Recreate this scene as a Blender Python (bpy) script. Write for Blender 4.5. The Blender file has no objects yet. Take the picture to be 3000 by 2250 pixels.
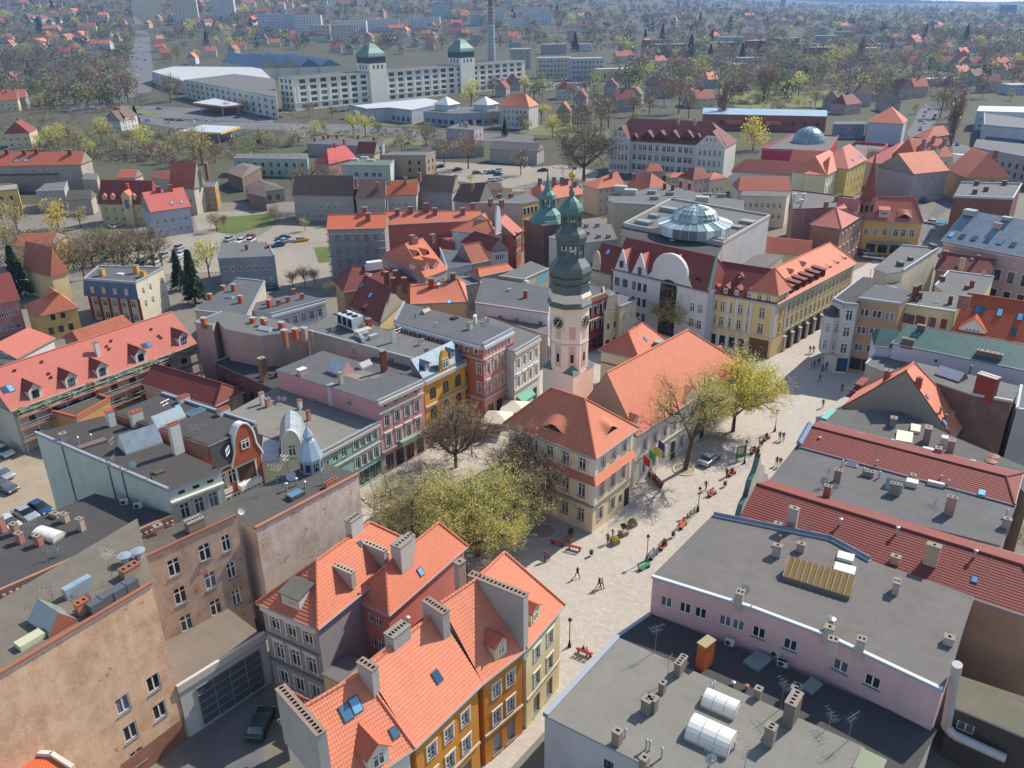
import bpy, bmesh, math, random
from math import cos, sin, pi, atan2, hypot, radians, sqrt, exp
import numpy as np
arr = np.array
from mathutils import Vector, Matrix, noise as mnoise
rnd = random.Random(7)
SC = bpy.context.scene
COL = SC.collection
# ------------------------------------------------------------------ camera
F_PX, CX, CY, CAM_H = 2421.0, 1500.0, 1125.0, 64.0
_d = arr([60.0, 5275.0, F_PX]); _d /= np.linalg.norm(_d)
_up = -_d
_f = arr([0, 0, 1.0]); _Y = _f - _f.dot(_up) * _up; _Y /= np.linalg.norm(_Y)
_X = np.cross(_Y, _up)
RW = arr([_X, _Y, _up])
cam_data = bpy.data.cameras.new("Camera")
cam = bpy.data.objects.new("Camera", cam_data); COL.objects.link(cam)
cam_data.sensor_fit = 'HORIZONTAL'; cam_data.sensor_width = 36.0
cam_data.lens = F_PX / 3000.0 * 36.0
cam_data.clip_start = 1.0; cam_data.clip_end = 30000.0
_m = np.stack([RW[:, 0], -RW[:, 1], -RW[:, 2]], axis=1)
cam.matrix_world = Matrix([[*_m[0], 0], [*_m[1], 0], [*_m[2], CAM_H], [0, 0, 0, 1]])
SC.camera = cam
# ------------------------------------------------------------------ sky, sun, exposure
SUN_EL = radians(43.0)
SUN_DIR = arr([0.80 * cos(SUN_EL), 0.60 * cos(SUN_EL), sin(SUN_EL)])
world = bpy.data.worlds.new("World"); SC.world = world; world.use_nodes = True
wn = world.node_tree
bg = wn.nodes.get("Background") or wn.nodes.new("ShaderNodeBackground")
sky = wn.nodes.new("ShaderNodeTexSky"); sky.sky_type = 'NISHITA'; sky.sun_disc = False
sky.sun_elevation = SUN_EL; sky.sun_rotation = atan2(SUN_DIR[0], SUN_DIR[1])
sky.air_density = 1.0; sky.dust_density = 0.5; sky.ozone_density = 1.0
wn.links.new(sky.outputs[0], bg.inputs[0]); bg.inputs[1].default_value = 0.15
sun_l = bpy.data.lights.new("Sun", 'SUN'); sun_l.energy = 4.6; sun_l.angle = radians(0.53); sun_l.color = (1.0, 0.93, 0.82)
sun = bpy.data.objects.new("Sun", sun_l); COL.objects.link(sun); sun.location = (200, 150, 300)
sun.rotation_euler = Vector(-SUN_DIR).to_track_quat('-Z', 'Y').to_euler()
SC.view_settings.view_transform = 'Standard'; SC.view_settings.look = 'None'
SC.view_settings.gamma = 1.0; SC.view_settings.use_curve_mapping = False
SC.view_settings.exposure = 0.42
SC.cycles.use_denoising = True
SC.cycles.max_bounces = 5; SC.cycles.diffuse_bounces = 3; SC.cycles.glossy_bounces = 2; SC.cycles.volume_bounces = 0
SC.cycles.transparent_max_bounces = 8
# ------------------------------------------------------------------ pixels to places
_OX = {'1': 0, '2': 750, '3': 1500, '4': 2200}; _OY = {'A': 0, 'B': 500, 'C': 1050, 'D': 1650}
def s(t, x, y):
 if t == 'F': return x * 3000 / 2212., y * 3000 / 2212.
 k = 800 / 2212.; return _OX[t[1]] + x * k, _OY[t[0]] + y * k
def ray(p):
 r = RW @ arr([(p[0] - CX) / F_PX, (p[1] - CY) / F_PX, 1.0]); return r
def terrain(x, y):
 d = max(0.0, y - 850.0)
 left = 1.0 / (1.0 + exp((x - 60 - 0.12 * y) / (60 + 0.10 * y)))
 z = 0.052 * d * left * min(1.0, d / 900.0)
 z += 0.004 * d * (1 - left) + (sin(x * .011 + 1.3) + sin(y * .008 + x * .004)) * min(1, d / 500.) * 2.0
 return max(min(z, 108.0), -2) if d > 0 else 0.0
def U(t, x, y, z=0.0):
 r = ray(s(t, x, y)); k = (z - CAM_H) / r[2]; return arr([r[0] * k, r[1] * k, z])
def UG(t, x, y):
 r = ray(s(t, x, y)); r = r / np.linalg.norm(r); k = 20.0
 while k < 9000:
  p = r * k
  if CAM_H + p[2] <= terrain(p[0], p[1]): break
  k += 4.0
 return arr([p[0], p[1], terrain(p[0], p[1])])
def zat(xy, t, px, py):
 r = ray(s(t, px, py)); k = hypot(xy[0], xy[1]) / hypot(r[0], r[1]); return CAM_H + r[2] * k
def UV_(t, px, py, a, b):
 r = ray(s(t, px, py)); n = arr([-(b[1] - a[1]), b[0] - a[0]])
 k = (n[0] * a[0] + n[1] * a[1]) / (n[0] * r[0] + n[1] * r[1]); return arr([r[0] * k, r[1] * k, CAM_H + r[2] * k])
def unit(v): v = np.asarray(v, float); return v / (np.linalg.norm(v) + 1e-12)
def v3(p, z=None): return arr([p[0], p[1], p[2] if z is None else z], float)
# ------------------------------------------------------------------ materials
def lin(h, k=1.0):
 if not isinstance(h, str): return tuple(h)
 o = []
 for i in (0, 2, 4):
  c = int(h[i:i + 2], 16) / 255.; o.append((c / 12.92 if c <= .04045 else ((c + .055) / 1.055) ** 2.4) * k)
 return tuple(o)
_MC = {}
class NT:
 def __init__(s_, name):
  s_.m = bpy.data.materials.new(name); s_.m.use_nodes = True; s_.t = s_.m.node_tree
  s_.b = s_.t.nodes["Principled BSDF"]; s_.out = s_.t.nodes["Material Output"]
 def n(s_, ty, **kw):
  nd = s_.t.nodes.new("ShaderNode" + ty)
  for k, v in kw.items():
   if k in nd.inputs.keys(): nd.inputs[k].default_value = v
   else: setattr(nd, k, v)
  return nd
 def l(s_, a, b): s_.t.links.new(a, b)
 def math(s_, op, a, b=None, c=None):
  nd = s_.t.nodes.new("ShaderNodeMath"); nd.operation = op
  for i, v in enumerate((a, b, c)):
   if v is None: continue
   if isinstance(v, (int, float)): nd.inputs[i].default_value = v
   else: s_.l(v, nd.inputs[i])
  return nd.outputs[0]
 def mix(s_, fac, a, b, mode='MIX'):
  nd = s_.t.nodes.new("ShaderNodeMix"); nd.data_type = 'RGBA'; nd.blend_type = mode
  for i, v in ((0, fac), (6, a), (7, b)):
   if isinstance(v, (int, float)): nd.inputs[i].default_value = v
   elif isinstance(v, tuple): nd.inputs[i].default_value = (*v[:3], 1)
   else: s_.l(v, nd.inputs[i])
  return nd.outputs[2]
 def ramp(s_, v, lo, hi):
  nd = s_.t.nodes.new("ShaderNodeMapRange"); nd.inputs[1].default_value = lo; nd.inputs[2].default_value = hi
  s_.l(v, nd.inputs[0]); return nd.outputs[0]
 def bump(s_, hgt, dist, strength=1.0):
  nd = s_.t.nodes.new("ShaderNodeBump"); nd.inputs["Strength"].default_value = strength; nd.inputs["Distance"].default_value = dist
  s_.l(hgt, nd.inputs["Height"]); s_.l(nd.outputs[0], s_.b.inputs["Normal"])
 def coords(s_, kind="Object", scale=(1, 1, 1)):
  tc = s_.t.nodes.new("ShaderNodeTexCoord"); mp = s_.t.nodes.new("ShaderNodeMapping"); mp.inputs["Scale"].default_value = scale
  s_.l(tc.outputs[kind], mp.inputs[0]); return mp.outputs[0]
 def noise(s_, vec, scale, detail=4, rough=.6):
  nd = s_.t.nodes.new("ShaderNodeTexNoise"); nd.inputs["Scale"].default_value = scale; nd.inputs["Detail"].default_value = detail
  nd.inputs["Roughness"].default_value = rough; s_.l(vec, nd.inputs["Vector"]); return nd.outputs["Fac"]
def cached(fn):
 def g(*a, **k):
  key = (fn.__name__, a, tuple(sorted(k.items())))
  if key not in _MC: _MC[key] = fn(*a, **k)
  return _MC[key]
 return g
@cached
def plaster(col, dirt=0.35, rough=0.9):
 N = NT("plaster"); c = lin(col); v = N.coords("Object"); vs = N.coords("Object", (1, 1, .16))
 big = N.ramp(N.noise(v, .22, 5), .42, .68); streak = N.ramp(N.noise(vs, 1.3, 5, .7), .5, .75); fine = N.noise(v, 6, 3)
 d = tuple(x * f for x, f in zip(c, (.60, .57, .54)))
 c1 = N.mix(N.math('MULTIPLY', big, dirt), c, d); c2 = N.mix(N.math('MULTIPLY', streak, dirt * .8), c1, d)
 c3 = N.mix(N.math('MULTIPLY', fine, .16), c2, tuple(x * .7 for x in c))
 N.l(c3, N.b.inputs["Base Color"]); N.b.inputs["Roughness"].default_value = rough; N.b.inputs["Specular IOR Level"].default_value = .2
 N.bump(N.noise(v, 9, 3), .012, .6); return N.m
@cached
def oldwall(col, patch='8a5a44', pk=.62):
 N = NT("weathered_render"); c = lin(col); v = N.coords("Object"); vs = N.coords("Object", (1, 1, .35))
 big = N.ramp(N.noise(v, .35, 8, .72), .42, .62); streak = N.ramp(N.noise(vs, 1.1, 8, .75), .46, .66)
 c1 = N.mix(N.math('MULTIPLY', big, .75), c, tuple(x * f for x, f in zip(c, (.62, .55, .5))))
 c2 = N.mix(N.math('MULTIPLY', streak, .6), c1, tuple(min(1, x * f) for x, f in zip(c, (1.2, 1.26, 1.3))))
 pm = N.ramp(N.noise(v, .5, 7, .7), pk, pk + .03)
 c3 = N.mix(N.math('MULTIPLY', pm, .8), c2, lin(patch)); c4 = N.mix(N.math('MULTIPLY', N.noise(v, 7, 3), .25), c3, tuple(x * .6 for x in c))
 N.l(c4, N.b.inputs["Base Color"]); N.b.inputs["Roughness"].default_value = .95; N.b.inputs["Specular IOR Level"].default_value = .15
 N.bump(N.math('SUBTRACT', N.noise(v, 5, 4), pm), .03, .7); return N.m
@cached
def tile(col, row=.34, var=.5, w=.24, old=.25):
 N = NT("roof_tile"); c = lin(col)
 tc = N.n("TexCoord"); sp = N.n("SeparateXYZ"); N.l(tc.outputs["UV"], sp.inputs[0]); u, v = sp.outputs[0], sp.outputs[1]
 ru = N.math('DIVIDE', u, w); rv = N.math('DIVIDE', v, row)
 cb = N.n("CombineXYZ"); N.l(N.math('FLOOR', ru), cb.inputs[0]); N.l(N.math('FLOOR', rv), cb.inputs[1])
 wn_ = N.n("TexWhiteNoise"); wn_.noise_dimensions = '3D'; N.l(cb.outputs[0], wn_.inputs[0])
 o = N.coords("Object"); big = N.ramp(N.noise(o, .35, 5, .65), .45, .72); mid = N.noise(o, 2.2, 4)
 c1 = N.mix(N.math('MULTIPLY', wn_.outputs[0], var), c, tuple(x * f for x, f in zip(c, (.72, .62, .58))))
 c2 = N.mix(N.math('MULTIPLY', big, old), c1, tuple(x * f for x, f in zip(c, (.5, .48, .5))))
 c3 = N.mix(N.math('MULTIPLY', mid, .2), c2, tuple(min(1, x * 1.15) for x in c))
 N.l(c3, N.b.inputs["Base Color"]); N.b.inputs["Roughness"].default_value = .72; N.b.inputs["Specular IOR Level"].default_value = .3
 hump = N.math('SINE', N.math('MULTIPLY', ru, 6.2832)); fr = N.math('FRACT', rv)
 N.bump(N.math('SUBTRACT', N.math('MULTIPLY', hump, .3), N.math('MULTIPLY', fr, 1.2)), .035, .55); return N.m
@cached
def bitumen(col, seam=.35, patch=.35):
 N = NT("roofing_felt"); c = lin(col, .72); tc = N.n("TexCoord"); o = N.coords("Object")
 br = N.n("TexBrick"); br.inputs["Scale"].default_value = 1.0; br.inputs["Brick Width"].default_value = 5.0; br.inputs["Row Height"].default_value = 1.0
 br.inputs["Mortar Size"].default_value = .03; br.inputs["Color1"].default_value = (.5, .5, .5, 1); br.inputs["Color2"].default_value = (.9, .9, .9, 1); br.inputs["Mortar"].default_value = (0, 0, 0, 1)
 mp = N.n("Mapping"); N.l(tc.outputs["UV"], mp.inputs[0]); wob = N.n("VectorMath", operation='ADD'); N.l(mp.outputs[0], wob.inputs[0])
 ns = N.n("TexNoise"); ns.inputs["Scale"].default_value = .5; N.l(mp.outputs[0], ns.inputs["Vector"]); scv = N.n("VectorMath", operation='SCALE'); scv.inputs["Scale"].default_value = .12
 N.l(ns.outputs["Color"], scv.inputs[0]); N.l(scv.outputs[0], wob.inputs[1]); N.l(wob.outputs[0], br.inputs["Vector"])
 big = N.ramp(N.noise(o, .16, 6, .65), .4, .7); mid = N.ramp(N.noise(o, .8, 6, .7), .45, .75); fine = N.noise(o, 9, 3)
 bw = N.n("RGBToBW"); N.l(br.outputs["Color"], bw.inputs[0])
 c0 = N.mix(N.math('MULTIPLY', N.math('SUBTRACT', 1.0, bw.outputs[0]), seam), c, tuple(x * .45 for x in c))
 c1 = N.mix(N.math('MULTIPLY', big, patch), c0, tuple(min(1, x * f) for x, f in zip(c, (1.45, 1.4, 1.32))))
 c2 = N.mix(N.math('MULTIPLY', mid, .38), c1, tuple(x * f for x, f in zip(c, (.62, .58, .52)))); c3 = N.mix(N.math('MULTIPLY', fine, .3), c2, tuple(x * .65 for x in c))
 N.l(c3, N.b.inputs["Base Color"]); N.b.inputs["Roughness"].default_value = .9; N.b.inputs["Specular IOR Level"].default_value = .25
 N.bump(N.math('ADD', N.noise(o, 1.2, 5), N.math('MULTIPLY', bw.outputs[0], .3)), .03, .6); return N.m
@cached
def seam_metal(col, w=.6, rough=.45, metal=.35):
 N = NT("sheet_metal"); c = lin(col); tc = N.n("TexCoord"); sp = N.n("SeparateXYZ"); N.l(tc.outputs["UV"], sp.inputs[0])
 fr = N.math('FRACT', N.math('DIVIDE', sp.outputs[0], w)); rib = N.math('LESS_THAN', fr, .12); o = N.coords("Object")
 c1 = N.mix(N.ramp(N.noise(o, .8, 6, .7), .4, .75), c, tuple(x * .62 for x in c))
 N.l(c1, N.b.inputs["Base Color"]); N.b.inputs["Roughness"].default_value = rough; N.b.inputs["Metallic"].default_value = metal
 N.bump(rib, .05, .9); return N.m
@cached
def brick(col, bw=.25, bh=.075, mortar='8a7f74'):
 N = NT("brickwork"); c = lin(col); tc = N.n("TexCoord"); o = N.coords("Object")
 br = N.n("TexBrick"); br.inputs["Scale"].default_value = 1; br.inputs["Brick Width"].default_value = bw; br.inputs["Row Height"].default_value = bh; br.inputs["Mortar Size"].default_value = .01
 br.inputs["Color1"].default_value = (*c, 1); br.inputs["Color2"].default_value = (*[x * .6 for x in c], 1); br.inputs["Mortar"].default_value = (*lin(mortar), 1); N.l(tc.outputs["UV"], br.inputs["Vector"])
 c1 = N.mix(N.math('MULTIPLY', N.ramp(N.noise(o, .6, 6, .7), .4, .7), .6), br.outputs["Color"], tuple(x * .45 for x in c))
 N.l(c1, N.b.inputs["Base Color"]); N.b.inputs["Roughness"].default_value = .92; N.bump(N.noise(o, 8, 4), .02, .6); return N.m
@cached
def flat(col, rough=.6, metal=0.0, spec=.4, var=.12):
 N = NT("paint"); c = lin(col); o = N.coords("Object")
 N.l(N.mix(N.math('MULTIPLY', N.noise(o, 3.0, 5, .65), var * 2), c, tuple(x * .55 for x in c)), N.b.inputs["Base Color"])
 N.b.inputs["Roughness"].default_value = rough; N.b.inputs["Metallic"].default_value = metal; N.b.inputs["Specular IOR Level"].default_value = spec; return N.m
@cached
def glass(col='1b2026', rough=.06):
 N = NT("window_glass"); c = lin(col); o = N.n("ObjectInfo")
 N.l(N.mix(N.math('POWER', o.outputs["Random"], 2.2), c, tuple(min(1, x * 9 + .06) for x in c)), N.b.inputs["Base Color"])
 N.b.inputs["Roughness"].default_value = rough; N.b.inputs["Specular IOR Level"].default_value = .6; return N.m
@cached
def leafmat(col, tr=.35, var=.35):
 N = NT("leaf"); c = lin(col); g = N.n("NewGeometry"); N.b.inputs["Roughness"].default_value = .7
 oi = N.n("ObjectInfo"); r = N.math('FRACT', N.math('ADD', g.outputs["Random Per Island"], N.math('MULTIPLY', oi.outputs["Random"], .0)))
 cc = N.mix(r, tuple(x * (1 - var) for x in c), tuple(min(1, x * (1 + var)) for x in c))
 cc = N.mix(N.math('MULTIPLY', oi.outputs["Random"], .2), cc, tuple(x * f for x, f in zip(c, (.75, .72, .7))))
 N.l(cc, N.b.inputs["Base Color"]); N.b.inputs["Specular IOR Level"].default_value = .15
 t = N.n("BsdfTranslucent"); N.l(cc, t.inputs[0]); mx = N.n("MixShader"); mx.inputs[0].default_value = min(.6, tr + .15)
 N.l(N.b.outputs[0], mx.inputs[1]); N.l(t.outputs[0], mx.inputs[2]); N.l(mx.outputs[0], N.out.inputs[0]); return N.m
@cached
def ground_mat(kind):
 N = NT(kind); o = N.coords("Object"); big = N.ramp(N.noise(o, .03, 6, .6), .35, .65); mid = N.ramp(N.noise(o, .35, 6, .7), .4, .7); fine = N.noise(o, 4, 4)
 if kind == 'paving':
  tc = N.n("TexCoord"); mp = N.n("Mapping"); mp.inputs["Rotation"].default_value = (0, 0, .62); N.l(tc.outputs["Object"], mp.inputs[0])
  br = N.n("TexBrick"); br.inputs["Scale"].default_value = 1; br.inputs["Brick Width"].default_value = .62; br.inputs["Row Height"].default_value = .42; br.inputs["Mortar Size"].default_value = .03
  a = lin('b7aea3'); br.inputs["Color1"].default_value = (*a, 1); br.inputs["Color2"].default_value = (*lin('a69d93'), 1); br.inputs["Mortar"].default_value = (*lin('9d958b'), 1); N.l(mp.outputs[0], br.inputs["Vector"])
  c1 = N.mix(N.math('MULTIPLY', mid, .2), br.outputs["Color"], lin('948b81')); c2 = N.mix(N.math('MULTIPLY', big, .4), c1, lin('beb6ac'))
  c3 = N.mix(N.math('MULTIPLY', N.ramp(N.noise(o, .13, 7, .75), .58, .7), .22), c2, lin('827a72'))
  N.l(c3, N.b.inputs["Base Color"]); N.bump(br.outputs["Fac"], .01, .5)
 else:
  P_ = {'asphalt': ('6b6a6c', '575659', '7d7a78'), 'dirt': ('9c8d78', '857761', 'b0a38d'), 'grass': ('5a6b34', '6f7440', '46572a'), 'earth': ('545240', '464932', '605c49'),
              'lot': ('938b7e', '7f786c', 'a39b8e'), 'townground': ('7a746a', '68635a', '8b857b'), 'concrete': ('a8a195', '8f887c', 'bab3a7'), 'verge': ('6e7548', '8b8160', '565f36')}[kind]
  a, b, c = [lin(x) for x in P_]
  c1 = N.mix(mid, a, b); c2 = N.mix(N.math('MULTIPLY', big, .6), c1, c); c3 = N.mix(N.math('MULTIPLY', fine, .3), c2, tuple(x * .6 for x in a))
  N.l(c3, N.b.inputs["Base Color"]); N.bump(N.noise(o, 3, 5), .05 if kind != 'grass' else .2, .6)
 N.b.inputs["Roughness"].default_value = .93; N.b.inputs["Specular IOR Level"].default_value = .2; return N.m
WHITE = lambda: flat('d6d2c8', .5)
ZINC = lambda: flat('9aa1a8', .6, .2)
DARK = lambda: flat('17171a', .8)
# ------------------------------------------------------------------ meshes
class MB:
 def __init__(s_): s_.v = []; s_.f = []; s_.m = []; s_.uv = []; s_.mats = []
 def mi(s_, mat):
  if mat not in s_.mats: s_.mats.append(mat)
  return s_.mats.index(mat)
 def poly(s_, pts, mat, ax=None):
  pts = [np.asarray(p, float) for p in pts]; i0 = len(s_.v); s_.v += [tuple(p) for p in pts]; s_.f.append(tuple(range(i0, i0 + len(pts)))); s_.m.append(s_.mi(mat))
  if ax is None:
   n = np.zeros(3)
   for i in range(len(pts)): n += np.cross(pts[i] - pts[0], pts[(i + 1) % len(pts)] - pts[0])
   n = unit(n)
   if abs(n[2]) > .995: ua, va = arr([1., 0, 0]), arr([0, 1., 0])
   else: ua = unit(np.cross((0, 0, 1.), n)); va = np.cross(n, ua)
  else: ua, va = ax
  s_.uv += [(float(p @ ua), float(p @ va)) for p in pts]
 def box(s_, c, size, mat, rz=0.0, ax=None, top=None):
  if ax is None: ax = (arr([cos(rz), sin(rz), 0]), arr([-sin(rz), cos(rz), 0]), arr([0, 0, 1.]))
  X, Y, Z = [np.asarray(a, float) for a in ax]; c = np.asarray(c, float); hx, hy, h = size[0] / 2, size[1] / 2, size[2]
  b = [c - X * hx - Y * hy, c + X * hx - Y * hy, c + X * hx + Y * hy, c - X * hx + Y * hy]; t = [p + Z * h for p in b]
  s_.poly(t, top or mat, (X, Y)); s_.poly(b[::-1], mat, (X, Y))
  for i in range(4): s_.poly([b[i], b[(i + 1) % 4], t[(i + 1) % 4], t[i]], mat)
 def prism(s_, pts, z0, z1, mat, top=None, ax=None):
  if area(pts) < 0: pts = pts[::-1]
  b = [v3(p, z0) for p in pts]; t = [v3(p, z1) for p in pts]; n = len(pts)
  s_.poly(t, top or mat, ax); s_.poly(b[::-1], mat, ax)
  for i in range(n): s_.poly([b[i], b[(i + 1) % n], t[(i + 1) % n], t[i]], mat)
 def tube(s_, a, b, r0, r1, n, mat, cap=True):
  a = np.asarray(a, float); b = np.asarray(b, float); d = unit(b - a); e = unit(np.cross(d, (0, 0, 1.) if abs(d[2]) < .9 else (1., 0, 0))); g = np.cross(d, e)
  A = [a + (e * cos(6.2832 * i / n) + g * sin(6.2832 * i / n)) * r0 for i in range(n)]; B = [b + (e * cos(6.2832 * i / n) + g * sin(6.2832 * i / n)) * r1 for i in range(n)]
  for i in range(n): s_.poly([A[i], A[(i + 1) % n], B[(i + 1) % n], B[i]][::-1], mat)
  if cap and r1 > 0: s_.poly(B[::-1], mat)
  if cap: s_.poly(A, mat)
 def lathe(s_, c, prof, n, mat, rot=0.0, smooth=False):
  c = np.asarray(c, float)
  rings = [[c + arr([r * cos(rot + 6.28318 * i / n), r * sin(rot + 6.28318 * i / n), z]) for i in range(n)] for r, z in prof]
  for k in range(len(prof) - 1):
   mm = mat[k] if isinstance(mat, (list, tuple)) else mat
   for i in range(n): s_.poly([rings[k][i], rings[k][(i + 1) % n], rings[k + 1][(i + 1) % n], rings[k + 1][i]], mm)
  if prof[-1][0] > .02: s_.poly(rings[-1], mat[-1] if isinstance(mat, (list, tuple)) else mat)
 def mesh(s_, name, org=(0, 0, 0), smooth=False):
  me = bpy.data.meshes.new(name); o = np.asarray(org, float)
  vv = (arr(s_.v) - o) if s_.v else np.zeros((0, 3)); me.from_pydata(vv.tolist(), [], s_.f)
  for m in s_.mats: me.materials.append(m)
  me.polygons.foreach_set("material_index", s_.m)
  ul = me.uv_layers.new(name="UVMap"); ul.data.foreach_set("uv", arr(s_.uv, dtype=np.float32).ravel())
  if smooth: me.polygons.foreach_set("use_smooth", [True] * len(s_.f))
  me.update(); return me
def area(p): return sum(p[i][0] * p[(i + 1) % len(p)][1] - p[(i + 1) % len(p)][0] * p[i][1] for i in range(len(p))) / 2
def link(name, me, parent=None, loc=(0, 0, 0), rz=0.0, rot=None, scale=None):
 o = bpy.data.objects.new(name, me); COL.objects.link(o); o.location = tuple(loc)
 if rot is not None: o.rotation_euler = rot
 elif rz: o.rotation_euler = (0, 0, rz)
 if scale is not None: o.scale = scale
 if parent is not None: o.parent = parent
 return o
def tag(o, label, cat, group=None, kind=None):
 if label: o["label"] = label
 if cat: o["category"] = cat
 if group: o["group"] = group
 if kind: o["kind"] = kind
 return o
def thing(name, label, cat, loc=(0, 0, 0), rz=0.0, group=None): return tag(link(name, None, None, loc, rz), label, cat, group)
def struct(name, mb, kind="structure", label=None):
 o = link(name, mb.mesh(name)); o["kind"] = kind
 if label: o["label"] = label
 return o
def clone(root, loc, rz=0.0, label=None, group=None, scale=None):
 r = root.copy(); COL.objects.link(r); r.location = tuple(loc); r.rotation_euler = (0, 0, rz)
 if label: r["label"] = label
 if group: r["group"] = group
 if scale is not None: r.scale = scale
 for ch in root.children:
  c = ch.copy(); COL.objects.link(c); c.parent = r
  for g in ch.children:
   d = g.copy(); COL.objects.link(d); d.parent = c
 return r
# ------------------------------------------------------------------ windows
_WM = {}
def win_mesh(w, h, st, d, far):
 key = (round(w, 2), round(h, 2), st, round(d, 2), far)
 if key in _WM: return _WM[key]
 col = {'w': 'd9d6ce', 'b': '4a3a30', 'g': '8d9296', 'd': '2a2624', 'k': '6b2f22'}[st[0]]; fm = flat(col, .45); X = np.eye(3)
 fr = MB(); t = .11 if w > .5 else .06; y = -d + .05
 def bar(x0, x1, z0, z1, yy=y, th=.06, mb=fr, m=fm): mb.box(((x0 + x1) / 2, yy, z0), (x1 - x0, th, z1 - z0), m)
 bar(-w / 2, w / 2, 0, t); bar(-w / 2, w / 2, h - t, h); bar(-w / 2, -w / 2 + t, t, h - t); bar(w / 2 - t, w / 2, t, h - t)
 pat = st[1:2]
 if pat == 'x': bar(-.06, .06, t, h - t); bar(-w / 2 + t, -.06, h * .66, h * .66 + .1); bar(.06, w / 2 - t, h * .66, h * .66 + .1)
 elif pat == 't': bar(-.06, .06, t, h - t)
 elif pat == '3':
  for k in (-1, 1): bar(k * w / 6 - .03, k * w / 6 + .03, t, h - t)
 elif pat == '4':
  for k in (-1, 0, 1): bar(k * w / 4 - .09, k * w / 4 + .09, t, h - t)
 elif pat == 'g':
  bar(-.06, .06, t, h - t)
  for k in (1, 2): bar(-w / 2 + t, -.035, h * k / 3, h * k / 3 + .045); bar(.035, w / 2 - t, h * k / 3, h * k / 3 + .045)
 gm = glass(); pn = MB()
 tgt = fr if far else pn
 tgt.poly([(-w / 2, -d + .02, 0), (w / 2, -d + .02, 0), (w / 2, -d + .02, h), (-w / 2, -d + .02, h)], gm)
 sl = None; su = None
 if 's' in st[2:] and not far:
  q = MB(); q.box((0, .02 - d / 2, -.07), (w + .24, d + .16, .07), flat('8d9299', .5, .3)); sl = q.mesh("sill")
 if 'u' in st[2:] and not far:
  q = MB(); um = flat('d3cdc0', .8); b = .16
  q.box((-w / 2 - b / 2, .035, -.05), (b, .07, h + .05), um); q.box((w / 2 + b / 2, .035, -.05), (b, .07, h + .05), um); q.box((0, .05, h), (w + 2 * b + .1, .1, .2), um)
  if 'h' in st[2:]: q.box((0, .09, h + .42), (w + 2 * b + .3, .22, .14), um); q.box((0, .03, h + .2), (w + .1, .06, .22), um)
  su = q.mesh("surround")
 _WM[key] = (fr.mesh("window"), None if far else pn.mesh("pane"), sl, su); return _WM[key]
def put_window(parent, p, rz, w, h, st, d=.18, far=False):
 fr, pn, sl, su = win_mesh(w, h, st, d, far)
 o = link("window", fr, parent, p, rz)
 if pn: link("pane", pn, o)
 if sl: link("sill", sl, o)
 if su: link("surround", su, o)
 return o
def W(n, fl, w=1.1, h=1.75, s0=1.0, fh=3.4, st='wxs', m=None, m0=1.0, m1=1.0, arch=False, at=None, hs=None, skip=()):
 return dict(n=n, fl=fl, w=w, h=h, s0=s0, fh=fh, st=st, m0=m if m is not None else m0, m1=m if m is not None else m1, arch=arch, at=at, hs=hs, skip=skip)
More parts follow.
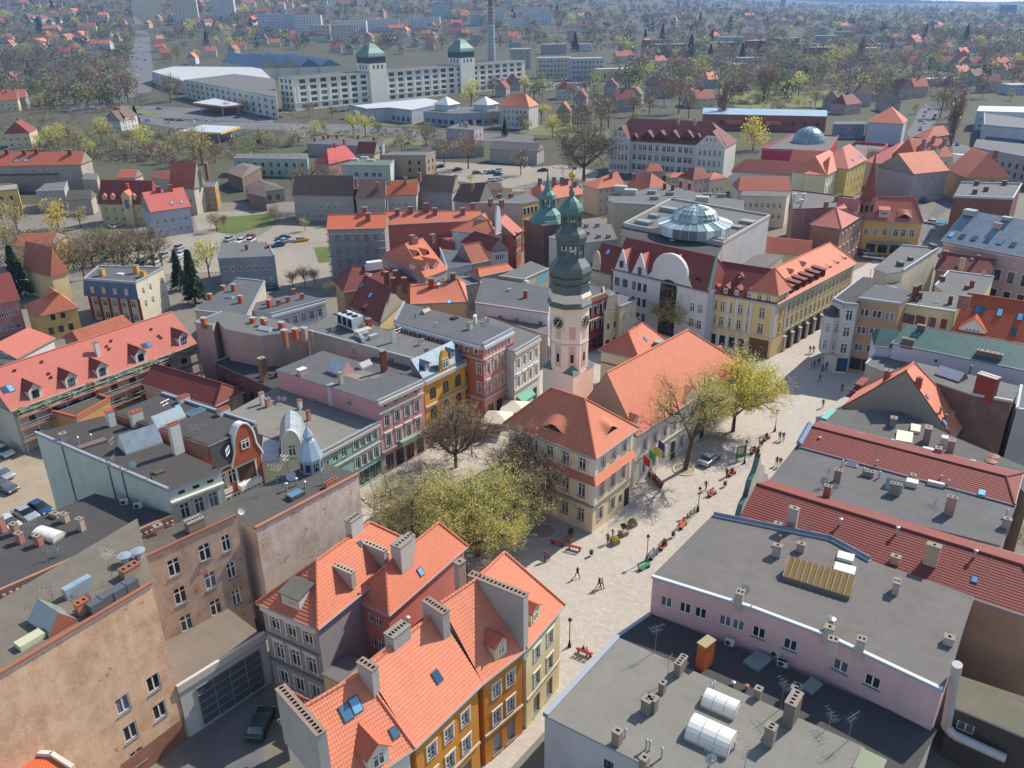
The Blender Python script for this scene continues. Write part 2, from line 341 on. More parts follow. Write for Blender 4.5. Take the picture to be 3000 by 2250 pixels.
# ------------------------------------------------------------------ buildings
class Bld:
 def __init__(b, name, label, pts, h, z0=0.0, wall=None, cat='building', far=False, group=None, ground=None):
  b.pts = [arr([p[0], p[1]], float) for p in pts]; b.h = h; b.z0 = z0; b.far = far; b.wallm = wall or plaster('c9bca8')
  c = sum(b.pts) / len(b.pts); b.org = arr([c[0], c[1], z0]); b.root = thing(name, label, cat, b.org, 0, group)
  b.sg = 1 if area(b.pts) > 0 else -1; e = b.pts[1] - b.pts[0]; b.ang = atan2(e[1], e[0]); b.planes = []; b.foot = b.pts; b.em = {}
 def loc(b, p): return np.asarray(p, float) - b.org
 def add(b, name, mb, parent=None, smooth=False):
  if not mb.f: return None
  return link(name, mb.mesh(name, b.org if parent is None or parent is b.root else np.zeros(3), smooth), b.root if parent is None else parent)
 def outward(b, i, pts=None):
  pts = pts or b.foot; a, c = pts[i % len(pts)], pts[(i + 1) % len(pts)]; d = unit(c - a); return arr([d[1], -d[0]]) * b.sg, d, np.linalg.norm(c - a)
 def inset(b, k):
  n = len(b.pts); out = []
  for i in range(n):
   n0, d0, _ = b.outward(i - 1, b.pts); n1, d1, _ = b.outward(i, b.pts); p = b.pts[i]
   A = arr([n0, n1]); kk = k if not isinstance(k, dict) else None
   k0 = k if kk is not None else k.get((i - 1) % n, 0); k1 = k if kk is not None else k.get(i, 0)
   if abs(np.linalg.det(A)) < .05: out.append(p - n0 * max(k0, k1))
   else: out.append(p + np.linalg.solve(A, arr([-k0, -k1])))
  return out
 def walls(b, spec=None, inset=0.0, top=None, d=.18, extra=None, skip=()):
  spec = spec or {}; b.foot = b.inset(inset) if inset else b.pts; H = (b.h if top is None else top) - b.z0; mb = MB(); wins = []
  for i in range(len(b.foot)):
   if i in skip: continue
   o, dr, L = b.outward(i); a = b.foot[i]; holes = []
   for sp in (spec.get(i, []) if isinstance(spec.get(i, []), list) else [spec[i]]):
    n = sp['n']; us = sp['at'] and [f * L for f in sp['at']]
    if not us:
     m0, m1 = sp['m0'], sp['m1']; us = [m0 + (L - m0 - m1) * (k + .5) / n for k in range(n)]
    for f in range(sp['fl']):
     hh = sp['hs'][f] if sp['hs'] else sp['h']; z = sp['s0'] + f * sp['fh']
     for k, uu in enumerate(us):
      if (k, f) in sp['skip'] or z + hh > H - .05 or uu - sp['w'] / 2 < .05 or uu + sp['w'] / 2 > L - .05: continue
      holes.append((uu - sp['w'] / 2, uu + sp['w'] / 2, z, z + hh)); wins.append((i, uu, z, sp['w'], hh, sp['st']))
      if sp['arch']:
       r = sp['w'] / 2; P = lambda u_, v_: arr([*(a + dr * u_), b.z0 + v_])
       for sd in (-1, 1):
        arc = [P(uu + sd * r * cos(t_), z + hh - r + r * sin(t_)) for t_ in np.linspace(0, 1.5708, 5)] + [P(uu + sd * r, z + hh)]
        if (sd > 0) == (b.sg > 0): arc = arc[::-1]
        mb.poly(arc, b.wallm)
   wm_ = b.wallm; b.wallm = b.em.get(i, wm_); b._face(mb, a, dr, o, L, H, holes, d); b.wallm = wm_
  b.wall = b.add("wall", mb)
  for (i, uu, z, w, hh, st) in wins:
   o, dr, L = b.outward(i); p = b.foot[i] + dr * uu; put_window(b.root, b.loc((p[0], p[1], b.z0 + z)), atan2(o[1], o[0]) - pi / 2, w, hh, st, d, b.far)
  return b
 def _face(b, mb, a, dr, o, L, H, holes, d):
  P = lambda u_, v_, k=0.0: arr([*(a + dr * u_ - o * k), b.z0 + v_]); fl = b.sg < 0
  def q(pts): mb.poly(pts[::-1] if fl else pts, b.wallm)
  vs = sorted({0.0, H, *[x for h_ in holes for x in h_[2:]]})
  for k in range(len(vs) - 1):
   v0, v1 = vs[k], vs[k + 1]
   if v1 - v0 < 1e-4: continue
   hs = sorted([(h_[0], h_[1]) for h_ in holes if h_[2] < v1 - 1e-5 and h_[3] > v0 + 1e-5]); u0 = 0.0
   for x0, x1 in hs:
    if x0 > u0 + 1e-4: q([P(u0, v0), P(x0, v0), P(x0, v1), P(u0, v1)])
    u0 = max(u0, x1)
   if u0 < L - 1e-4: q([P(u0, v0), P(L, v0), P(L, v1), P(u0, v1)])
  for (x0, x1, z0, z1) in holes:
   q([P(x0, z0), P(x0, z0, d), P(x0, z1, d), P(x0, z1)][::-1]); q([P(x1, z0), P(x1, z1), P(x1, z1, d), P(x1, z0, d)][::-1])
   q([P(x0, z1), P(x0, z1, d), P(x1, z1, d), P(x1, z1)][::-1]); q([P(x0, z0), P(x1, z0), P(x1, z0, d), P(x0, z0, d)][::-1])
   if b.far is None: q([P(x0, z0, d), P(x1, z0, d), P(x1, z1, d), P(x0, z1, d)])
 def band(b, i, z, h, proud, mat, u0=0.0, u1=None, name="cornice", ext=0.0):
  o, dr, L = b.outward(i); u1 = L if u1 is None else u1; mb = MB(); c = b.foot[i] + dr * (u0 + u1) / 2 + o * (proud / 2 - .02)
  mb.box((c[0], c[1], b.z0 + z), (u1 - u0 + 2 * ext, proud + .04, h), mat, atan2(dr[1], dr[0])); return b.add(name, mb)
 def panel(b, i, u0, u1, z0, z1, mat, name="panel", proud=.03, dep=.1):
  o, dr, L = b.outward(i); mb = MB(); c = b.foot[i] + dr * (u0 + u1) / 2 + o * (proud - dep / 2)
  mb.box((c[0], c[1], b.z0 + z0), (u1 - u0, dep, z1 - z0), mat, atan2(dr[1], dr[0])); return b.add(name, mb)
 def flat(b, mat, coping=None, cop_h=.18, cop_w=.35, copm=None, over=.12, th=.2, ax=None):
  pts = b.inset(-over) if over else b.pts
  e = unit(arr([cos(b.ang), sin(b.ang), 0])); ax = ax or (e, arr([-e[1], e[0], 0])); mb = MB(); mb.prism(pts, b.h, b.h + th, ZINC(), mat, ax); b.roof = b.add("roof", mb)
  b.planes.append([v3(p, b.h + th) for p in pts]); ins = b.inset(cop_w / 2)
  for i in (coping if coping is not None else []):
   o, dr, L = b.outward(i, b.pts); c = b.pts[i] + dr * L / 2 - o * (cop_w / 2 - over - .03); q = MB(); q.box((c[0], c[1], b.h + th - .02), (L + .1, cop_w, cop_h + .02), copm or ZINC(), atan2(dr[1], dr[0])); b.add("coping", q)
  return b
 def plane(b, mb, poly, mat, step=True, row=.34, lift=.042):
  poly = [np.asarray(p, float) for p in poly]; n = np.zeros(3)
  for i in range(1, len(poly) - 1): n += np.cross(poly[i] - poly[0], poly[i + 1] - poly[0])
  n = unit(n)
  if n[2] < 0: poly = poly[::-1]; n = -n
  b.planes.append(poly)
  if abs(n[2]) > .995 or not step: mb.poly(poly, mat); return
  ua = unit(np.cross((0, 0, 1.), n)); va = np.cross(n, ua); vv = [p @ va for p in poly]; lo, hi = min(vv), max(vv); k = 0; v0 = lo
  while v0 < hi - .02:
   v1 = min(v0 + row, hi); c = clip(clip(poly, va, v0, 1), va, v1, -1)
   if len(c) >= 3:
    mb.poly([p + n * (lift * (v1 - p @ va) / row) for p in c], mat, (ua, va)); e = sorted([p for p in c if abs(p @ va - v0) < 1e-4], key=lambda p: p @ ua)
    if len(e) >= 2: mb.poly([e[0] - n * .01, e[-1] - n * .01, e[-1] + n * lift * (v1 - v0) / row, e[0] + n * lift * (v1 - v0) / row], mat, (ua, va))
   v0 += row
 def gable(b, mat, r1=None, r2=None, rh=None, i1=0.0, i2=0.0, step=True, gut=True, cap=True, th=.22, off=.5, gables=True, row=.34, capm=None, skew=None):
  A, B, C, D = [v3(p, b.h) for p in b.pts]; M1 = A + (D - A) * off; M2 = B + (C - B) * off; ax = unit(M2 - M1); L = np.linalg.norm(M2 - M1)
  if r1: R1 = UV_(*r1, M1, M2)
  if r2: R2 = UV_(*r2, M1, M2)
  if rh is not None:
   if not r1: R1 = M1 + ax * i1; R1[2] = rh
   if not r2: R2 = M2 - ax * i2; R2[2] = rh
  else:
   if not r1: R1 = v3(M1 + ax * i1, R2[2])
   if not r2: R2 = v3(M2 - ax * i2, R1[2])
   if r1 and r2 and not skew: zz = (R1[2] + R2[2]) / 2; R1[2] = R2[2] = zz
  g1 = (R1 - M1) @ ax < .35; g2 = (M2 - R2) @ ax < .35
  if g1: R1[:2] = M1[:2]
  if g2: R2[:2] = M2[:2]
  b.R1, b.R2 = R1, R2; mb = MB(); b.planes = []
  b.plane(mb, [A, B, R2, R1], mat, step, row); b.plane(mb, [C, D, R1, R2], mat, step, row)
  if not g1: b.plane(mb, [D, A, R1], mat, step, row)
  if not g2: b.plane(mb, [B, C, R2], mat, step, row)
  base = [p - arr([0, 0, th]) for p in (A, B, C, D)]; tr = flat('8f8678', .8)
  mb.poly(base if b.sg < 0 else base[::-1], tr)
  for i, (p, q) in enumerate(((A, B), (B, C), (C, D), (D, A))): mb.poly([base[i], base[(i + 1) % 4], q, p] if b.sg > 0 else [base[i], base[(i + 1) % 4], q, p][::-1], tr)
  for g, p, q, R, ed in ((g1, D, A, R1, 3), (g2, B, C, R2, 1)):
   if g:
    gw = MB(); k = (1 - (.25 if gables else 0) / max(1, np.linalg.norm(q - p))); c = (p + q) / 2; inw = unit(arr([*((M1 + M2) / 2 - c)[:2], 0])) * .1; dn = arr([0, 0, -.12])
    gw.poly([p + inw + dn, q + inw + dn, R + inw + dn] if b.sg > 0 else [p + inw + dn, q + inw + dn, R + inw + dn][::-1], b.wallm)
    b.add("gable_wall", gw); mb.poly([p - arr([0, 0, th]), q - arr([0, 0, th]), R - arr([0, 0, th])][::1], tr)
  b.roof = b.add("roof", mb)
  if cap and not b.far:
   cm = capm or mat; q = MB(); segs = [(R1, R2)]
   if not g1: segs += [(D, R1), (A, R1)]
   if not g2: segs += [(B, R2), (C, R2)]
   for p0, p1 in segs:
    Lc = np.linalg.norm(p1 - p0); nn = max(1, int(Lc / .42)); up = arr([0, 0, .07])
    for k in range(nn): q.tube(p0 + (p1 - p0) * (k / nn) + up, p0 + (p1 - p0) * ((k + 1.08) / nn if k < nn - 1 else 1) + up, .15, .12, 6, cm, True)
   link("ridge_cap", q.mesh("ridge_cap", b.org), b.roof)
  if gut and not b.far:
   for p0, p1 in ((A, B), (C, D)) + (((D, A),) if not g1 else ()) + (((B, C),) if not g2 else ()):
    q = MB(); q.tube(p0 + (0, 0, -.06), p1 + (0, 0, -.06), .11, .11, 6, ZINC()); link("gutter", q.mesh("gutter", b.org), b.roof)
  return b
 def hit(b, t, x, y):
  r = ray(s(t, x, y)); best = None; o = arr([0, 0, CAM_H])
  for tight in (True, False):
   for pl in b.planes:
    n = unit(sum(np.cross(pl[i] - pl[0], pl[i + 1] - pl[0]) for i in range(1, len(pl) - 1)))
    dn = r @ n
    if abs(dn) < 1e-6: continue
    k = ((pl[0] - o) @ n) / dn
    if k <= 0: continue
    p = o + r * k; ins = inpoly(p, pl) if tight else True
    dd = k if tight else np.linalg.norm(p - np.mean(pl, axis=0))
    if ins and (best is None or dd < best[0]): best = (dd, p, n if n[2] > 0 else -n)
   if best: break
  if best is None: pl = b.planes[0]; return np.mean(pl, axis=0), arr([0, 0, 1.])
  return best[1], best[2]
 def chim(b, t, x, y, w=.5, d=.5, h=1.3, n=1, mat=None, cap=None, rz=0.0, sink=.8):
  p, nn = b.hit(t, x, y); mat = mat or plaster('a79b8d', .6); cap = cap or flat('8c8378', .9); mb = MB(); a = b.ang + rz
  X = arr([cos(a), sin(a), 0]); Y = arr([-sin(a), cos(a), 0]); Z = arr([0, 0, 1.]); zt = p[2] + h
  mb.box((p[0], p[1], p[2] - sink), (w, d, h + sink - .12), mat, a)
  if n <= 0: mb.box((p[0], p[1], zt - .12), (w + .14, d + .14, .12), cap, a)
  else:
   hw, hd = w / 2 + .05, d / 2 + .05; c = arr([p[0], p[1], 0]); fw = min(.24, (w - .1) / n * .62); fd = min(d * .5, .34); P = lambda x_, y_, z_: c + X * x_ + Y * y_ + Z * z_; z0 = zt - .12
   for sx in ((-hw, -hd, hw, -hd), (hw, -hd, hw, hd), (hw, hd, -hw, hd), (-hw, hd, -hw, -hd)): mb.poly([P(sx[0], sx[1], z0), P(sx[2], sx[3], z0), P(sx[2], sx[3], zt), P(sx[0], sx[1], zt)], cap)
   mb.poly([P(-hw, -hd, z0), P(-hw, hd, z0), P(hw, hd, z0), P(hw, -hd, z0)], cap)
   mb.poly([P(-hw, -hd, zt), P(hw, -hd, zt), P(hw, -fd / 2, zt), P(-hw, -fd / 2, zt)], cap); mb.poly([P(-hw, fd / 2, zt), P(hw, fd / 2, zt), P(hw, hd, zt), P(-hw, hd, zt)], cap)
   xs = [-hw]
   for k in range(n): cx_ = (k + .5) / n * w - w / 2; xs += [cx_ - fw / 2, cx_ + fw / 2]
   xs.append(hw)
   for k in range(0, len(xs), 2): mb.poly([P(xs[k], -fd / 2, zt), P(xs[k + 1], -fd / 2, zt), P(xs[k + 1], fd / 2, zt), P(xs[k], fd / 2, zt)], cap)
   for k in range(1, len(xs) - 1, 2):
    x0, x1 = xs[k], xs[k + 1]; zb = zt - .1; mb.poly([P(x0, -fd / 2, zb), P(x1, -fd / 2, zb), P(x1, fd / 2, zb), P(x0, fd / 2, zb)], DARK())
  return b.add("chimney", mb)
 def vent(b, t, x, y, h=.9, r=.07, mat=None):
  p, nn = b.hit(t, x, y); q = MB(); m = mat or flat('b8bcc0', .4, .6); q.tube(p - (0, 0, .3), p + (0, 0, h), r, r, 8, m); q.tube(p + (0, 0, h), p + (0, 0, h + .06), r * 1.9, r * 1.9, 8, m); q.tube(p + (0, 0, h + .06), p + (0, 0, h + .16), r * 1.9, .02, 8, m); return b.add("vent_pipe", q)
 def skylight(b, t, x, y, w=.8, l=1.2, rise=.12, frame=None, pane=True, name="skylight", gl=None):
  p, n = b.hit(t, x, y)
  if n[2] > .995: X = arr([cos(b.ang), sin(b.ang), 0.])
  else: X = unit(np.cross((0, 0, 1.), n))
  Yv = np.cross(n, X); q = MB(); fm = frame or flat('4a4f55', .5, .3); q.box(p - n * .05, (w, l, rise + .05), fm, ax=(X, Yv, n)); o = b.add(name, q)
  if pane: g = MB(); g.box(p + n * rise - b.org, (w - .16, l - .16, .02), gl or glass('2c4a63', .08), ax=(X, Yv, n)); link("pane", g.mesh("pane"), o)
  return o
 def hutch(b, t, x, y, w=2, l=1.2, h=.9, gl=None, wall=None, rz=0.0):
  p, n = b.hit(t, x, y); a = b.ang + rz; X = arr([cos(a), sin(a), 0]); Y = arr([-sin(a), cos(a), 0]); Z = arr([0, 0, 1.]); q = MB(); m = wall or flat('b9b6ae', .7); g = gl or seam_metal('b8c0c4', .4)
  q.box(p - Z * .2, (w, l, .45), m, a); c = p + Z * .25; E = [c - X * w / 2 - Y * l / 2, c + X * w / 2 - Y * l / 2, c + X * w / 2 + Y * l / 2, c - X * w / 2 + Y * l / 2]; R = [c - X * w / 2 + Z * h, c + X * w / 2 + Z * h]
  q.poly([E[0], E[3], R[0]][::-1], m); q.poly([E[1], E[2], R[1]], m); o = b.add("roof_light", q); q2 = MB()
  q2.poly([E[0], E[1], R[1], R[0]], g); q2.poly([E[2], E[3], R[0], R[1]], g); link("glazing", q2.mesh("glazing", b.org), o); return o
 def barrel(b, t, x, y, w=3.2, l=2.2, h=.9, rz=0.0):
  p, n = b.hit(t, x, y); a = b.ang + rz; X = arr([cos(a), sin(a), 0]); Y = arr([-sin(a), cos(a), 0]); Z = arr([0, 0, 1.]); q = MB(); m = flat('d8d6cc', .35); q.box(p - Z * .1, (w, l, .35), flat('a9a69c', .7), a); o = b.add("roof_light", q); q2 = MB(); c = p + Z * .25; N_ = 10
  ar = [c + Y * (-l / 2 * cos(pi * k / N_)) + Z * (h * sin(pi * k / N_)) for k in range(N_ + 1)]
  for k in range(N_): q2.poly([ar[k] - X * w / 2, ar[k] + X * w / 2, ar[k + 1] + X * w / 2, ar[k + 1] - X * w / 2], m)
  q2.poly([p_ + X * w / 2 for p_ in ar], m); q2.poly([p_ - X * w / 2 for p_ in ar][::-1], m)
  for f in (-.5, -.17, .17, .5):
   for k in range(N_): q2.tube(ar[k] + X * w * f, ar[k + 1] + X * w * f, .03, .03, 4, flat('9b9a92', .5), False)
  link("dome_panel", q2.mesh("dome_panel", b.org), o); return o
 def antenna(b, t, x, y, h=2.5, kind=0):
  p, n = b.hit(t, x, y); q = MB(); m = flat('9a9a98', .4, .7); q.tube(p - (0, 0, .3), p + (0, 0, h), .03, .025, 5, m); a = rnd.uniform(0, 3.1); X = arr([cos(a), sin(a), 0]); Y = arr([-sin(a), cos(a), 0])
  for z, l in ((h - .1, 1.5), (h - .6, 1.0)):
   c = p + (0, 0, z); q.tube(c - X * l / 2, c + X * l / 2, .02, .02, 4, m)
   for k in range(5): e = c + X * (-l / 2 + l * k / 4); q.tube(e - Y * (.45 - .05 * k), e + Y * (.45 - .05 * k), .014, .014, 4, m, False)
  return b.add("antenna", q)
 def dish(b, t, x, y, r=.4, h=.8, az=None):
  p, n = b.hit(t, x, y); q = MB(); m = flat('b0b0ae', .5); q.tube(p - (0, 0, .2), p + (0, 0, h), .03, .03, 5, flat('7a7a7a', .5)); a = az if az is not None else rnd.uniform(-2.4, -.6); d = unit((cos(a), sin(a), .45)); X = unit(np.cross(d, (0, 0, 1.))); Yv = np.cross(X, d); c = p + (0, 0, h)
  pr = [(0, 0), (r * .5, .04), (r, .14)]; N_ = 12; rings = [[c + (X * cos(6.2832 * i / N_) + Yv * sin(6.2832 * i / N_)) * rr + d * zz for i in range(N_)] for rr, zz in pr[1:]]
  q.poly(rings[0], m)
  for i in range(N_): q.poly([rings[0][i], rings[0][(i + 1) % N_], rings[1][(i + 1) % N_], rings[1][i]], m)
  q.tube(c, c + d * .45, .015, .015, 4, m); q.box(c + d * .45, (.08, .08, .08), m); return b.add("satellite_dish", q)
 def acunit(b, p, rz, w=.9, h=.65, d=.35):
  q = MB(); q.box(p, (w, d, h), flat('c9c8c2', .5), rz); o = b.add("air_conditioner", q); X = arr([cos(rz), sin(rz), 0]); Y = arr([-sin(rz), cos(rz), 0]); g = MB(); c = np.asarray(p, float) + (0, 0, h / 2) - Y * (d / 2)
  g.tube(c - X * w * .15, c - X * w * .15 - Y * .03, h * .4, h * .4, 12, flat('3a3c3e', .6)); link("fan", g.mesh("fan", b.org), o); return o
 def dormer(b, t, x, y, w=1.4, h=1.5, rise=.7, win=(.8, 1.1), wall=None, roofm=None, st='wx', kind='gable', depth=None):
  p, n = b.hit(t, x, y); o2 = unit(arr([n[0], n[1], 0.])); X = arr([-o2[1], o2[0], 0.]); Z = arr([0, 0, 1.]); sl = hypot(n[0], n[1]) / max(n[2], .05)
  dp = (h + (rise if kind == 'gable' else .15)) / sl + .25 if depth is None else depth; dp = min(dp, 6); q = MB(); wm = wall or b.wallm; rm = roofm
  f = [p - X * w / 2 - Z * .3, p + X * w / 2 - Z * .3]; ft = [p - X * w / 2 + Z * h, p + X * w / 2 + Z * h]; bk = -o2 * dp
  ap = (ft[0] + ft[1]) / 2 + Z * rise
  if kind == 'gable': q.poly([f[0], f[1], ft[1], ap, ft[0]], wm)
  else: q.poly([f[0], f[1], ft[1], ft[0]], wm)
  q.poly([f[1], f[1] + bk, ft[1] + bk, ft[1]], wm); q.poly([f[0] + bk, f[0], ft[0], ft[0] + bk], wm); o = b.add("dormer", q); r = MB(); ov = o2 * .22
  if kind == 'gable':
   e0, e1 = ft[0] - X * .2 - Z * .12, ft[1] + X * .2 - Z * .12; a0 = ap + Z * .08
   for (E0, sgn) in ((e0, 1), (e1, -1)):
    pl = [E0 + ov, a0 + ov, a0 + bk, E0 + bk]; r.poly(pl if sgn < 0 else pl[::-1], rm); r.poly([x_ - Z * .1 for x_ in (pl if sgn > 0 else pl[::-1])], rm)
   r.poly([e0 + ov, e0 + ov - Z * .1, a0 + ov - Z * .1, a0 + ov], rm); r.poly([e1 + ov, a0 + ov, a0 + ov - Z * .1, e1 + ov - Z * .1], rm)
  else:
   c = (ft[0] + ft[1]) / 2; tiltz = Z * (rise if kind == 'shed' else .05)
   for zz in (0, .12):
    pl = [ft[0] - X * .2 + ov + Z * zz, ft[1] + X * .2 + ov + Z * zz, ft[1] + X * .2 + bk + tiltz + Z * zz, ft[0] - X * .2 + bk + tiltz + Z * zz]; r.poly(pl if zz else pl[::-1], rm)
   r.poly([ft[0] - X * .2 + ov, ft[1] + X * .2 + ov, ft[1] + X * .2 + ov + Z * .12, ft[0] - X * .2 + ov + Z * .12], rm)
  link("dormer_roof", r.mesh("dormer_roof", b.org), o)
  if win: put_window(o, (p + Z * (h - win[1]) * .55 + o2 * .02) - b.org, atan2(o2[1], o2[0]) - pi / 2, win[0], win[1], st, .04, True)
  return o
def inpoly(p, pl):
 c = False
 for a, e in zip(pl, pl[1:] + pl[:1]):
  if (a[1] > p[1]) != (e[1] > p[1]) and p[0] < (e[0] - a[0]) * (p[1] - a[1]) / (e[1] - a[1]) + a[0]: c = not c
 return c
def clip(poly, ax, v, sg):
 out = []
 for i in range(len(poly)):
  a, c = poly[i], poly[(i + 1) % len(poly)]; da, dc = (a @ ax - v) * sg, (c @ ax - v) * sg
  if da >= -1e-9: out.append(a)
  if (da > 1e-9 and dc < -1e-9) or (da < -1e-9 and dc > 1e-9): out.append(a + (c - a) * (da / (da - dc)))
 return out
def pts(h, *q):
 out = []; t = None; i = 0
 while i < len(q):
  if isinstance(q[i], str): t = q[i]; i += 1
  out.append(U(t, q[i], q[i + 1], h)); i += 2
 return out
def para(h, *q):
 p = pts(h, *q); return p[:3] + [p[0] + p[2] - p[1]]
def strip(h, dep, *q):
 a, c = pts(h, *q)[:2]; d = unit((c - a)[:2]); n = arr([-d[1], d[0], 0]) * dep; return [a, c, c + n, a + n]
def sheet(name, z, mat, polys, kind="structure", label=None):
 mb = MB()
 for i_, p in enumerate(polys):
  p = [v3(x, z + .005 * i_) for x in p]; mb.poly(p if area(p) > 0 else p[::-1], mat, (arr([1., 0, 0]), arr([0, 1., 0])))
 return struct(name, mb, kind, label)
# ================================================================== the ground
T_RED = lambda: tile('b4664f', var=.35, old=.18)
T_SAL = lambda: tile('c6775a', var=.32, old=.2)
T_NEW = lambda: tile('cf7f62', var=.3, old=.18)
T_PINK = lambda: tile('b86e60', var=.22, old=.12)
T_DK = lambda: tile('80423a', var=.25, old=.2)
T_OLD = lambda: tile('a8654c', var=.7, old=.4)
T_BRN = lambda: tile('6f5a4e', var=.5, old=.4)
BIT = lambda: bitumen('6f7073')
BITD = lambda: bitumen('5a5857')
BITG = lambda: bitumen('7e7d7b', seam=.25)
BITO = lambda: bitumen('96938a', seam=.22, patch=.25)
STONE = lambda: flat('b9b0a2', .85)
def terrain_sheet():
 mb = MB(); m = ground_mat('townground'); e = ground_mat('earth')
 ys = list(range(-60, 900, 120)) + [900, 960, 1030, 1100, 1200, 1300, 1420, 1560, 1700, 1900, 2100, 2400, 2800, 3300, 4000, 5200, 7000, 9000]
 fx = [-1.3, -1.0, -.85, -.7, -.58, -.48, -.38, -.3, -.22, -.14, -.07, 0, .07, .14, .22, .3, .38, .48, .58, .7, .85, 1.0, 1.3]
 P = lambda f, y: (lambda x: arr([x, y, terrain(x, y) - .02]))(f * max(y + 160, 200))
 for i in range(len(ys) - 1):
  for k in range(len(fx) - 1): mb.poly([P(fx[k], ys[i]), P(fx[k + 1], ys[i]), P(fx[k + 1], ys[i + 1]), P(fx[k], ys[i + 1])], m if ys[i] < 200 else e, (arr([1., 0, 0]), arr([0, 1., 0])))
 me = mb.mesh("ground", smooth=True); o = link("ground", me); o["kind"] = "structure"
terrain_sheet()
g0 = lambda *q: pts(0.0, *q)
sheet("square_paving", .01, ground_mat('paving'), [g0('F', 760, 1010, 'F', 960, 860, 'F', 1130, 760, 'F', 1290, 660, 'F', 1560, 640, 'F', 1640, 700, 'F', 1890, 560, 'F', 2000, 620, 'F', 1860, 900, 'F', 1700, 1130, 'F', 1480, 1330, 'F', 1260, 1490, 'F', 1010, 1760, 'F', 900, 1700, 'F', 1130, 1330, 'F', 1000, 1220, 'F', 760, 1200)])
def Gb(name, label, h, P, r1=None, r2=None, wall=None, roof=None, spec=None, inset=.35, cat='house', far=False, z0=0., group=None, em=None, **k):
 b = Bld(name, label, P, h, z0, wall, cat, far, group); b.em = em or {}; b.walls(spec, inset, top=h - .12); b.gable(roof or T_RED(), r1, r2, **k); return b
def Fl(name, label, h, P, wall=None, roof=None, spec=None, cop=None, cat='building', far=False, z0=0., group=None, em=None, **k):
 b = Bld(name, label, P, h, z0, wall, cat, far, group); b.em = em or {}; b.walls(spec, 0.0); b.flat(roof or BIT(), cop, **k); return b
PL = plaster
# ================================================================== town hall
TH_C = PL('e6d2b0', .18); TH_L = PL('e0dacd', .18)
TT = T_SAL()
q = para(11.85, 'C3', -75, 531, 680, 815, 1027, 565)
b = Gb('town_hall', 'cream town hall block with red hipped roof and eyebrow dormers on the square', 11.85, q, ('C3', 320, 245), ('C3', 590, 325), TH_C, TT, inset=.55, cat='town hall',
       spec={0: [W(5, 1, 1.15, 1.9, 1.4, 3.4, 'wxsu', m=.6), W(5, 1, 1.2, 2.1, 5.0, 3.4, 'wxsu', m=.6), W(5, 1, 1.15, 1.7, 9.2, 3.4, 'wxsu', m=.6)],
             1: [W(3, 1, 1.15, 1.9, 1.4, 3.4, 'wxsu', at=[.2, .52]), W(3, 1, 1.2, 2.1, 5.0, 3.4, 'wxsu', m=.7), W(3, 1, 1.15, 1.7, 9.2, 3.4, 'wxsu', m=.7)]})
for i in (0, 1):
 o_, dr, L = b.outward(i)
 b.band(i, 4.05, .28, .22, flat('8f8a84', .8)); b.band(i, 11.3, .35, .3, STONE()); b.band(i, 7.55, .22, .2, STONE())
 for u in ([0.35, L - .35] if i else [.35, 4.4, L - .35]): b.panel(i, u - .3, u + .3, 4.35, 7.5, TH_L, "pilaster", .1, .16); b.panel(i, u - .3, u + .3, 8.75, 11.3, TH_L, "pilaster", .08, .14)
 for k in range(9): b.panel(i, .02, L - .02, .35 + k * .42, .38 + k * .42, flat('a8977c', .9), "groove", .012, .05) if i == 0 else None
 a, c = b.foot[i], b.foot[(i + 1) % 4]; mb = MB(); n3 = arr([*o_, 0]); A, B = v3(a, 8.7), v3(c, 8.7)
 d3 = arr([*dr, 0]); A2, B2 = v3(a, 7.85) + n3 * .75 - d3 * .75 * (1 if i == 1 else 0), v3(c, 7.85) + n3 * .75 + d3 * .75 * (1 if i == 0 else 0)
 b.plane(mb, [A2, B2, B, A], TT); mb.poly([A2, v3(a, 7.8), v3(c, 7.8), B2], STONE()); b.add("skirt_roof", mb)
b.panel(1, 8.0, 9.2, .05, 2.9, flat('2e2722', .6), "door", .04); b.panel(1, 6.6, 7.2, 1.6, 2.6, flat('3f6b52', .5), "plaque", .05)
b.panel(1, 4.4, 4.8, 1.5, 2.4, flat('4a7a66', .5), "plaque", .05)
def eyebrow(b, t, x, y, w, h, mat):
 p, n = b.hit(t, x, y); o2 = unit(arr([n[0], n[1], 0])); X = arr([-o2[1], o2[0], 0]); up = unit(arr([0, 0, 1.]) - n * n[2]); q = MB(); N_ = 14; dp = h / (hypot(n[0], n[1]) / n[2]) * 2.0
 f = lambda k: .5 - .5 * cos(2 * pi * k / N_)
 fr = [p + X * w * (k / N_ - .5) + arr([0, 0, h * f(k)]) + n * .03 for k in range(N_ + 1)]; bk = [p + X * w * .8 * (k / N_ - .5) + up * dp * 1.3 + n * .03 for k in range(N_ + 1)]
 for k in range(N_):
  for j in range(6):
   g0_, g1_ = j / 6, (j + 1) / 6; L_ = lambda a_, c_, g: a_ + (c_ - a_) * g + arr([0, 0, 0])
   q.poly([L_(fr[k], bk[k], g0_), L_(fr[k + 1], bk[k + 1], g0_), L_(fr[k + 1], bk[k + 1], g1_), L_(fr[k], bk[k], g1_)], mat, (X, up))
 o = b.add("eyebrow_dormer", q); g = MB(); base = [p + X * w * (k / N_ - .5) - n * .02 - o2 * .05 for k in range(N_ + 1)]
 for k in range(N_): g.poly([base[k], base[k + 1], fr[k + 1] - o2 * .06, fr[k] - o2 * .06], DARK())
 link("opening", g.mesh("opening", b.org), o)
eyebrow(b, 'C3', 330, 585, 4.2, .9, TT); eyebrow(b, 'C3', 810, 600, 3.4, .9, TT)
TH = b
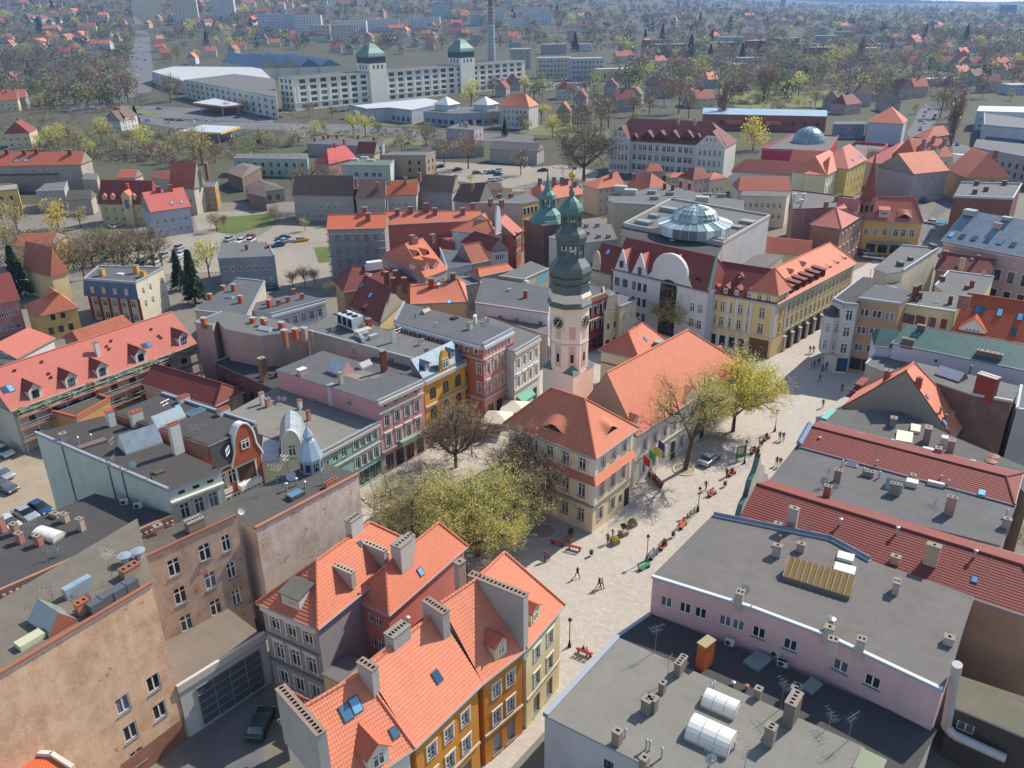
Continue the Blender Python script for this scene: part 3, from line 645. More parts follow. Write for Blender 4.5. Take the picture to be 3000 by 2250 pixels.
# long wing of the town hall
q = strip(8.6, -11.0, 'C3', 1895, 62, 'C3', 1010, 632)
wing = Gb('town_hall_wing', 'long two storey wing of the town hall with bright red tile roof', 8.6, q, ('B3', 1425, 1290), None, TH_L, T_NEW(), i2=.0, cat='town hall', inset=.4,
          spec={0: [W(11, 1, 1.15, 2.0, 1.2, 3, 'wxsu', m=1.2), W(11, 1, 1.15, 1.7, 5.1, 3, 'wxsu', m=1.2)]})
wing.band(0, 4.1, .25, .18, STONE()); wing.band(0, 8.0, .3, .25, STONE())
wing.dormer('C3', 1000, 545, 1.3, 1.2, .5, (.8, .9), PL('d0c6b4'), TT)
L_ = wing.outward(0)[2]
for u in (12.2, 21.0): wing.panel(0, u - .6, u + .6, .05, 2.9, flat('3a3430', .6), "door", .05)
mb = MB(); o_, dr, L = wing.outward(0); c0 = wing.foot[0] + dr * 17.0
pa = [v3(c0 - dr * 3.6 + o_ * .3, 8.55), v3(c0 + dr * 3.6 + o_ * .3, 8.55), v3(c0 + o_ * .3, 10.9)]
mb.poly(pa[::-1], STONE()); bk = arr([*(-o_ * 3.4), 0]); mb.poly([pa[0], pa[2], pa[2] + bk, pa[0] + bk], T_NEW()); mb.poly([pa[2], pa[1], pa[1] + bk, pa[2] + bk], T_NEW()); wing.add("pediment", mb)
# hipped annex behind the wing
A_, B_, D_ = U('B3', 1030, 1530, 8), U('B3', 1255, 1380, 8), U('B3', 700, 1455, 8)
ann = Gb('town_hall_annex', 'small hipped annex with aerial mast behind the town hall wing', 8, [A_, B_, B_ + D_ - A_, D_], ('B3', 940, 1300), ('B3', 1060, 1240), PL('d8c3a2', .25), T_SAL(), cat='town hall')
ann.skylight('B3', 1080, 1365, .7, 1.0); ann.antenna('B3', 1010, 1320, 3); ann.band(3, 5.6, .25, .12, flat('6d6660', .8))
ann.chim('B3', 1180, 1430, 1.3, 1.1, 1.2, 0, PL('8c857c'), ZINC())
E2_, = (0,)
q = strip(8.7, -9.0, 'C3', 1920, 48, 'C3', 1700, 200)
eb = Gb('town_hall_end_pavilion', 'hipped end pavilion of the town hall wing facing the arcades', 8.7, q, None, ('B3', 1690, 1420), TH_L, T_NEW(), i1=4, cat='town hall', spec={0: [W(3, 1, 1.1, 2.0, 1.2, 3, 'wxsu'), W(3, 1, 1.1, 1.7, 5.1, 3, 'wxsu')]})
# ================================================================== clock tower
def clock_tower():
 e1 = unit((TH.pts[2] - TH.pts[1])); e2 = unit((TH.pts[0] - TH.pts[1])); fc = U('C3', 490, 280, 12.0)[:2]; wd = 5.5
 c = fc + (e1 + e2) * wd / 2 * 1.0; ang = atan2(e1[1], e1[0]); zt = lambda y: zat(c, 'F', 1228, y)
 root = thing('clock_tower', 'tall octagonal cream clock tower with green copper onion spire above the town hall', 'tower', (c[0], c[1], 0))
 CR = PL('e6d8c6', .25); CU = flat('5b8078', .6, .1, .4, .45); CUD = flat('66736f', .55, .2, .4, .6); GR = PL('c2b4a2', .3)
 def add(n, mb, sm=False): return link(n, mb.mesh(n, (c[0], c[1], 0), sm), root)
 zb = zt(790)
 mb = MB(); C3_ = arr([c[0], c[1], 0]); mb.box(C3_, (wd, wd, zb), CR, ang); add('base_block', mb)
 r8 = wd / 2 / cos(pi / 8); rot = ang + pi / 8
 z1 = zt(654); z2 = zt(620)
 mb = MB(); mb.lathe(C3_, [(r8 * .98, zb - .5), (r8 * .98, z1 - .3)], 8, CR, rot); add('shaft', mb)
 for sx in (-1, 1):
  for sy in (-1, 1):
   X = arr([cos(ang), sin(ang), 0]); Y = arr([-X[1], X[0], 0]); h2 = wd / 2 + .1; p = C3_ + X * sx * h2 + Y * sy * h2 + (0, 0, zb); k = wd * .36; m = MB(); ap = C3_ + (X * sx + Y * sy) * h2 * .62 + (0, 0, zb + 1.5)
   a_, d_ = p - X * sx * k, p - Y * sy * k
   for t_ in ([p, a_, ap], [d_, p, ap], [a_, d_, ap]):
    n_ = np.cross(t_[1] - t_[0], t_[2] - t_[0]); m.poly(t_ if n_[2] > 0 else t_[::-1], CU)
   add('corner_cap', m)
 for k in range(8):
  a = ang + k * pi / 4; o2 = arr([cos(a), sin(a), 0]); X = arr([-o2[1], o2[0], 0]); f = C3_ + o2 * (wd / 2 * .98 + .0)
  if o2[1] > .5: continue
  m = MB(); hh = z1 - zb
  for (za, zc, ww, dp) in ((.08, .42, 1.0, .0), (.52, .72, .9, .0)):
   m.box(f + (0, 0, zb + hh * za), (ww, .08, hh * (zc - za)), PL('cfb5a0', .4), a + pi / 2)
   for j in range(6): tt = j / 6 * 1.0
  m.box(f + o2 * .03 + (0, 0, zb + hh * .16), (.45, .06, hh * .13), DARK(), a + pi / 2); add('niche', m)
  if k % 2 == 0 or True:
   st = MB(); st.box(f + (0, 0, zb + hh * .44), (wd * .4, .2, .14), GR, a + pi / 2); add('string_course', st)
 X = arr([cos(ang), sin(ang), 0])
 for side, o2 in ((0, X), (1, arr([X[1], -X[0], 0])), (2, -X), (3, arr([-X[1], X[0], 0]))):
  if o2[1] > .6: continue
  zc = zt(686); s_ = .98; a = atan2(o2[1], o2[0]); T_ = arr([-o2[1], o2[0], 0]); f = C3_ + o2 * (wd / 2 * .98)
  m = MB(); m.box(f + o2 * .06 + (0, 0, zc - s_), (2 * s_, .14, 2 * s_), flat('cfc8b8', .6), a + pi / 2); cl = add('clock', m)
  m = MB(); cc = f + o2 * .13 + (0, 0, zc); m.tube(cc, cc + o2 * .05, s_ * .9, s_ * .9, 28, flat('1d2024', .5)); link('dial', m.mesh('dial', (c[0], c[1], 0)), cl)
  m = MB(); wm = flat('e8e2cf', .5)
  for h_ in range(12):
   t_ = h_ * pi / 6; dd = T_ * sin(t_) + arr([0, 0, cos(t_)]); m.box(cc + o2 * .06 + dd * s_ * .64, (.09, .02, .3), wm, ax=(np.cross(o2, dd), o2, dd))
  link('numerals', m.mesh('numerals', (c[0], c[1], 0)), cl); m = MB()
  for (t_, l_) in ((.72, .45), (3.6, .72)): dd = T_ * sin(t_) + arr([0, 0, cos(t_)]); m.box(cc + o2 * .09, (.09, .02, s_ * l_), wm, ax=(np.cross(o2, dd), o2, dd))
  link('hands', m.mesh('hands', (c[0], c[1], 0)), cl)
 m = MB(); zg = zt(626); m.lathe(C3_, [(r8 * .98, z1 - .6), (r8 * 1.13, z1), (r8 * 1.13, z1 + .25), (r8 * 1.0, z1 + .7), (r8 * 1.0, z1 + 1.4), (r8 * 1.08, zg - .5), (r8 * 1.0, zg)], 8, [CR, CUD, CUD, CR, CR, CR], rot); add('cornice', m)
 zA = zt(600); zB = zt(592); m = MB(); m.lathe(C3_, [(r8 * .96, zg), (r8 * .96, zg + 1.2), (r8 * 1.0, zg + 1.3), (r8 * .94, zg + 1.4), (r8 * .94, zA), (r8 * 1.04, zA), (r8 * 1.06, zB)], 8, CUD, rot); add('belfry', m)
 for k in range(8):
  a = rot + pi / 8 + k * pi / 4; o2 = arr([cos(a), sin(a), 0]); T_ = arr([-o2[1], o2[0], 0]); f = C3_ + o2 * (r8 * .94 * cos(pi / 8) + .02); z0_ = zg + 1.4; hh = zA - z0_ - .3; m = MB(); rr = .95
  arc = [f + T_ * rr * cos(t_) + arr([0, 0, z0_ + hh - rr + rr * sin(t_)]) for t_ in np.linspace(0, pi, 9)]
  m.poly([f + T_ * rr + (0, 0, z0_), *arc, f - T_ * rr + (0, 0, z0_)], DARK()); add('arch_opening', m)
  if k in (3, 5): m = MB(); m.tube(f + o2 * .03 + (0, 0, z0_ + .7), f + o2 * .07 + (0, 0, z0_ + .7), .3, .3, 12, flat('c9a84e', .4, .6)); add('bell', m)
 zC = zt(553)
 onion = lambda r0, za, zb_, top: [(r0 * 1.0, za), (r0 * 1.06, za + (zb_ - za) * .12), (r0 * 1.08, za + (zb_ - za) * .3), (r0 * .98, za + (zb_ - za) * .55), (r0 * .8, za + (zb_ - za) * .78), (top, zb_)]
 m = MB(); m.lathe(C3_, onion(r8 * .98, zB, zC, r8 * .62), 8, CUD, rot); add('lower_dome', m)
 zD = zt(521); m = MB()
 def lantern(z0_, z1_, r0, mm):
  for k in range(8): a = rot + k * pi / 4; p = C3_ + arr([cos(a), sin(a), 0]) * r0; m.box(p + (0, 0, z0_), (.3, .3, z1_ - z0_), mm, a)
  m.lathe(C3_, [(r0 * .9, z0_ - .1), (r0 * 1.02, z0_), (r0 * 1.02, z0_ + .45), (r0 * .3, z0_ + .45)], 8, mm, rot); m.lathe(C3_, [(r0 * .95, z1_ - .35), (r0 * 1.18, z1_), (r0 * 1.18, z1_ + .25)], 8, mm, rot)
 lantern(zC, zD, r8 * .62, CUD); add('lower_lantern', m)
 zE = zt(488); m = MB(); m.lathe(C3_, onion(r8 * .72, zD + .25, zE, r8 * .48), 8, CUD, rot); add('middle_dome', m)
 zF = zt(463); m = MB(); lantern(zE, zF, r8 * .45, CUD); add('upper_lantern', m)
 zG = zt(424); m = MB(); m.lathe(C3_, [(r8 * .56, zF + .2), (r8 * .6, zF + .6), (r8 * .55, zF + (zG - zF) * .45), (r8 * .36, zF + (zG - zF) * .75), (.34, zG), (.42, zG + .6), (.12, zt(405)), (.1, zt(380))], 8, CU, rot); add('upper_dome', m)
 zH = zt(378); m = MB(); m.lathe(C3_, [(.05, zH - .45), (.4, zH - .25), (.48, zH), (.4, zH + .28), (.05, zH + .45)], 12, flat('d8a53a', .3, .8), 0); add('gilded_ball', m)
 m = MB(); m.tube(C3_ + (0, 0, zH), C3_ + (0, 0, zt(358)), .04, .03, 5, DARK()); zc = zt(366); m.box(C3_ + (.35, 0, zc), (.8, .05, .3), DARK(), ang); m.box(C3_ + (0, 0, zt(362)), (.5, .05, .06), DARK(), ang); add('weathervane', m)
 print('tower', c, zb, z1, zt(375)); return c
TC = clock_tower()
# ================================================================== the orange row in front
FR = 'wgsu'
def row_house(label, A, B, r1, r2, wall, h=10.5, n=2, i1=0., i2=0., dep=10.0, roofm=None, cols='w'):
 return Gb('tenement_house', label, h, strip(h, dep, *A, *B), r1, r2, wall, roofm or T_NEW(), spec={0: [W(n, 1, 1.2, 2.3, .4, 3, 'gps', m=.7), W(n, 1, 1.0, 1.7, 4.1, 3, FR, m=.7), W(n, 1, 1.0, 1.6, 7.3, 3, FR, m=.7)]}, i1=i1, i2=i2)
OR1, OR2, CRM, PLE = PL('cf8a3a', .25), PL('c97f33', .25), PL('dccb9c', .2), PL('d6cfbe', .2)
hp = row_house('pale cream row house at the bottom edge with double roof window and chimney wall', ('D2', 700, 1905), ('D2', 1290, 1500), ('D2', 380, 1230), ('D2', 850, 840), PLE, n=2)
ha = row_house('amber orange row house with plain long salmon roof', ('D2', 1290, 1500), ('D2', 1840, 975), ('D2', 870, 830), ('D2', 1500, 400), OR1, n=3)
hb = row_house('darker orange row house beneath the tall chimney firewall', ('D2', 1840, 975), ('D3', 125, 690), ('D2', 1420, 380), ('D2', 1830, 100), OR2, n=2)
hc = row_house('cream corner row house with hipped roof beside the street lamp', ('D3', 125, 690), ('D3', 430, 340), ('F', 1040, 1225), ('F', 1090, 1208), CRM, n=2, i2=3)
GREY = PL('a9a69f', .35)
for b, t, x, y, w, d, h, n in ((ha, 'D2', 915, 940, 1.7, .7, 1.6, 4), (hb, 'D2', 1460, 420, 2.6, .8, 1.1, 7), (hp, 'D2', 365, 1235, 6.2, .8, .7, 15), (hc, 'D2', 1960, 330, 6.0, .8, 2.3, 14)):
 b.chim(t, x, y, w, d, h, n, GREY, flat('8d7a6c', .8), rz=pi / 2, sink=5)
hb.chim('F', 995, 1260, .9, .7, 2.6, 1, GREY); ha.chim('D2', 1150, 600, 2.0, 1.1, .9, 6, GREY)
ha.skylight('D2', 1465, 920, .8, 1.1); hp.skylight('D2', 728, 1212, .9, 1.3); hp.skylight('D2', 806, 1150, .9, 1.3); hp.skylight('D2', 1118, 1375, .7, .9)
hp.dormer('D2', 1000, 1655, 1.9, 1.7, .9, (1.1, 1.3), PL('d9d4c6'), T_RED()); hb.dormer('D2', 1985, 760, 1.5, 1.7, .5, (.9, 1.2), PL('dccb9c'), T_RED())
hc.dormer('D3', 190, 480, 1.5, 1.7, .5, (.9, 1.2), PL('dccb9c'), T_RED())
for b in (hp, ha, hb, hc): b.band(0, 3.55, .22, .16, STONE()); b.band(0, 10.0, .3, .22, STONE())
hc.panel(1, .4, 3.2, .0, 3.4, flat('7d6a55', .8), "mural_panel", .06); hb.vent('D2', 1235, 530, 1.3, .12)
# grey house and salmon annex behind the row
A_, D_, B_ = U('D2', 500, 540, 10.9), U('D2', 0, 325, 10.9), U('C2', 1330, 1520, 10.9)
gh = Gb('tenement_house', 'grey rendered house with shed dormer on its hipped orange roof', 10.9, [A_, B_, B_ + D_ - A_, D_], ('D2', 490, -15), ('C2', 920, 1325), PL('98959a', .3), T_SAL(), spec={3: [W(3, 1, 1.2, 1.9, 1.0, 3, 'wtu', m=.4), W(3, 1, 1.2, 2.2, 4.3, 3, 'wxuh', m=.4), W(3, 1, 1.2, 1.7, 8.0, 3, 'wxu', m=.4)]}, i2=3.4)
gh.band(3, 10.2, .5, .35, flat('c9c5bc', .7)); gh.band(3, 7.2, .2, .15, flat('77757a', .7)); gh.band(3, 3.8, .3, .2, flat('77757a', .7))
gh.dormer('D2', 285, 355, 2.3, 1.3, .5, (1.7, .8), PL('c5c3bc'), bitumen('77756e'), 'w3', 'shed')
gh.chim('C2', 960, 1590, 3.2, .6, 1.2, 7, PL('b3aca0'), flat('a39a87', .8), rz=pi / 2); gh.chim('D2', 715, 110, 2.6, .6, 1.1, 6, PL('b3aca0'), flat('a39a87', .8), rz=pi / 2); gh.skylight('C2', 845, 1500, .5, .7); gh.chim('C2', 800, 1390, 1.7, .9, 1.6, 5, PL('c0bcb4'))
A_, D_ = U('D2', 1075, 430, 9.6), U('D2', 785, 290, 9.6); e_ = unit((gh.pts[1] - gh.pts[0])) * 13.5; B_ = A_ + (e_[0], e_[1], 0)
an = Gb('tenement_annex', 'salmon pink annex with hipped roof between the grey house and the row', 9.6, [A_, B_, B_ + D_ - A_, D_], ('D2', 1050, 20), None, PL('c2766a', .25), T_SAL(), spec={3: [W(2, 1, .8, 1.4, 1.0, 3, 'wx'), W(2, 1, .9, 1.5, 4.0, 3, 'wx'), W(2, 1, .8, 1.3, 7.2, 3, 'wx')]}, i2=2)
an.chim('C2', 1215, 1570, 2.2, .9, 1.7, 6, PL('bdb8ae')); an.chim('C2', 1190, 1640, 1.9, 1.3, 2.4, 4, PL('bdb8ae')); an.skylight('D2', 1330, 70, .7, .9); an.vent('C2', 1075, 1640, 1.0)
sm = Fl('lean_to', 'small cream lean to with felt roof behind the row', 5.2, pts(5.2, 'D2', 545, 905, 730, 1000, 840, 800, 720, 755), PL('d8c795'), BITG())
mb = MB(); nz = Gb('garden_house', 'little orange tiled roof by the chimney wall in the dark yard', 5.5, pts(5.5, 'D2', 215, 1150, 340, 1215, 460, 1120, 330, 1060), None, None, PL('c9c0ae'), T_RED(), rh=6.6)
# ================================================================== west side of the square
W4s = lambda n, **k: [W(n, 1, 1.0, 1.9, 4.3, 3, 'wxsuh', m=.5, **k), W(n, 1, 1.0, 1.8, 7.6, 3, 'wxsuh', m=.5, **k)]
PK = PL('d19d9b', .35)
w1 = Fl('tenement_house', 'pink four bay tenement with balcony beside the yellow house', 12.0, pts(12, 'C2', 985, 360, 1350, 190, 540, -50, 170, 100), PK, BIT(), {0: W4s(4) + [W(4, 1, 1.6, 2.6, .3, 3, 'dts', m=.3), W(4, 1, .8, .55, 10.6, 3, 'wp', m=.5)], 3: [W(1, 1, .9, 1.3, 9.8, 3, 'wx', at=[.72])]}, [0], cat='house')
w1.band(0, 10.0, .3, .25, STONE()); w1.band(0, 11.5, .5, .45, STONE()); w1.band(0, 3.5, .35, .3, flat('8f8b83', .8))
w1.panel(0, 3.4, 9.2, 3.5, 4.3, flat('8c9a86', .7), "balcony", .9, .95)
w1.hutch('C2', 690, 110, 3.2, 2.6, 1.9, seam_metal('c9ccc8', .5), PK, rz=pi / 2); w1.chim('C2', 690, 205, .6, .6, 1.9, 0, PL('b8aa98')); w1.chim('C2', 375, 130, 1.3, .9, 1.0, 0, PK, flat('d8d8d4', .5)); w1.hutch('C2', 880, 65, 2.2, 1.4, .7, glass('6b7478', .15)); w1.dish('C2', 755, 105)
for (x0, x1, y0, y1, c) in ((.45, .62, .35, .62, 'a49b86'), (.62, .8, .3, .5, '8f8a80')):
 P_ = lambda u, v: w1.pts[0] + (w1.pts[1] - w1.pts[0]) * u + (w1.pts[3] - w1.pts[0]) * v; mb = MB(); mb.poly([v3(P_(x0, y0), 12.206), v3(P_(x1, y0), 12.206), v3(P_(x1, y1), 12.206), v3(P_(x0, y1), 12.206)], bitumen(c)); w1.add("roof_patch", mb)
w2 = Fl('tenement_house', 'low green and pink shop house with flat felt roof beside the pink tenement', 8.7, pts(8.7, 'C2', 510, 785, 995, 525, 180, 240, -305, 500), PL('8fb5a4', .3), BITO(), {0: [W(4, 1, 1.0, 1.7, 6.5, 3, 'wxsu', m0=6.2, m1=.4), W(4, 1, 1.0, 1.8, 3.4, 3, 'wxsu', m0=6.2, m1=.4), W(4, 1, 1.5, 2.2, .4, 3, 'dt', m0=6.2, m1=.4), W(3, 1, .9, 1.4, 6.4, 3, 'wxs', m0=.3, m1=6.2)]}, [0], cat='house')
w2.band(0, 8.2, .4, .3, STONE()); w2.band(0, 5.6, .25, .2, STONE())
w2.chim('C2', 625, 375, 1.0, .8, 3.4, 0, PL('c9c9c6'), ZINC()); w2.chim('C2', 360, 410, .6, .5, 1.6, 1, PL('d0cfc9'), flat('a35a40')); w2.chim('C2', 430, 500, .5, .5, 1.6, 1, PL('b88878'), flat('a35a40')); w2.chim('C2', 55, 370, .7, .5, 2.0, 1, PL('d0cfc9')); w2.chim('C2', 100, 390, .7, .6, 1.4, 1, PL('b98e7e')); w2.skylight('C2', 490, 330, 2.2, 1.4, .2, flat('8d8a7e'), False); w2.antenna('C2', 295, 620, 1.6); w2.dish('C2', 200, 360); w2.dish('C2', 235, 365); w2.vent('C2', 205, 560, .6)
# house of curved gables
RW_ = PL('a4553a', .25); WT = flat('d5d2cb', .8)
w3 = Fl('tenement_house', 'brick red house with white arched windows, loggia and scrolled gable', 14.2, pts(14.2, 'C1', 1690, 715, 2075, 545, 1320, 300, 930, 450), RW_, BITD(), {0: [W(2, 1, 1.2, 2.1, 7.6, 3, 'wxu', at=[.13, .36], arch=True), W(4, 1, 1.1, 1.9, 4.2, 3, 'wxu', m=.4), W(4, 1, 1.2, 2.2, .6, 3, 'wx', m=.4)]}, [1], cop_h=.35, cat='house')
w3.band(0, 10.6, .45, .4, WT); o_, dr, L = w3.outward(0)
mb = MB(); a_, c_ = v3(w3.foot[0], 0), v3(w3.foot[1], 0); o3 = arr([*o_, 0]); mb.poly([a_ + o3 * .7 + (0, 0, 11.0), c_ + o3 * .7 + (0, 0, 11.0), c_ + (0, 0, 14.4), a_ + (0, 0, 14.4)], bitumen('55545a')); mb.poly([a_ + (0, 0, 11), a_ + o3 * .7 + (0, 0, 11), a_ + (0, 0, 14.4)], RW_); w3.add("mansard", mb)
def scroll_gable(b, i, u0, u1, z0, ztop, mat, name="scrolled_gable", dep=.5, trim=None, win=None, out=.12):
 o, dr, L = b.outward(i); hw = (u1 - u0) / 2; um = (u0 + u1) / 2; H_ = ztop - z0; prof = []
 for k in range(15):
  t_ = k / 14.; x = hw * (1 - .32 * (.5 - .5 * cos(pi * min(1, t_ / .5)))) if t_ <= .5 else hw * .68 * cos((t_ - .5) / .5 * pi / 2); prof.append((x, z0 + H_ * (t_ * .9 if t_ <= .5 else .45 + .55 * sin((t_ - .5) / .5 * pi / 2))))
 ol = [(um + x, z) for x, z in prof] + [(um - x, z) for x, z in prof[::-1]]; mb = MB(); P = lambda u, z, k: arr([*(b.foot[i] + dr * u + o * k), z]); fr = [P(u, z, out) for u, z in ol]; bk = [P(u, z, out - dep) for u, z in ol]
 if b.sg < 0: fr, bk = fr[::-1], bk[::-1]
 mb.poly(fr, mat); mb.poly(bk[::-1], mat)
 for k in range(len(fr)): mb.poly([fr[k], bk[k], bk[(k + 1) % len(fr)], fr[(k + 1) % len(fr)]], trim or mat)
 g = b.add(name, mb)
 if trim:
  q = MB();
  for k in range(len(ol) - 1): q.tube(P(*ol[k], out), P(*ol[k + 1], out), .14, .14, 5, trim)
  link("gable_trim", q.mesh("gable_trim", b.org), g)
 if win: put_window(g, P(um, win[2], out + .04) - b.org, atan2(o[1], o[0]) - pi / 2, win[0], win[1], 'wx', .03, True)
 return g
scroll_gable(w3, 0, L - 4.8, L - .2, 10.4, 15.8, RW_, trim=WT, win=(1.2, 1.3, 12.2), out=.8, dep=1.2); w3.panel(0, L - 3.9, L - 1.1, 7.2, 9.6, flat('5a3a2e', .8), "loggia", .04); w3.panel(0, L - 4.1, L - .9, 6.5, 7.2, WT, "balcony", .9, .9)
for u in (L - 4.1, L - 1.1): w3.panel(0, u, u + .22, 7.2, 9.8, WT, "loggia_trim", .1)
w3.panel(0, L - 4.2, L - .8, 9.6, 9.9, WT, "loggia_trim", .14)
w3.dormer('C1', 1850, 790, 1.9, 1.3, .6, (1.3, .9), WT, bitumen('5a595c'), 'wt')
for u in (1.0, 3.0): w3.panel(0, u, u + 1.2, 6.6, 7.4, WT, "relief_panel", .05)
A_, B_ = w3.pts[1], w2.pts[0]; e_ = unit(B_ - A_); n_ = arr([-e_[1], e_[0]]) * 9
w0 = Fl('tenement_house', 'narrow cream house with zinc roof and curled gable beside the turret', 8.6, [A_, B_, B_ + n_, A_ + n_], PL('cfc6a8', .3), seam_metal('a9b0b0', .6), {0: [W(3, 2, .9, 1.6, 1.6, 3.2, 'wxu')]}, None, cat='house'); L0 = w0.outward(0)[2]; scroll_gable(w0, 0, L0 * .3, L0 * .8, 8.0, 13.0, w0.wallm, trim=WT, win=(1.0, 1.7, 9.2)); roof_zinc = MB(); o0, d0, _ = w0.outward(0)
for k in range(8):
 a0, a1 = pi * k / 8, pi * (k + 1) / 8; P = lambda a_, kk: arr([*(w0.foot[0] + d0 * L0 * (.55 - .25 * cos(a_)) - o0 * kk), 8.6 + 4.0 * sin(a_)]); roof_zinc.poly([P(a0, .2), P(a1, .2), P(a1, 7), P(a0, 7)], seam_metal('a9b0b0', .6))
w0.add("barrel_roof", roof_zinc)
br_ = brick('8a4a38'); w3.wallm = br_; w3.band(3, 12.2, 2.2, .25, br_, name="brick_parapet")
for t, x, y, w, d, h, n in (('C1', 1110, 500, 1.6, .8, 1.4, 3), ('C1', 1440, 720, 1.3, .7, 3.4, 4), ('C1', 1490, 350, 1.6, .8, .9, 4), ('C1', 1815, 450, 1.6, .8, .9, 4), ('C1', 900, 500, .9, .8, 1.5, 0)): w3.chim(t, x, y, w, d, h, n, PL('c5c2ba'), flat('a5533a'))
w3.hutch('C1', 1360, 510, 4.2, 2.0, 1.3, seam_metal('8a979e', .35)); w3.skylight('C1', 1585, 440, 2.4, 1.3, .25, flat('8d8f8a'), True); w3.skylight('C1', 1440, 390, .9, .6, .15); w3.antenna('C1', 1360, 470, 2.4); w3.antenna('C1', 1590, 620, 1.5)
PW = PL('c3c7b8', .3)
w4 = Fl('tenement_house', 'pale green white house with long blank side wall and dark felt roof', 13.4, pts(13.4, 'C1', 1360, 1075, 1790, 915, 830, 480, 290, 615), PW, bitumen('5b5653', patch=.3), {0: [W(3, 1, 1.15, 2.1, 9.0, 3, 'wxuh', m=.6), W(3, 1, 1.1, 2.0, 5.2, 3, 'wxu', m=.6), W(3, 1, .8, .45, 12.4, 3, 'dp', m=.6)]}, [3], cop_h=.25, cat='house')
w4.band(0, 11.7, .3, .5, PL('cdd0c0'))
w4.hutch('C1', 1140, 700, 4.6, 3.0, 2.0, seam_metal('85929a', .35), flat('c5c4bb')); w4.skylight('C1', 750, 700, 3.4, 1.1, .3, flat('6f6158'), False); w4.skylight('C1', 1290, 925, 1.2, .9, .2, flat('5b4a3c'), False); w4.chim('C1', 520, 660, .8, .8, 1.0, 1); w4.antenna('C1', 935, 800, 2.6); w4.dish('C1', 935, 855, .45); w4.dish('C1', 1090, 900, .5); w4.vent('C1', 640, 690); w4.vent('C1', 745, 670); w4.vent('C1', 1230, 980, .8, .06, DARK())
o_, dr, L = w4.outward(3)
for f in (.22, .58, .68):
 mb = MB(); p = w4.foot[3] + dr * L * f + o_ * .08; mb.tube((p[0], p[1], 1), (p[0], p[1], 14.2), .07, .07, 6, flat('7d7f84', .5, .3)); w4.add("downpipe", mb)
w6 = Fl('shop_house', 'dark flat roofed house with dentil cornice across the lane', 10.0, pts(10, 'C1', 770, 1110, 1405, 1285, 'D1', -600, 500, 'C1', -300, 1565), PL('b99a94', .3), bitumen('5c5a59', patch=.3), None, [1], copm=flat('a8795f', .8), cat='house')
for t, x, y, w, h in (('C1', 530, 1320, .9, 1.1), ('C1', 665, 1390, .7, 1.6), ('C1', 450, 1280, 1.2, .5), ('C1', 320, 1510, .8, 1.3), ('C1', 170, 1490, .8, 1.3), ('C1', 130, 1420, .8, 1.4), ('C1', 20, 1400, 1.0, 2.0)): w6.chim(t, x, y, w, .6, h, 1, PL('b7a392' if x > 400 else 'b07a6e'))
w6.barrel('C1', 400, 1440, 3.4, 1.8, .5); w6.antenna('C1', 260, 1420, 1.8); w6.antenna('C1', 440, 1620, 1.5); w6.dish('C1', 500, 1590, .5); o_, dr, L = w6.outward(1)
mb = MB()
for k in range(int(L / .62)): p = w6.foot[1] + dr * (.3 + k * .62) + o_ * .22; mb.box((p[0], p[1], 9.35), (.3, .3, .4), flat('b08a70', .9), atan2(dr[1], dr[0]))
d_ = w6.add("dentils", mb); d_["kind"] = "stuff"; w6.band(1, 8.2, .9, .12, PL('b5827c'), name="frieze"); w6.acunit(U('C1', 1010, 1180, 10.2), .3); w6.acunit(U('C1', 1120, 1210, 10.2), .3)
# tall tan tenement with the blank wall, bottom left
TN = oldwall('d0ad90', '8f5a40', .64)
q7 = pts(18.2, 'D1', -250, 1065, 1230, 180, 'D1', -250, 470); q7 = [q7[0], q7[1], q7[1] * arr([1.17, 1.17, 1]), q7[2]]
w7 = Fl('tenement_house', 'tall tan tenement with huge cracked blank wall and rusty roof edge', 18.2, q7, TN, bitumen('857d70', patch=.5), {0: [W(2, 1, 1.3, 1.75, 4.3, 3, 'wts', at=[.675, .87]), W(1, 1, 1.3, 1.75, 1.2, 3, 'wts', at=[.675]), W(2, 1, 1.3, 1.75, 7.6, 3, 'wts', at=[.675, .875])]}, [0], copm=flat('9c6248', .8), cat='house')
w7.hutch('D1', 430, 480, 3.2, 2.4, 1.5, glass('6f7b70', .2), flat('9a5a44'), rz=pi / 2); w7.skylight('D1', 250, 640, 2.0, 1.0, .5, flat('bdbd9c'), False); w7.chim('D1', 680, 400, 1.0, .6, 1.2, 2, PL('b07d60'), flat('a85a38')); w7.chim('D1', 1060, 90, 1.6, .9, .9, 3, PL('a08870'), flat('8b5a42')); w7.antenna('D1', 920, 160, 3.5); w7.antenna('D1', 430, 290, 1.4); w7.dish('D1', 735, 350, .45)
def roof_box(b, t, x, y, w, d, h, mat, rz=0.0, name="roof_vent"):
 p, n = b.hit(t, x, y); mb = MB(); mb.box(p - (0, 0, .2), (w, d, h + .2), mat, b.ang + rz); return b.add(name, mb)
w7.panel(0, w7.outward(0)[2] - 6.5, w7.outward(0)[2] - .1, 0, 2.6, brick('9a5a40'), "bare_brick", .02, .1)
bo = Fl('corner_house', 'orange tiled roof with white rim at the very bottom edge', 9.0, pts(9, 'D1', -200, 1640, 'D1', 180, 1555, 'D1', 430, 1570, 'D1', 600, 1680, 'D1', 500, 1900, 'D1', -200, 1900), PL('cfcabf'), tile('c4623c', var=.25, old=.1), None, [0, 1, 2], cop_h=.35, copm=PL('cfcabf'), cat='house')
for x, y in ((780, 390), (865, 330), (965, 275), (1065, 215)): roof_box(w7, 'D1', x, y, 1.1, .9, 1.0, flat('565a5e', .6))
roof_box(w7, 'D1', 640, 230, 2.4, .7, 1.0, flat('9fb0bb', .4, .3), name="ventilation_louvre")
for x, y in ((1020, 0), (1130, -40)): w7.vent('D1', x, y, .8, .35)
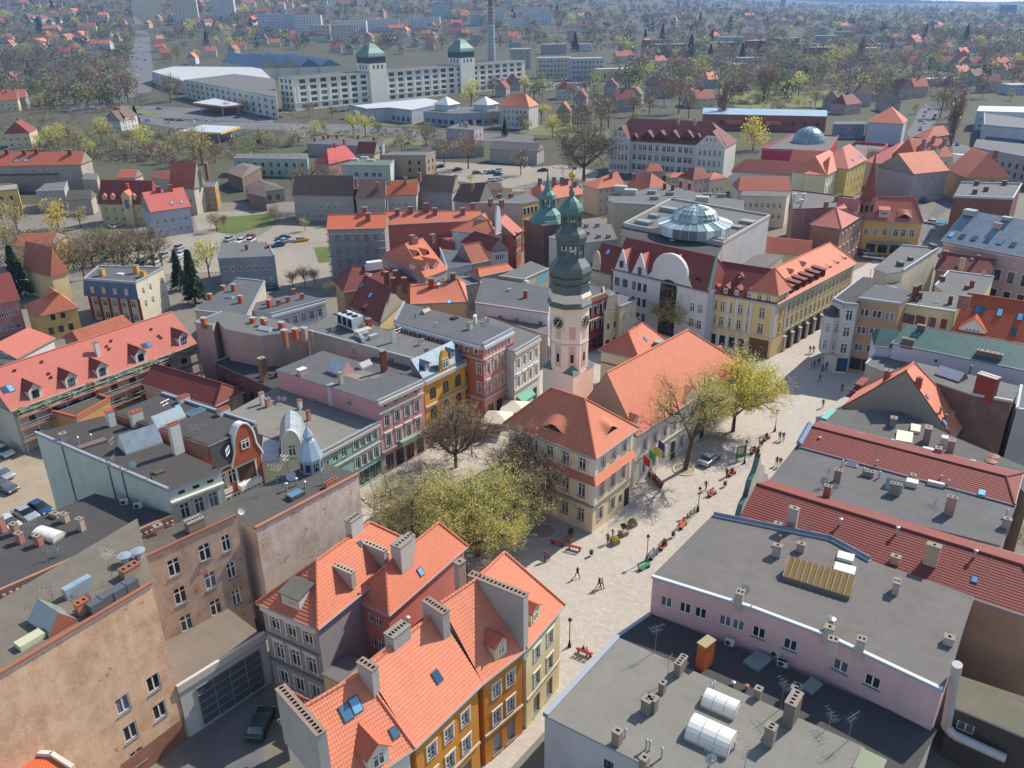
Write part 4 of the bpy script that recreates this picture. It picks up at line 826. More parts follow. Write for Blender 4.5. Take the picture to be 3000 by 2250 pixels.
w8 = Fl('tenement_house', 'dirty brown rear tenement with brick strip and white casements', 16.0, pts(16, 'C1', 1130, 1650, 1915, 1288, 1830, 1180, 1080, 1520), oldwall('b09a88', '9a5640', .6), bitumen('6d675e', patch=.5), {0: [W(2, 4, 1.3, 2.0, 2.2, 3.5, 'wxs', at=[.3, .62]), W(1, 3, 1.0, 2.0, 5.6, 3.5, 'wxs', at=[.85])]}, [0], copm=flat('8a5a44', .8), cat='house')
w8.chim('C1', 1585, 1380, 1.7, 1.0, 1.2, 6, PL('8a7a68')); w8.dish('C1', 1640, 1330, .45); w8.chim('C1', 1290, 1410, .8, .7, .9, 1, PL('9a8a78')); o_, dr, L = w8.outward(0)
w8.dish('C1', 1960, 1290, .4)
w9 = Fl('tenement_house', 'corner house with peeling plaster side wall and little metal turret', 14.0, pts(14, 'C2', 0, 1390, 830, 950, 500, 845, -280, 1190), oldwall('d6c4b4', 'b5876c', .6), bitumen('67645f', patch=.35), None, [0], copm=flat('a87458', .8), cat='house')
def turret(b, t, x, y):
 p, n = b.hit(t, x, y); m = MB(); zn = flat('9fb2bf', .4, .4); m.lathe(p, [(1.35, -1), (1.35, 1.6), (1.5, 1.7), (1.5, 1.85), (1.2, 2.6), (.75, 3.9), (.5, 4.2), (.62, 4.4), (.62, 4.6), (.4, 5.1), (.08, 5.7), (.04, 6.2)], 8, zn, .3); o = b.add("turret", m); g = MB()
 for k in range(8): a = .3 + pi / 8 + k * pi / 4; c = p + arr([cos(a), sin(a), 0]) * 1.25; g.box(c + (0, 0, .3), (.06, .6, 1.0), glass(), a)
 link("turret_window", g.mesh("turret_window", b.org), o)
turret(w9, 'C2', 455, 900); w9.skylight('C2', 320, 1120, 1.8, 1.2, .5, flat('5b4c44'), True); w9.dish('C2', 290, 1000, .6); w9.dish('C2', 575, 1010, .5); w9.antenna('C2', 180, 1060, 3.2); w9.antenna('C2', 535, 1020, 3.0); w9.antenna('C2', 265, 940, 2.5); w9.vent('C2', 330, 1030, .9, .12); w9.vent('C2', 400, 1050, .8, .1); w9.chim('C2', 610, 1030, 1.6, .5, .7, 4, PL('a08068'), flat('9c5a40')); w9.vent('C2', 250, 1070, .9, .13)
# glazed low building with terrace
A_, B_ = U('D1', 1450, 1060, 5.6), U('D1', 2150, 620, 5.6); e_ = unit((B_ - A_)[:2]); n_ = arr([-e_[1], e_[0], 0]) * 7.5
gl_ = Fl('glazed_hall', 'low hall with dark steel glazing and paved roof terrace in the yard', 5.6, [A_, B_, B_ + n_, A_ + n_], PL('b9b6b0', .3), bitumen('8f857a'), None, [0], cop_h=.8, copm=PL('bfbcb4'))
o_, dr, L = gl_.outward(0); gl_.panel(0, 1.6, L - .8, .3, 5.0, glass('14171a', .08), "glazing", .03)
for k in range(5): gl_.panel(0, 1.6 + k * (L - 2.5) / 4, 1.68 + k * (L - 2.5) / 4, .3, 5.0, flat('9aa0a4', .4, .4), "mullion", .09, .1)
for k in range(6): gl_.panel(0, 1.6, L - .8, .3 + k * .94, .36 + k * .94, flat('9aa0a4', .4, .4), "glazing_bar", .11, .1)
gl_.panel(0, .3, 1.3, .05, 2.6, flat('b9bdc0', .5), "door", .05)
# ------------------------------------------------ yellow house, orange house and their neighbours
YL = PL('cf9d45', .3)
y1 = Fl('tenement_house', 'yellow corner tenement with arched windows and slate mansard', 11.4, pts(11.4, 'C2', 1360, 175, 'C2', 1690, 15, 'B2', 1190, 1400, 'B2', 880, 1560), YL, BIT(), {0: [W(3, 1, 1.5, 2.1, 7.4, 3, 'kt', m=.3, arch=True), W(3, 1, 1.5, 2.3, 3.9, 3, 'kt', m=.3, arch=True), W(3, 1, 1.6, 2.4, .6, 3, 'dt', m=.3)], 1: [W(3, 2, 1.2, 2.2, 3.9, 3.5, 'kt', m=.8, arch=True)]}, None, cat='house')
for i in (0, 1): y1.band(i, 10.6, .6, .5, STONE()); y1.band(i, 6.5, .3, .3, STONE()); y1.band(i, 3.2, .3, .3, STONE())
SLM = seam_metal('5f7282', .5)
def mansard(b, i, z0, z1, out, back, mat, u0=0., u1=None, name="mansard"):
 o, dr, L = b.outward(i); u1 = L if u1 is None else u1; mb = MB(); P = lambda u, k, z: arr([*(b.foot[i] + dr * u + o * k), z]); pl = [P(u0, out, z0), P(u1, out, z0), P(u1, -back, z1), P(u0, -back, z1)]; pl = pl if b.sg > 0 else pl[::-1]; mb.poly(pl, mat); mb.poly([P(u0, out, z0), P(u0, -back, z1), P(u0, -back, z0)][::b.sg], mat); mb.poly([P(u1, out, z0), P(u1, -back, z0), P(u1, -back, z1)][::b.sg], mat); mb.poly([P(u0, -back, z1), P(u1, -back, z1), P(u1, -back, z0), P(u0, -back, z0)][::b.sg], mat); b.planes.insert(0, [np.asarray(p) for p in pl]); return b.add(name, mb)
mansard(y1, 0, 11.2, 14.2, .2, 2.6, SLM); o_, dr, L = y1.outward(0); scroll_gable(y1, 0, L * .36, L * .64, 11.2, 14.8, YL, "gable", win=(1.3, 1.6, 11.8)); y1.dormer('B2', 1385, 1615, 1.2, 1.1, .4, (.8, .9), SLM, SLM); y1.dormer('B2', 1590, 1515, 1.2, 1.1, .4, (.8, .9), SLM, SLM)
y2 = Fl('tenement_house', 'long grey tenement roof crowded with ventilation plant and cooling units', 13.0, pts(13, 'B2', 1285, 1535, 'B2', 1570, 1430, 'B2', 600, 1170, 'B2', 420, 1300), PL('a59b8e', .5), BITG(), {0: [W(2, 1, 1.0, 1.8, 10, 3, 'wx', at=[.3, .7])], 3: [W(2, 1, 1.0, 1.7, 10.6, 3, 'wts', at=[.44, .79])]}, [3], cop_h=.1)
p, n = y2.hit('B2', 770, 1270);
for k in range(3):
 mb = MB(); a = y2.ang + pi / 2; c = p + arr([cos(a), sin(a), 0]) * (k - 1) * 1.5 + (0, 0, .5); mb.box(c, (1.4, 2.4, 1.9), flat('c9cccd', .4, .2), a); o = y2.add("cooling_unit", mb); mb = MB(); mb.tube(c + (0, 0, 1.9), c + (0, 0, 2.05), .55, .55, 14, DARK()); link("fan", mb.mesh("fan", y2.org), o); mb = MB(); mb.box(c + arr([cos(a + pi), sin(a + pi), 0]) * .02 + (0, 0, .2), (1.1, 2.46, 1.5), DARK(), a); link("grille", mb.mesh("grille", y2.org), o)
mb = MB(); mb.box(p + (0, 0, .35), (5.2, 2.6, .15), flat('9a9a98', .5, .3), y2.ang + pi / 2)
for sx in (-1, 1):
 for sy in (-1, 1): mb.tube(p + (sx * 2, sy * .9, -.2), p + (sx * 2, sy * .9, .4), .06, .06, 5, flat('9a9a98'))
y2.add("plant_frame", mb)
def duct(b, t, pix, r=.3, lift=.5, mat=None):
 mb = MB(); m = mat or flat('b9bdbf', .35, .5); ps = [b.hit(t, *p)[0] + (0, 0, lift) for p in pix]
 for a_, c_ in zip(ps[:-1], ps[1:]): mb.tube(a_, c_, r, r, 10, m)
 mb.tube(ps[0] - (0, 0, lift + .2), ps[0], r, r, 10, m); mb.tube(ps[-1] - (0, 0, lift + .2), ps[-1], r, r, 10, m); return b.add("duct", mb)
duct(y2, 'B2', [(870, 1395), (835, 1350), (900, 1330)], .35); roof_box(y2, 'B2', 870, 1330, 3.0, 1.4, 1.0, flat('b5b29f', .6), name="air_handler"); roof_box(y2, 'B2', 950, 1360, 1.6, .8, .7, flat('9ea3a4', .5), name="air_handler")
for t, x, y, w, d, h, n, c in (('B2', 915, 1280, .8, .8, 1.9, 1, 'a5553e'), ('B2', 1115, 1390, .8, .5, 2.6, 1, 'c9c9c6'), ('B2', 1340, 1410, .9, .5, 1.0, 2, 'c0bdb5'), ('B2', 1380, 1480, .6, .5, 1.0, 1, 'aaa69d'), ('B2', 630, 1300, .7, .5, .9, 2, 'b0aca3'), ('B2', 1035, 1580, .9, .6, 2.6, 0, '7d4236')): y2.chim(t, x, y, w, d, h, n, PL(c, .4))
y2.antenna('B2', 1160, 1440, 3.5)
OC = PL('c97352', .25); PKF = PL('d38f8c', .25)
o1 = Fl('tenement_house', 'orange and pink corner tenement with long flat roof and white trim', 14.2, pts(14.2, 'B2', 1840, 1425, 2080, 1300, 'B2', 1200, 1080, 'B2', 960 + 165, 1230), OC, BIT(), {0: [W(4, 1, .85, 1.0, 12.4, 3, 'wxu', m=.3), W(4, 1, .9, 1.9, 9.0, 3, 'wxuh', m=.3), W(4, 1, .9, 2.0, 5.6, 3, 'wxuh', m=.3), W(3, 1, 1.6, 2.5, .8, 3, 'dt', m=.3)], 3: [W(9, 1, .7, .9, 12.5, 3, 'wpu', m=.5), W(3, 1, .9, 2.0, 9.0, 3, 'wxu', at=[.95, .78, .6]), W(2, 1, .9, 2.0, 5.6, 3, 'wxu', at=[.95, .78])]}, [0, 2], cop_h=.4, cat='house', em={0: PKF})
for i in (0, 3): o1.band(i, 13.7, .5, .4, flat('c3c6ca', .6)); o1.band(i, 11.7, .3, .25, STONE()); o1.band(i, 4.6, .4, .3, STONE())
o1.hutch('B2', 1375, 1150, 1.8, .9, .5, flat('9a9a96'), flat('9a7a6e')); o1.skylight('B2', 1605, 1200, 1.2, 1.0, .25, DARK(), False); roof_box(o1, 'B2', 1775, 1235, 1.2, .5, 1.4, flat('cfcdb8', .4), rz=.5, name="hatch"); o1.chim('B2', 1735, 1285, .8, .6, 1.3, 1, PL('c0b2a2')); o1.dish('B2', 1880, 1250, .45); o1.vent('B2', 1462, 1265, .7, .07); o1.vent('B2', 1290, 1190, .5, .08, DARK()); o1.vent('B2', 1860, 1230, .8, .14)
o2 = Fl('tenement_house', 'white three storey tenement with green shop awning by the tower', 11.8, pts(11.8, 'B2', 2090, 1475, 'B3', 225, 1350, 'B3', -180, 1200, 'B2', 1650, 1250), PL('c9c8c2', .3), BITG(), {0: [W(4, 1, .9, 1.7, 8.6, 3, 'wxu', m=.3), W(4, 1, .9, 1.9, 5.2, 3, 'wxuh', m=.3), W(3, 1, 1.3, 2.3, .6, 3, 'dt', m=.3)]}, [0], cat='house')
o2.band(0, 11.2, .5, .35, STONE()); o2.band(0, 4.6, .3, .25, STONE()); mb = MB(); o_, dr, L = o2.outward(0); P = lambda u, k, z: arr([*(o2.foot[0] + dr * u + o_ * k), z]); mb.poly([P(.6, .05, 3.6), P(.6, 1.4, 2.8), P(4.6, 1.4, 2.8), P(4.6, .05, 3.6)], flat('2f8f6e', .6)); mb.poly([P(.6, 1.4, 2.8), P(.6, 1.4, 2.4), P(4.6, 1.4, 2.4), P(4.6, 1.4, 2.8)], flat('2f8f6e', .6)); o2.add("awning", mb)
o3 = Fl('warehouse', 'white hall with grey curved felt roof behind the tower', 9.0, pts(9, 'B2', 1775, 1080, 'B3', 290, 1165, 'B3', 310, 960, 'B3', -90, 880, 'B2', 1830, 880), PL('c8c6c8', .35), BIT(), {0: [W(3, 1, 1.0, 1.2, 6.2, 3, 'wt', at=[.35, .58, .9])]}, [0], copm=flat('a8a29a'))
o3.vent('B2', 2050, 975, .5, .22); roof_box(o3, 'B2', 2185, 900, 1.2, .9, .3, flat('c9c9c5'), name="skylight"); o3.chim('B2', 2185, 1030, .8, .6, 1.6, 1, PL('a5553e')); o3.vent('B2', 1820, 1000, 2.6, .1)
o4 = Fl('courtyard_shed', 'low grey felt courtyard roofs with barrel light and brick parapets', 6.5, pts(6.5, 'B2', 1700, 1130, 'B3', 290, 1345, 'B3', 290, 1190, 'B2', 1760, 1060), PL('a0958a', .4), BITG(), None, [0], copm=flat('8a7a6c'))
o4.hutch('B2', 1880, 1140, 2.6, 2.6, 1.3, flat('cfc5a8', .7), flat('c9c0a8'))
# ------------------------------------------------ pale pink tangle of flat roofs, left centre
PP = PL('b59a8e', .5)
n1 = Fl('tenement_house', 'pinkish blind walled tenement with stepped flat roofs and brick stacks', 12.5, pts(12.5, 'B1', 1580, 1235, 'B1', 1720, 1260, 'B1', 1760, 1215, 'B1', 1830, 1290, 'B1', 2115, 1345, 'B2', 415, 1300, 'B2', 180, 1215, 'B1', 1800, 1150), PP, BITG(), None, [7, 0], cop_h=.12, cat='house')
n1.wallm = PP
for t, x, y, h, c in (('B1', 1655, 1240, 1.2, 'b0563c'), ('B1', 2050, 1230, 1.0, 'b0563c'), ('B1', 2145, 1250, 1.0, 'b0563c'), ('B2', 65, 1250, 1.4, 'b0563c'), ('B2', 210, 1280, 1.3, 'b0563c'), ('B2', 320, 1330, 1.2, 'b0563c'), ('B2', 240, 1400, 2.5, '9a6a50'), ('B2', 395, 1340, 1.6, 'b09a88')): n1.chim(t, x, y, .9, .7, h, 2, PL(c, .3), flat('c0bdb4'))
n1.hutch('B2', 80, 1290, 2.6, 1.4, .5, flat('b8c4c8', .4)); n1.vent('B2', 465, 1400, 2.2, .06)
n2 = Fl('tenement_house', 'grey flat roofed house with orange ridge strip and red chimneys', 9.5, pts(9.5, 'B1', 1580, 1140, 'B1', 2000, 1190, 'B1', 2145, 905, 'B1', 1920, 880), PL('b5a892', .3), BIT(), None, [0, 1, 2], cop_h=.2, cat='house')
for x, y, h in ((1810, 965, 1.0), (1895, 975, 1.6), (1705, 1040, 1.2), (1950, 1070, 1.6), (2178, 1080, 1.0)): n2.chim('B1', x, y, .8, .6, h, 2, PL('b0563c'), flat('b5b0a6'))
n2.skylight('B1', 1860, 1030, 1.8, .9, .3, flat('aab0b2'), True)
n3 = Fl('tenement_house', 'white blue house with dentilled cornice and flat roof of four stacks', 8.8, pts(8.8, 'B2', 120, 1170, 'B2', 560, 1050, 'B2', 330, 1000, 'B2', -150, 1110), PL('b9c0c8', .3), BIT(), {0: [W(6, 1, 1.0, 1.7, 5.6, 3, 'wxu', m=.5), W(6, 1, 1.0, 1.7, 2.2, 3, 'wxu', m=.5)]}, [0], cat='house')
n3.band(0, 8.2, .5, .4, flat('c5cbd0', .6))
for x, y in ((310, 1000), (375, 1040), (260, 1065), (185, 1090), (105, 1075)): n3.chim('B2', x, y, .7, .6, 1.2, 1, PL('b0563c'))
n4 = Fl('workshop', 'low dark roofed brick workshop with tall brick stack in the yard', 6.5, pts(6.5, 'B1', 1740, 1560, 'C2', 170, 260, 'C2', 240, 100, 'B1', 1920, 1490), brick('7d4a3a'), BITD(), {0: W(6, 1, 1.0, 1.8, 2.2, 3, 'dx')}, [3])
n4.chim('C1', 2145, 180, 1.1, 1.1, 4.2, 1, brick('9a7152'), flat('a89474'))
n5 = Gb('stable', 'dark red tiled old stable with ivy covered gable', 5.5, strip(5.5, 6.5, 'C1', 1135, 205, 'C1', 1740, 390), ('C1', 1250, 45), ('C1', 1800, 205), oldwall('c2ad8c', '8f6a50'), T_DK(), cat='outbuilding')
# ------------------------------------------------ long scaffolded house
sc_ = Gb('scaffolded_house', 'long house under scaffolding with pink red roof and four gabled dormers', 7.6, strip(7.6, 12.5, 'C1', 85, 430, 'B1', 1600, 1400), None, ('B1', 1440, 1130), PL('c0b5a8', .4), T_PINK(), cat='house', spec={0: [W(9, 1, 1.2, 1.8, 4.5, 3, 'dx', m=1), W(9, 1, 1.2, 1.8, 1.2, 3, 'dx', m=1)]})
for t, x, y in (('B1', 1495, 1410), ('B1', 1150, 1550), ('C1', 840, 145), ('C1', 590, 230), ('C1', 300, 325)): sc_.dormer(t, x, y, 2.0, 1.7, 1.0, (1.0, 1.3), PL('d3d0c8'), T_DK(), 'dx')
sc_.skylight('B1', 1170, 1420, .9, 1.1); sc_.skylight('B1', 1205, 1410, .9, 1.1); sc_.skylight('C1', 40, 255, .9, 1.3); sc_.skylight('C1', 85, 245, .9, 1.3); sc_.chim('B1', 795, 1490, .7, .7, 2.4, 1, PL('d5d2cc'))
for t, x, y in (('B1', 870, 1430), ('B1', 890, 1450), ('B1', 345, 1555), ('B1', 125, 1625), ('B1', 1230, 1290), ('B1', 1290, 1345), ('B1', 1310, 1360), ('B1', 905, 1385), ('C1', 400, 130), ('C1', 420, 160)): sc_.vent(t, x, y, .3, .14, flat('7d3a2e'))
mb = MB(); o_, dr, L = sc_.outward(0); gm = flat('6b7a55', .8, 0, .3, .5)
for k in range(60):
 u = k / 60 * L; a0 = sc_.foot[0] + dr * u + o_ * (.55 + .2 * sin(k * 1.7)); a1 = sc_.foot[0] + dr * (u + L / 60) + o_ * (.55 + .2 * sin((k + 1) * 1.7)); r = .42 + .16 * sin(k * .9); mb.tube((a0[0], a0[1], 7.0 + .2 * sin(k * .63)), (a1[0], a1[1], 7.0 + .2 * sin((k + 1) * .63)), r, .42 + .16 * sin((k + 1) * .9), 7, gm)
sc_.add("netting", mb, smooth=False)
root = thing('scaffold', 'steel scaffold with red toe boards along the dormered house', 'scaffold', sc_.org); SR, SG = flat('b0554a', .6), flat('b4b6b8', .4, .5)
for z in (2.2, 4.3, 6.3):
 m2 = MB(); a0, a1 = sc_.foot[0] + o_ * 1.0, sc_.foot[1] + o_ * 1.0; m2.box(((a0[0] + a1[0]) / 2, (a0[1] + a1[1]) / 2, z), (L, .9, .06), flat('9a8a72', .8), atan2(dr[1], dr[0])); link("deck", m2.mesh("deck", sc_.org), root)
 m2 = MB(); a0, a1 = a0 + o_ * .5, a1 + o_ * .5; m2.box(((a0[0] + a1[0]) / 2, (a0[1] + a1[1]) / 2, z), (L, .06, .2), SR, atan2(dr[1], dr[0])); link("toe_board", m2.mesh("toe_board", sc_.org), root)
 for dz in (.55, 1.05): m2 = MB(); m2.tube((a0[0], a0[1], z + dz), (a1[0], a1[1], z + dz), .03, .03, 5, SG); link("guard_rail", m2.mesh("guard_rail", sc_.org), root)
for k in range(int(L / 2.5)): a0 = sc_.foot[0] + dr * (k * 2.5 + .1) + o_ * 1.5; m2 = MB(); m2.tube((a0[0], a0[1], 0), (a0[0], a0[1], 7.4), .04, .04, 5, SG); link("standard", m2.mesh("standard", sc_.org), root)
n6 = Fl('outbuilding', 'roofless ochre yard building with orange wall tops', 5.0, pts(5, 'C1', 375, 435, 620, 500, 890, 345, 740, 290), PL('b98a52', .4), bitumen('6a6259'), None, [0, 1, 2, 3], cop_h=.5, copm=flat('b0613f', .8))
# ================================================================== foreground right
WW = PL('bfbcc0', .3)
r1 = Fl('shop_building', 'low white building with olive felt roof and two curved roof lights', 7.6, pts(7.6, 'D3', 265, 1235, 840, 612, 'D4', 905, 1508, 'D4', 600, 2150, 'D3', 1500, 1850), WW, BITO(), {4: [W(1, 1, .9, 1.1, 5.0, 3, 'dt', at=[.55])]}, [0], cop_w=.55)
for t, x, y, w, d, h, n in (('D3', 850, 1460, .7, .7, 1.5, 1), ('D3', 1090, 1200, .8, .8, 1.5, 1), ('D3', 1135, 1190, .7, .8, 1.5, 1), ('D3', 1215, 1050, .6, .5, 1.3, 1), ('D3', 1360, 880, 1.5, .6, 1.5, 4), ('D3', 2080, 1460, .8, .8, 2.0, 2), ('D4', 320, 1270, 1.9, .9, 2.6, 4), ('D3', 1990, 1080, .6, .6, 1.0, 1), ('D3', 1070, 1620, .7, .6, .7, 1), ('D4', 365, 1050, .9, .8, .8, 2)): r1.chim(t, x, y, w, d, h, n, PL('8f857b' if y != 1270 else '7a706a', .6))
r1.barrel('D3', 1690, 1160, 3.0, 2.0, .8, rz=-1.5); r1.barrel('D3', 1610, 1420, 3.7, 2.7, 1.1, rz=-1.5)
for t, x, y, h in (('D3', 915, 1410, .9), ('D3', 1085, 1510, 1.1), ('D3', 1112, 1520, 1.1), ('D3', 1210, 1580, 1.1), ('D3', 1608, 1040, 1.0), ('D3', 1630, 1025, 1.0), ('D3', 1800, 1505, .7)): r1.vent(t, x, y, h, .08)
for t, x, y, h in (('D3', 1158, 720, 3.2), ('D3', 1255, 960, 2.8), ('D3', 1600, 1650, 2.2), ('D4', 785, 1440, 3.0), ('D4', 630, 1330, 1.8), ('D4', 240, 1180, 3.2), ('D3', 1885, 1655, 2.0)): r1.antenna(t, x, y, h)
r1.dish('D3', 1600, 1640, .5); r1.skylight('D4', 960, 1640, 2.4, 2.0, .25, flat('8a7f70'), True, gl=glass('5b6a4a', .2))
r2 = Fl('side_roof', 'lower dark felt roof strip with red brick chimney beneath the pink wall', 6.6, pts(6.6, 'D3', 832, 622, 1118, 425, 'D4', 1455, 1345, 'D4', 1490, 1358, 'D4', 1150, 2050, 'D4', 870, 1700, 'D4', 905, 1508), PL('b9b0a8'), BITD(), None, [0], cat='building')
r2.chim('D3', 1555, 830, 1.5, .9, 3.0, 0, PL('b25a30', .3), flat('9a8a66')); r2.skylight('D3', 1990, 800, 2.4, 1.7, .3, flat('8f9ea0', .4, .4), False); r2.skylight('D4', 490, 1005, 1.9, 1.2, .25, flat('8f9ea0', .4, .4), False); r2.vent('D3', 1790, 985, .3, .12); r2.vent('D3', 1900, 1020, .4, .12, flat('a86a50'))
PKR = PL('cba9a8', .28)
r3 = Fl('office_building', 'pale pink building with wide grey felt roof and yellow glazed lantern', 11.3, pts(11.3, 'D3', 1140, 120, 'D4', 0, 368, 'D4', 640, 610, 'D4', 1545, 1038, 'D4', 1795, 285, 'D4', 960, -5, 'C4', 640, 1480, 'C3', 1630, 1285), PKR, bitumen('827d78', seam=.3, patch=.3), {0: [W(5, 1, 1.2, 1.3, 8.2, 3, 'wt', at=[.16, .36, .52, .77, .9])], 1: [W(2, 1, 1.3, 1.3, 8.2, 3, 'wts', at=[.14, .55])], 2: [W(2, 1, 1.4, 1.3, 8.2, 3, 'wts', at=[.14, .44])]}, [0, 1, 2, 5, 6], cop_h=.12, copm=flat('c5cad0', .5))
for i in (5, 6): o_, dr, L = r3.outward(i, r3.pts); r3.band(i, 11.3, .75, .02, flat('8a97a5', .5, .3), name="parapet")
for t, x, y, w, d, h, n in (('C4', 205, 1600, .9, .6, 1.4, 1), ('C4', 400, 1560, .8, .6, 1.0, 1), ('D4', 1165, 235, .6, 1.0, 1.4, 3), ('D4', 625, 590, .8, .7, 1.1, 1), ('D4', 880, 700, .7, .8, 1.3, 2), ('D4', 1595, 650, .8, .7, .8, 1), ('D3', 1840, 310, .7, .9, 1.2, 2), ('D4', 655, 680, .8, .7, 1.0, 2)): r3.chim(t, x, y, w, d, h, n, PL('aea49a', .4))
r3.vent('C4', 225, 1500, 1.0, .1, flat('9c5a48')); r3.vent('D4', 640, 520, 1.0, .22, flat('8a8d90', .4, .5)); r3.dish('D3', 1890, 260, .45); r3.skylight('C4', 765, 1620, 1.6, 1.3, .35, flat('c9cac6'), False); roof_box(r3, 'D4', 755, 70, 2.0, 1.4, .5, flat('cfcfca'), name="roof_hatch")
p0, _ = r3.hit('D4', 540, 165); X = unit(r3.hit('D4', 790, 300)[0] - r3.hit('D4', 250, 130)[0]); Y = np.cross((0, 0, 1.), X); LN = np.linalg.norm(r3.hit('D4', 790, 300)[0] - r3.hit('D4', 250, 130)[0])
mb = MB(); fm = flat('3f3a38', .6); mb.box(p0 - (0, 0, .2), (LN, 2.4, .7), flat('6d625a', .8), ax=(X, Y, (0, 0, 1.)))
c = p0 + (0, 0, .5); E = [c - X * LN / 2 - Y * 1.2, c + X * LN / 2 - Y * 1.2, c + X * LN / 2 + Y * 1.2, c - X * LN / 2 + Y * 1.2]; R = [c - X * LN / 2 + Y * .8 + (0, 0, 1.2), c + X * LN / 2 + Y * .8 + (0, 0, 1.2)]
mb.poly([E[1], E[2], R[1]], flat('bfb0a2')); mb.poly([E[3], E[0], R[0]], flat('bfb0a2')); lan = r3.add("roof_lantern", mb); yl = flat('a8864a', .4, 0, .4, .4)
for k in range(11):
 f0, f1 = k / 11, (k + 1) / 11; L2 = lambda a, b_, f: a + (b_ - a) * f; m2 = MB(); m2.poly([L2(E[0], E[1], f0), L2(E[0], E[1], f1), L2(R[0], R[1], f1), L2(R[0], R[1], f0)], yl); m2.poly([L2(E[3], E[2], f1), L2(E[3], E[2], f0), L2(R[0], R[1], f0), L2(R[0], R[1], f1)], fm); link("pane", m2.mesh("pane", r3.org), lan)
 m2 = MB(); m2.tube(L2(E[0], E[1], f0) + (0, 0, .04), L2(R[0], R[1], f0) + (0, 0, .04), .05, .05, 5, flat('b9aa98')); link("glazing_bar", m2.mesh("glazing_bar", r3.org), lan)
for t, x, y in (('D3', 1760, 660), ('D3', 2130, 750), ('D3', 2190, 830), ('D4', 250, 830)): r2.acunit(U(t, x, y, 6.85), r3.ang + .0)
mb = MB(); q_ = [U('D4', 1672, 820, 13.2), U('D4', 1580, 1320, 4.5), U('D4', 1640, 1390, 4.0), U('D4', 2060, 1580, 3.6)]; pm = flat('b9b6b4', .4, .2)
for a_, c_ in zip(q_[:-1], q_[1:]): mb.tube(a_, c_, .42, .42, 14, pm)
r3.add("flue_pipe", mb)
r3b = Fl('lean_to', 'shed with mossy felt roof and dark plank wall beside the big flue', 6.0, pts(6.0, 'D4', 1630, 1165, 'D4', 2350, 1470, 'D4', 2350, 1150, 'D4', 1690, 930), flat('4a4039', .9), bitumen('7a7766'), {0: [W(1, 1, 1.4, 1.1, 3.8, 3, 'wt', at=[.2])]})
# long dark red tiled roofs
r4 = Gb('tenement_house', 'long dark red tiled house with green ornamental gable towards the square', 11.0, strip(11.0, 10.5, 'C3', 1795, 1300, 'D4', 2500, 520), ('C3', 1920, 1030), ('C4', 2212, 1642), PL('a8866a', .4), T_DK(), inset=.2)
for t, x, y, w, h, c in (('C4', 325, 1390, 1.0, 2.9, 'a8a196'), ('C4', 320, 1390, .7, 1.2, 'b06a48'), ('C4', 215, 1370, .8, .6, 'a89a8c'), ('C4', 1450, 1660, 1.3, 2.3, 'b09c82'), ('C4', 1165, 1650, .9, .8, 'b98d80')): r4.chim(t, x, y, w, .7, h, 1, PL(c, .4))
for x, y in ((720, 1350), (1180, 1420), (1810, 1610)): r4.vent('C4', x, y, .8, .12)
r4.antenna('C4', 455, 1430, 1.6); r4.skylight('D4', 1810, 135, .6, .8)
o_, dr, L = r4.outward(3); mb = MB(); cgm = flat('6f9a92', .6)
pr = [(0, 10.6), (L * .1, 12.4), (L * .22, 12.8), (L * .3, 14.6), (L * .42, 15.2), (L * .5, 16.9), (L * .58, 15.2), (L * .7, 14.6), (L * .78, 12.8), (L * .9, 12.4), (L, 10.6)]
P = lambda u, z, k: arr([*(r4.foot[3] + dr * u + o_ * k), z]); fr = [P(u, z, .3) for u, z in pr]; bk = [P(u, z, -.3) for u, z in pr]; mb.poly(fr[::r4.sg], PL('b8b2a4')); mb.poly(bk[::-r4.sg], PL('b8b2a4'))
for k in range(len(fr) - 1): mb.poly([fr[k], fr[k + 1], bk[k + 1], bk[k]], cgm); mb.poly([fr[k], fr[k + 1], bk[k + 1], bk[k]][::-1], cgm)
g = r4.add("ornamental_gable", mb)
for u, z, h in ((L * .5, 16.9, 2.4), (L * .24, 12.8, .9), (L * .76, 12.8, .9)): mb = MB(); mb.lathe(P(u, z, 0), [(.3, -.2), (.35, .2), (.12, .35), (.22, .6), (.06, .9), (.05, h), (.01, h + .1)], 8, flat('4a4038', .7)); link("finial", mb.mesh("finial", r4.org), g)
r5 = Fl('tenement_house', 'grey ribbed felt roofed house between two long red roofs', 11.0, pts(11, 'C4', 120, 1042, 1130, 1300, 2010, 1522, 2140, 1192, 385, 706), PL('a88d80', .4), bitumen('7b7978', seam=.45), {1: [W(3, 1, 1.0, 1.2, 8.6, 3, 'dx', at=[.26, .6, .8])]}, [3], cat='house')
for x, y, w, h, c, n in ((695, 1000, .8, 1.7, '9c8478', 2), (610, 1130, .8, 1.7, 'b07a6a', 2), (950, 950, 1.2, .7, '9a9186', 3), (1160, 1100, 1.2, 1.5, '9c8d84', 3), (1600, 1260, 1.0, 2.3, 'b09084', 2), (2060, 1370, .8, 1.2, 'a59a96', 1), (1310, 975, .6, .6, 'aaa', 1)): r5.chim('C4', x, y, w, .6, h, n, PL(c if len(c) > 3 else 'aaa69d', .4))
r5.hutch('C4', 1160, 1050, 2.0, 1.6, .9, seam_metal('a8b4ac', .4)); r5.skylight('C4', 815, 865, 1.4, 1.0, .15, flat('b58a74'), True); r5.skylight('C4', 1300, 1030, 1.3, 1.0, .7, flat('cfc9c2'), False); roof_box(r5, 'C4', 1495, 1030, 1.8, .5, .5, flat('c9c3b6'))
for x, y in ((735, 880), (1010, 880), (1530, 1000), (905, 940), (1035, 970), (1590, 1040), (2065, 1280)): r5.vent('C4', x, y, .9, .09)
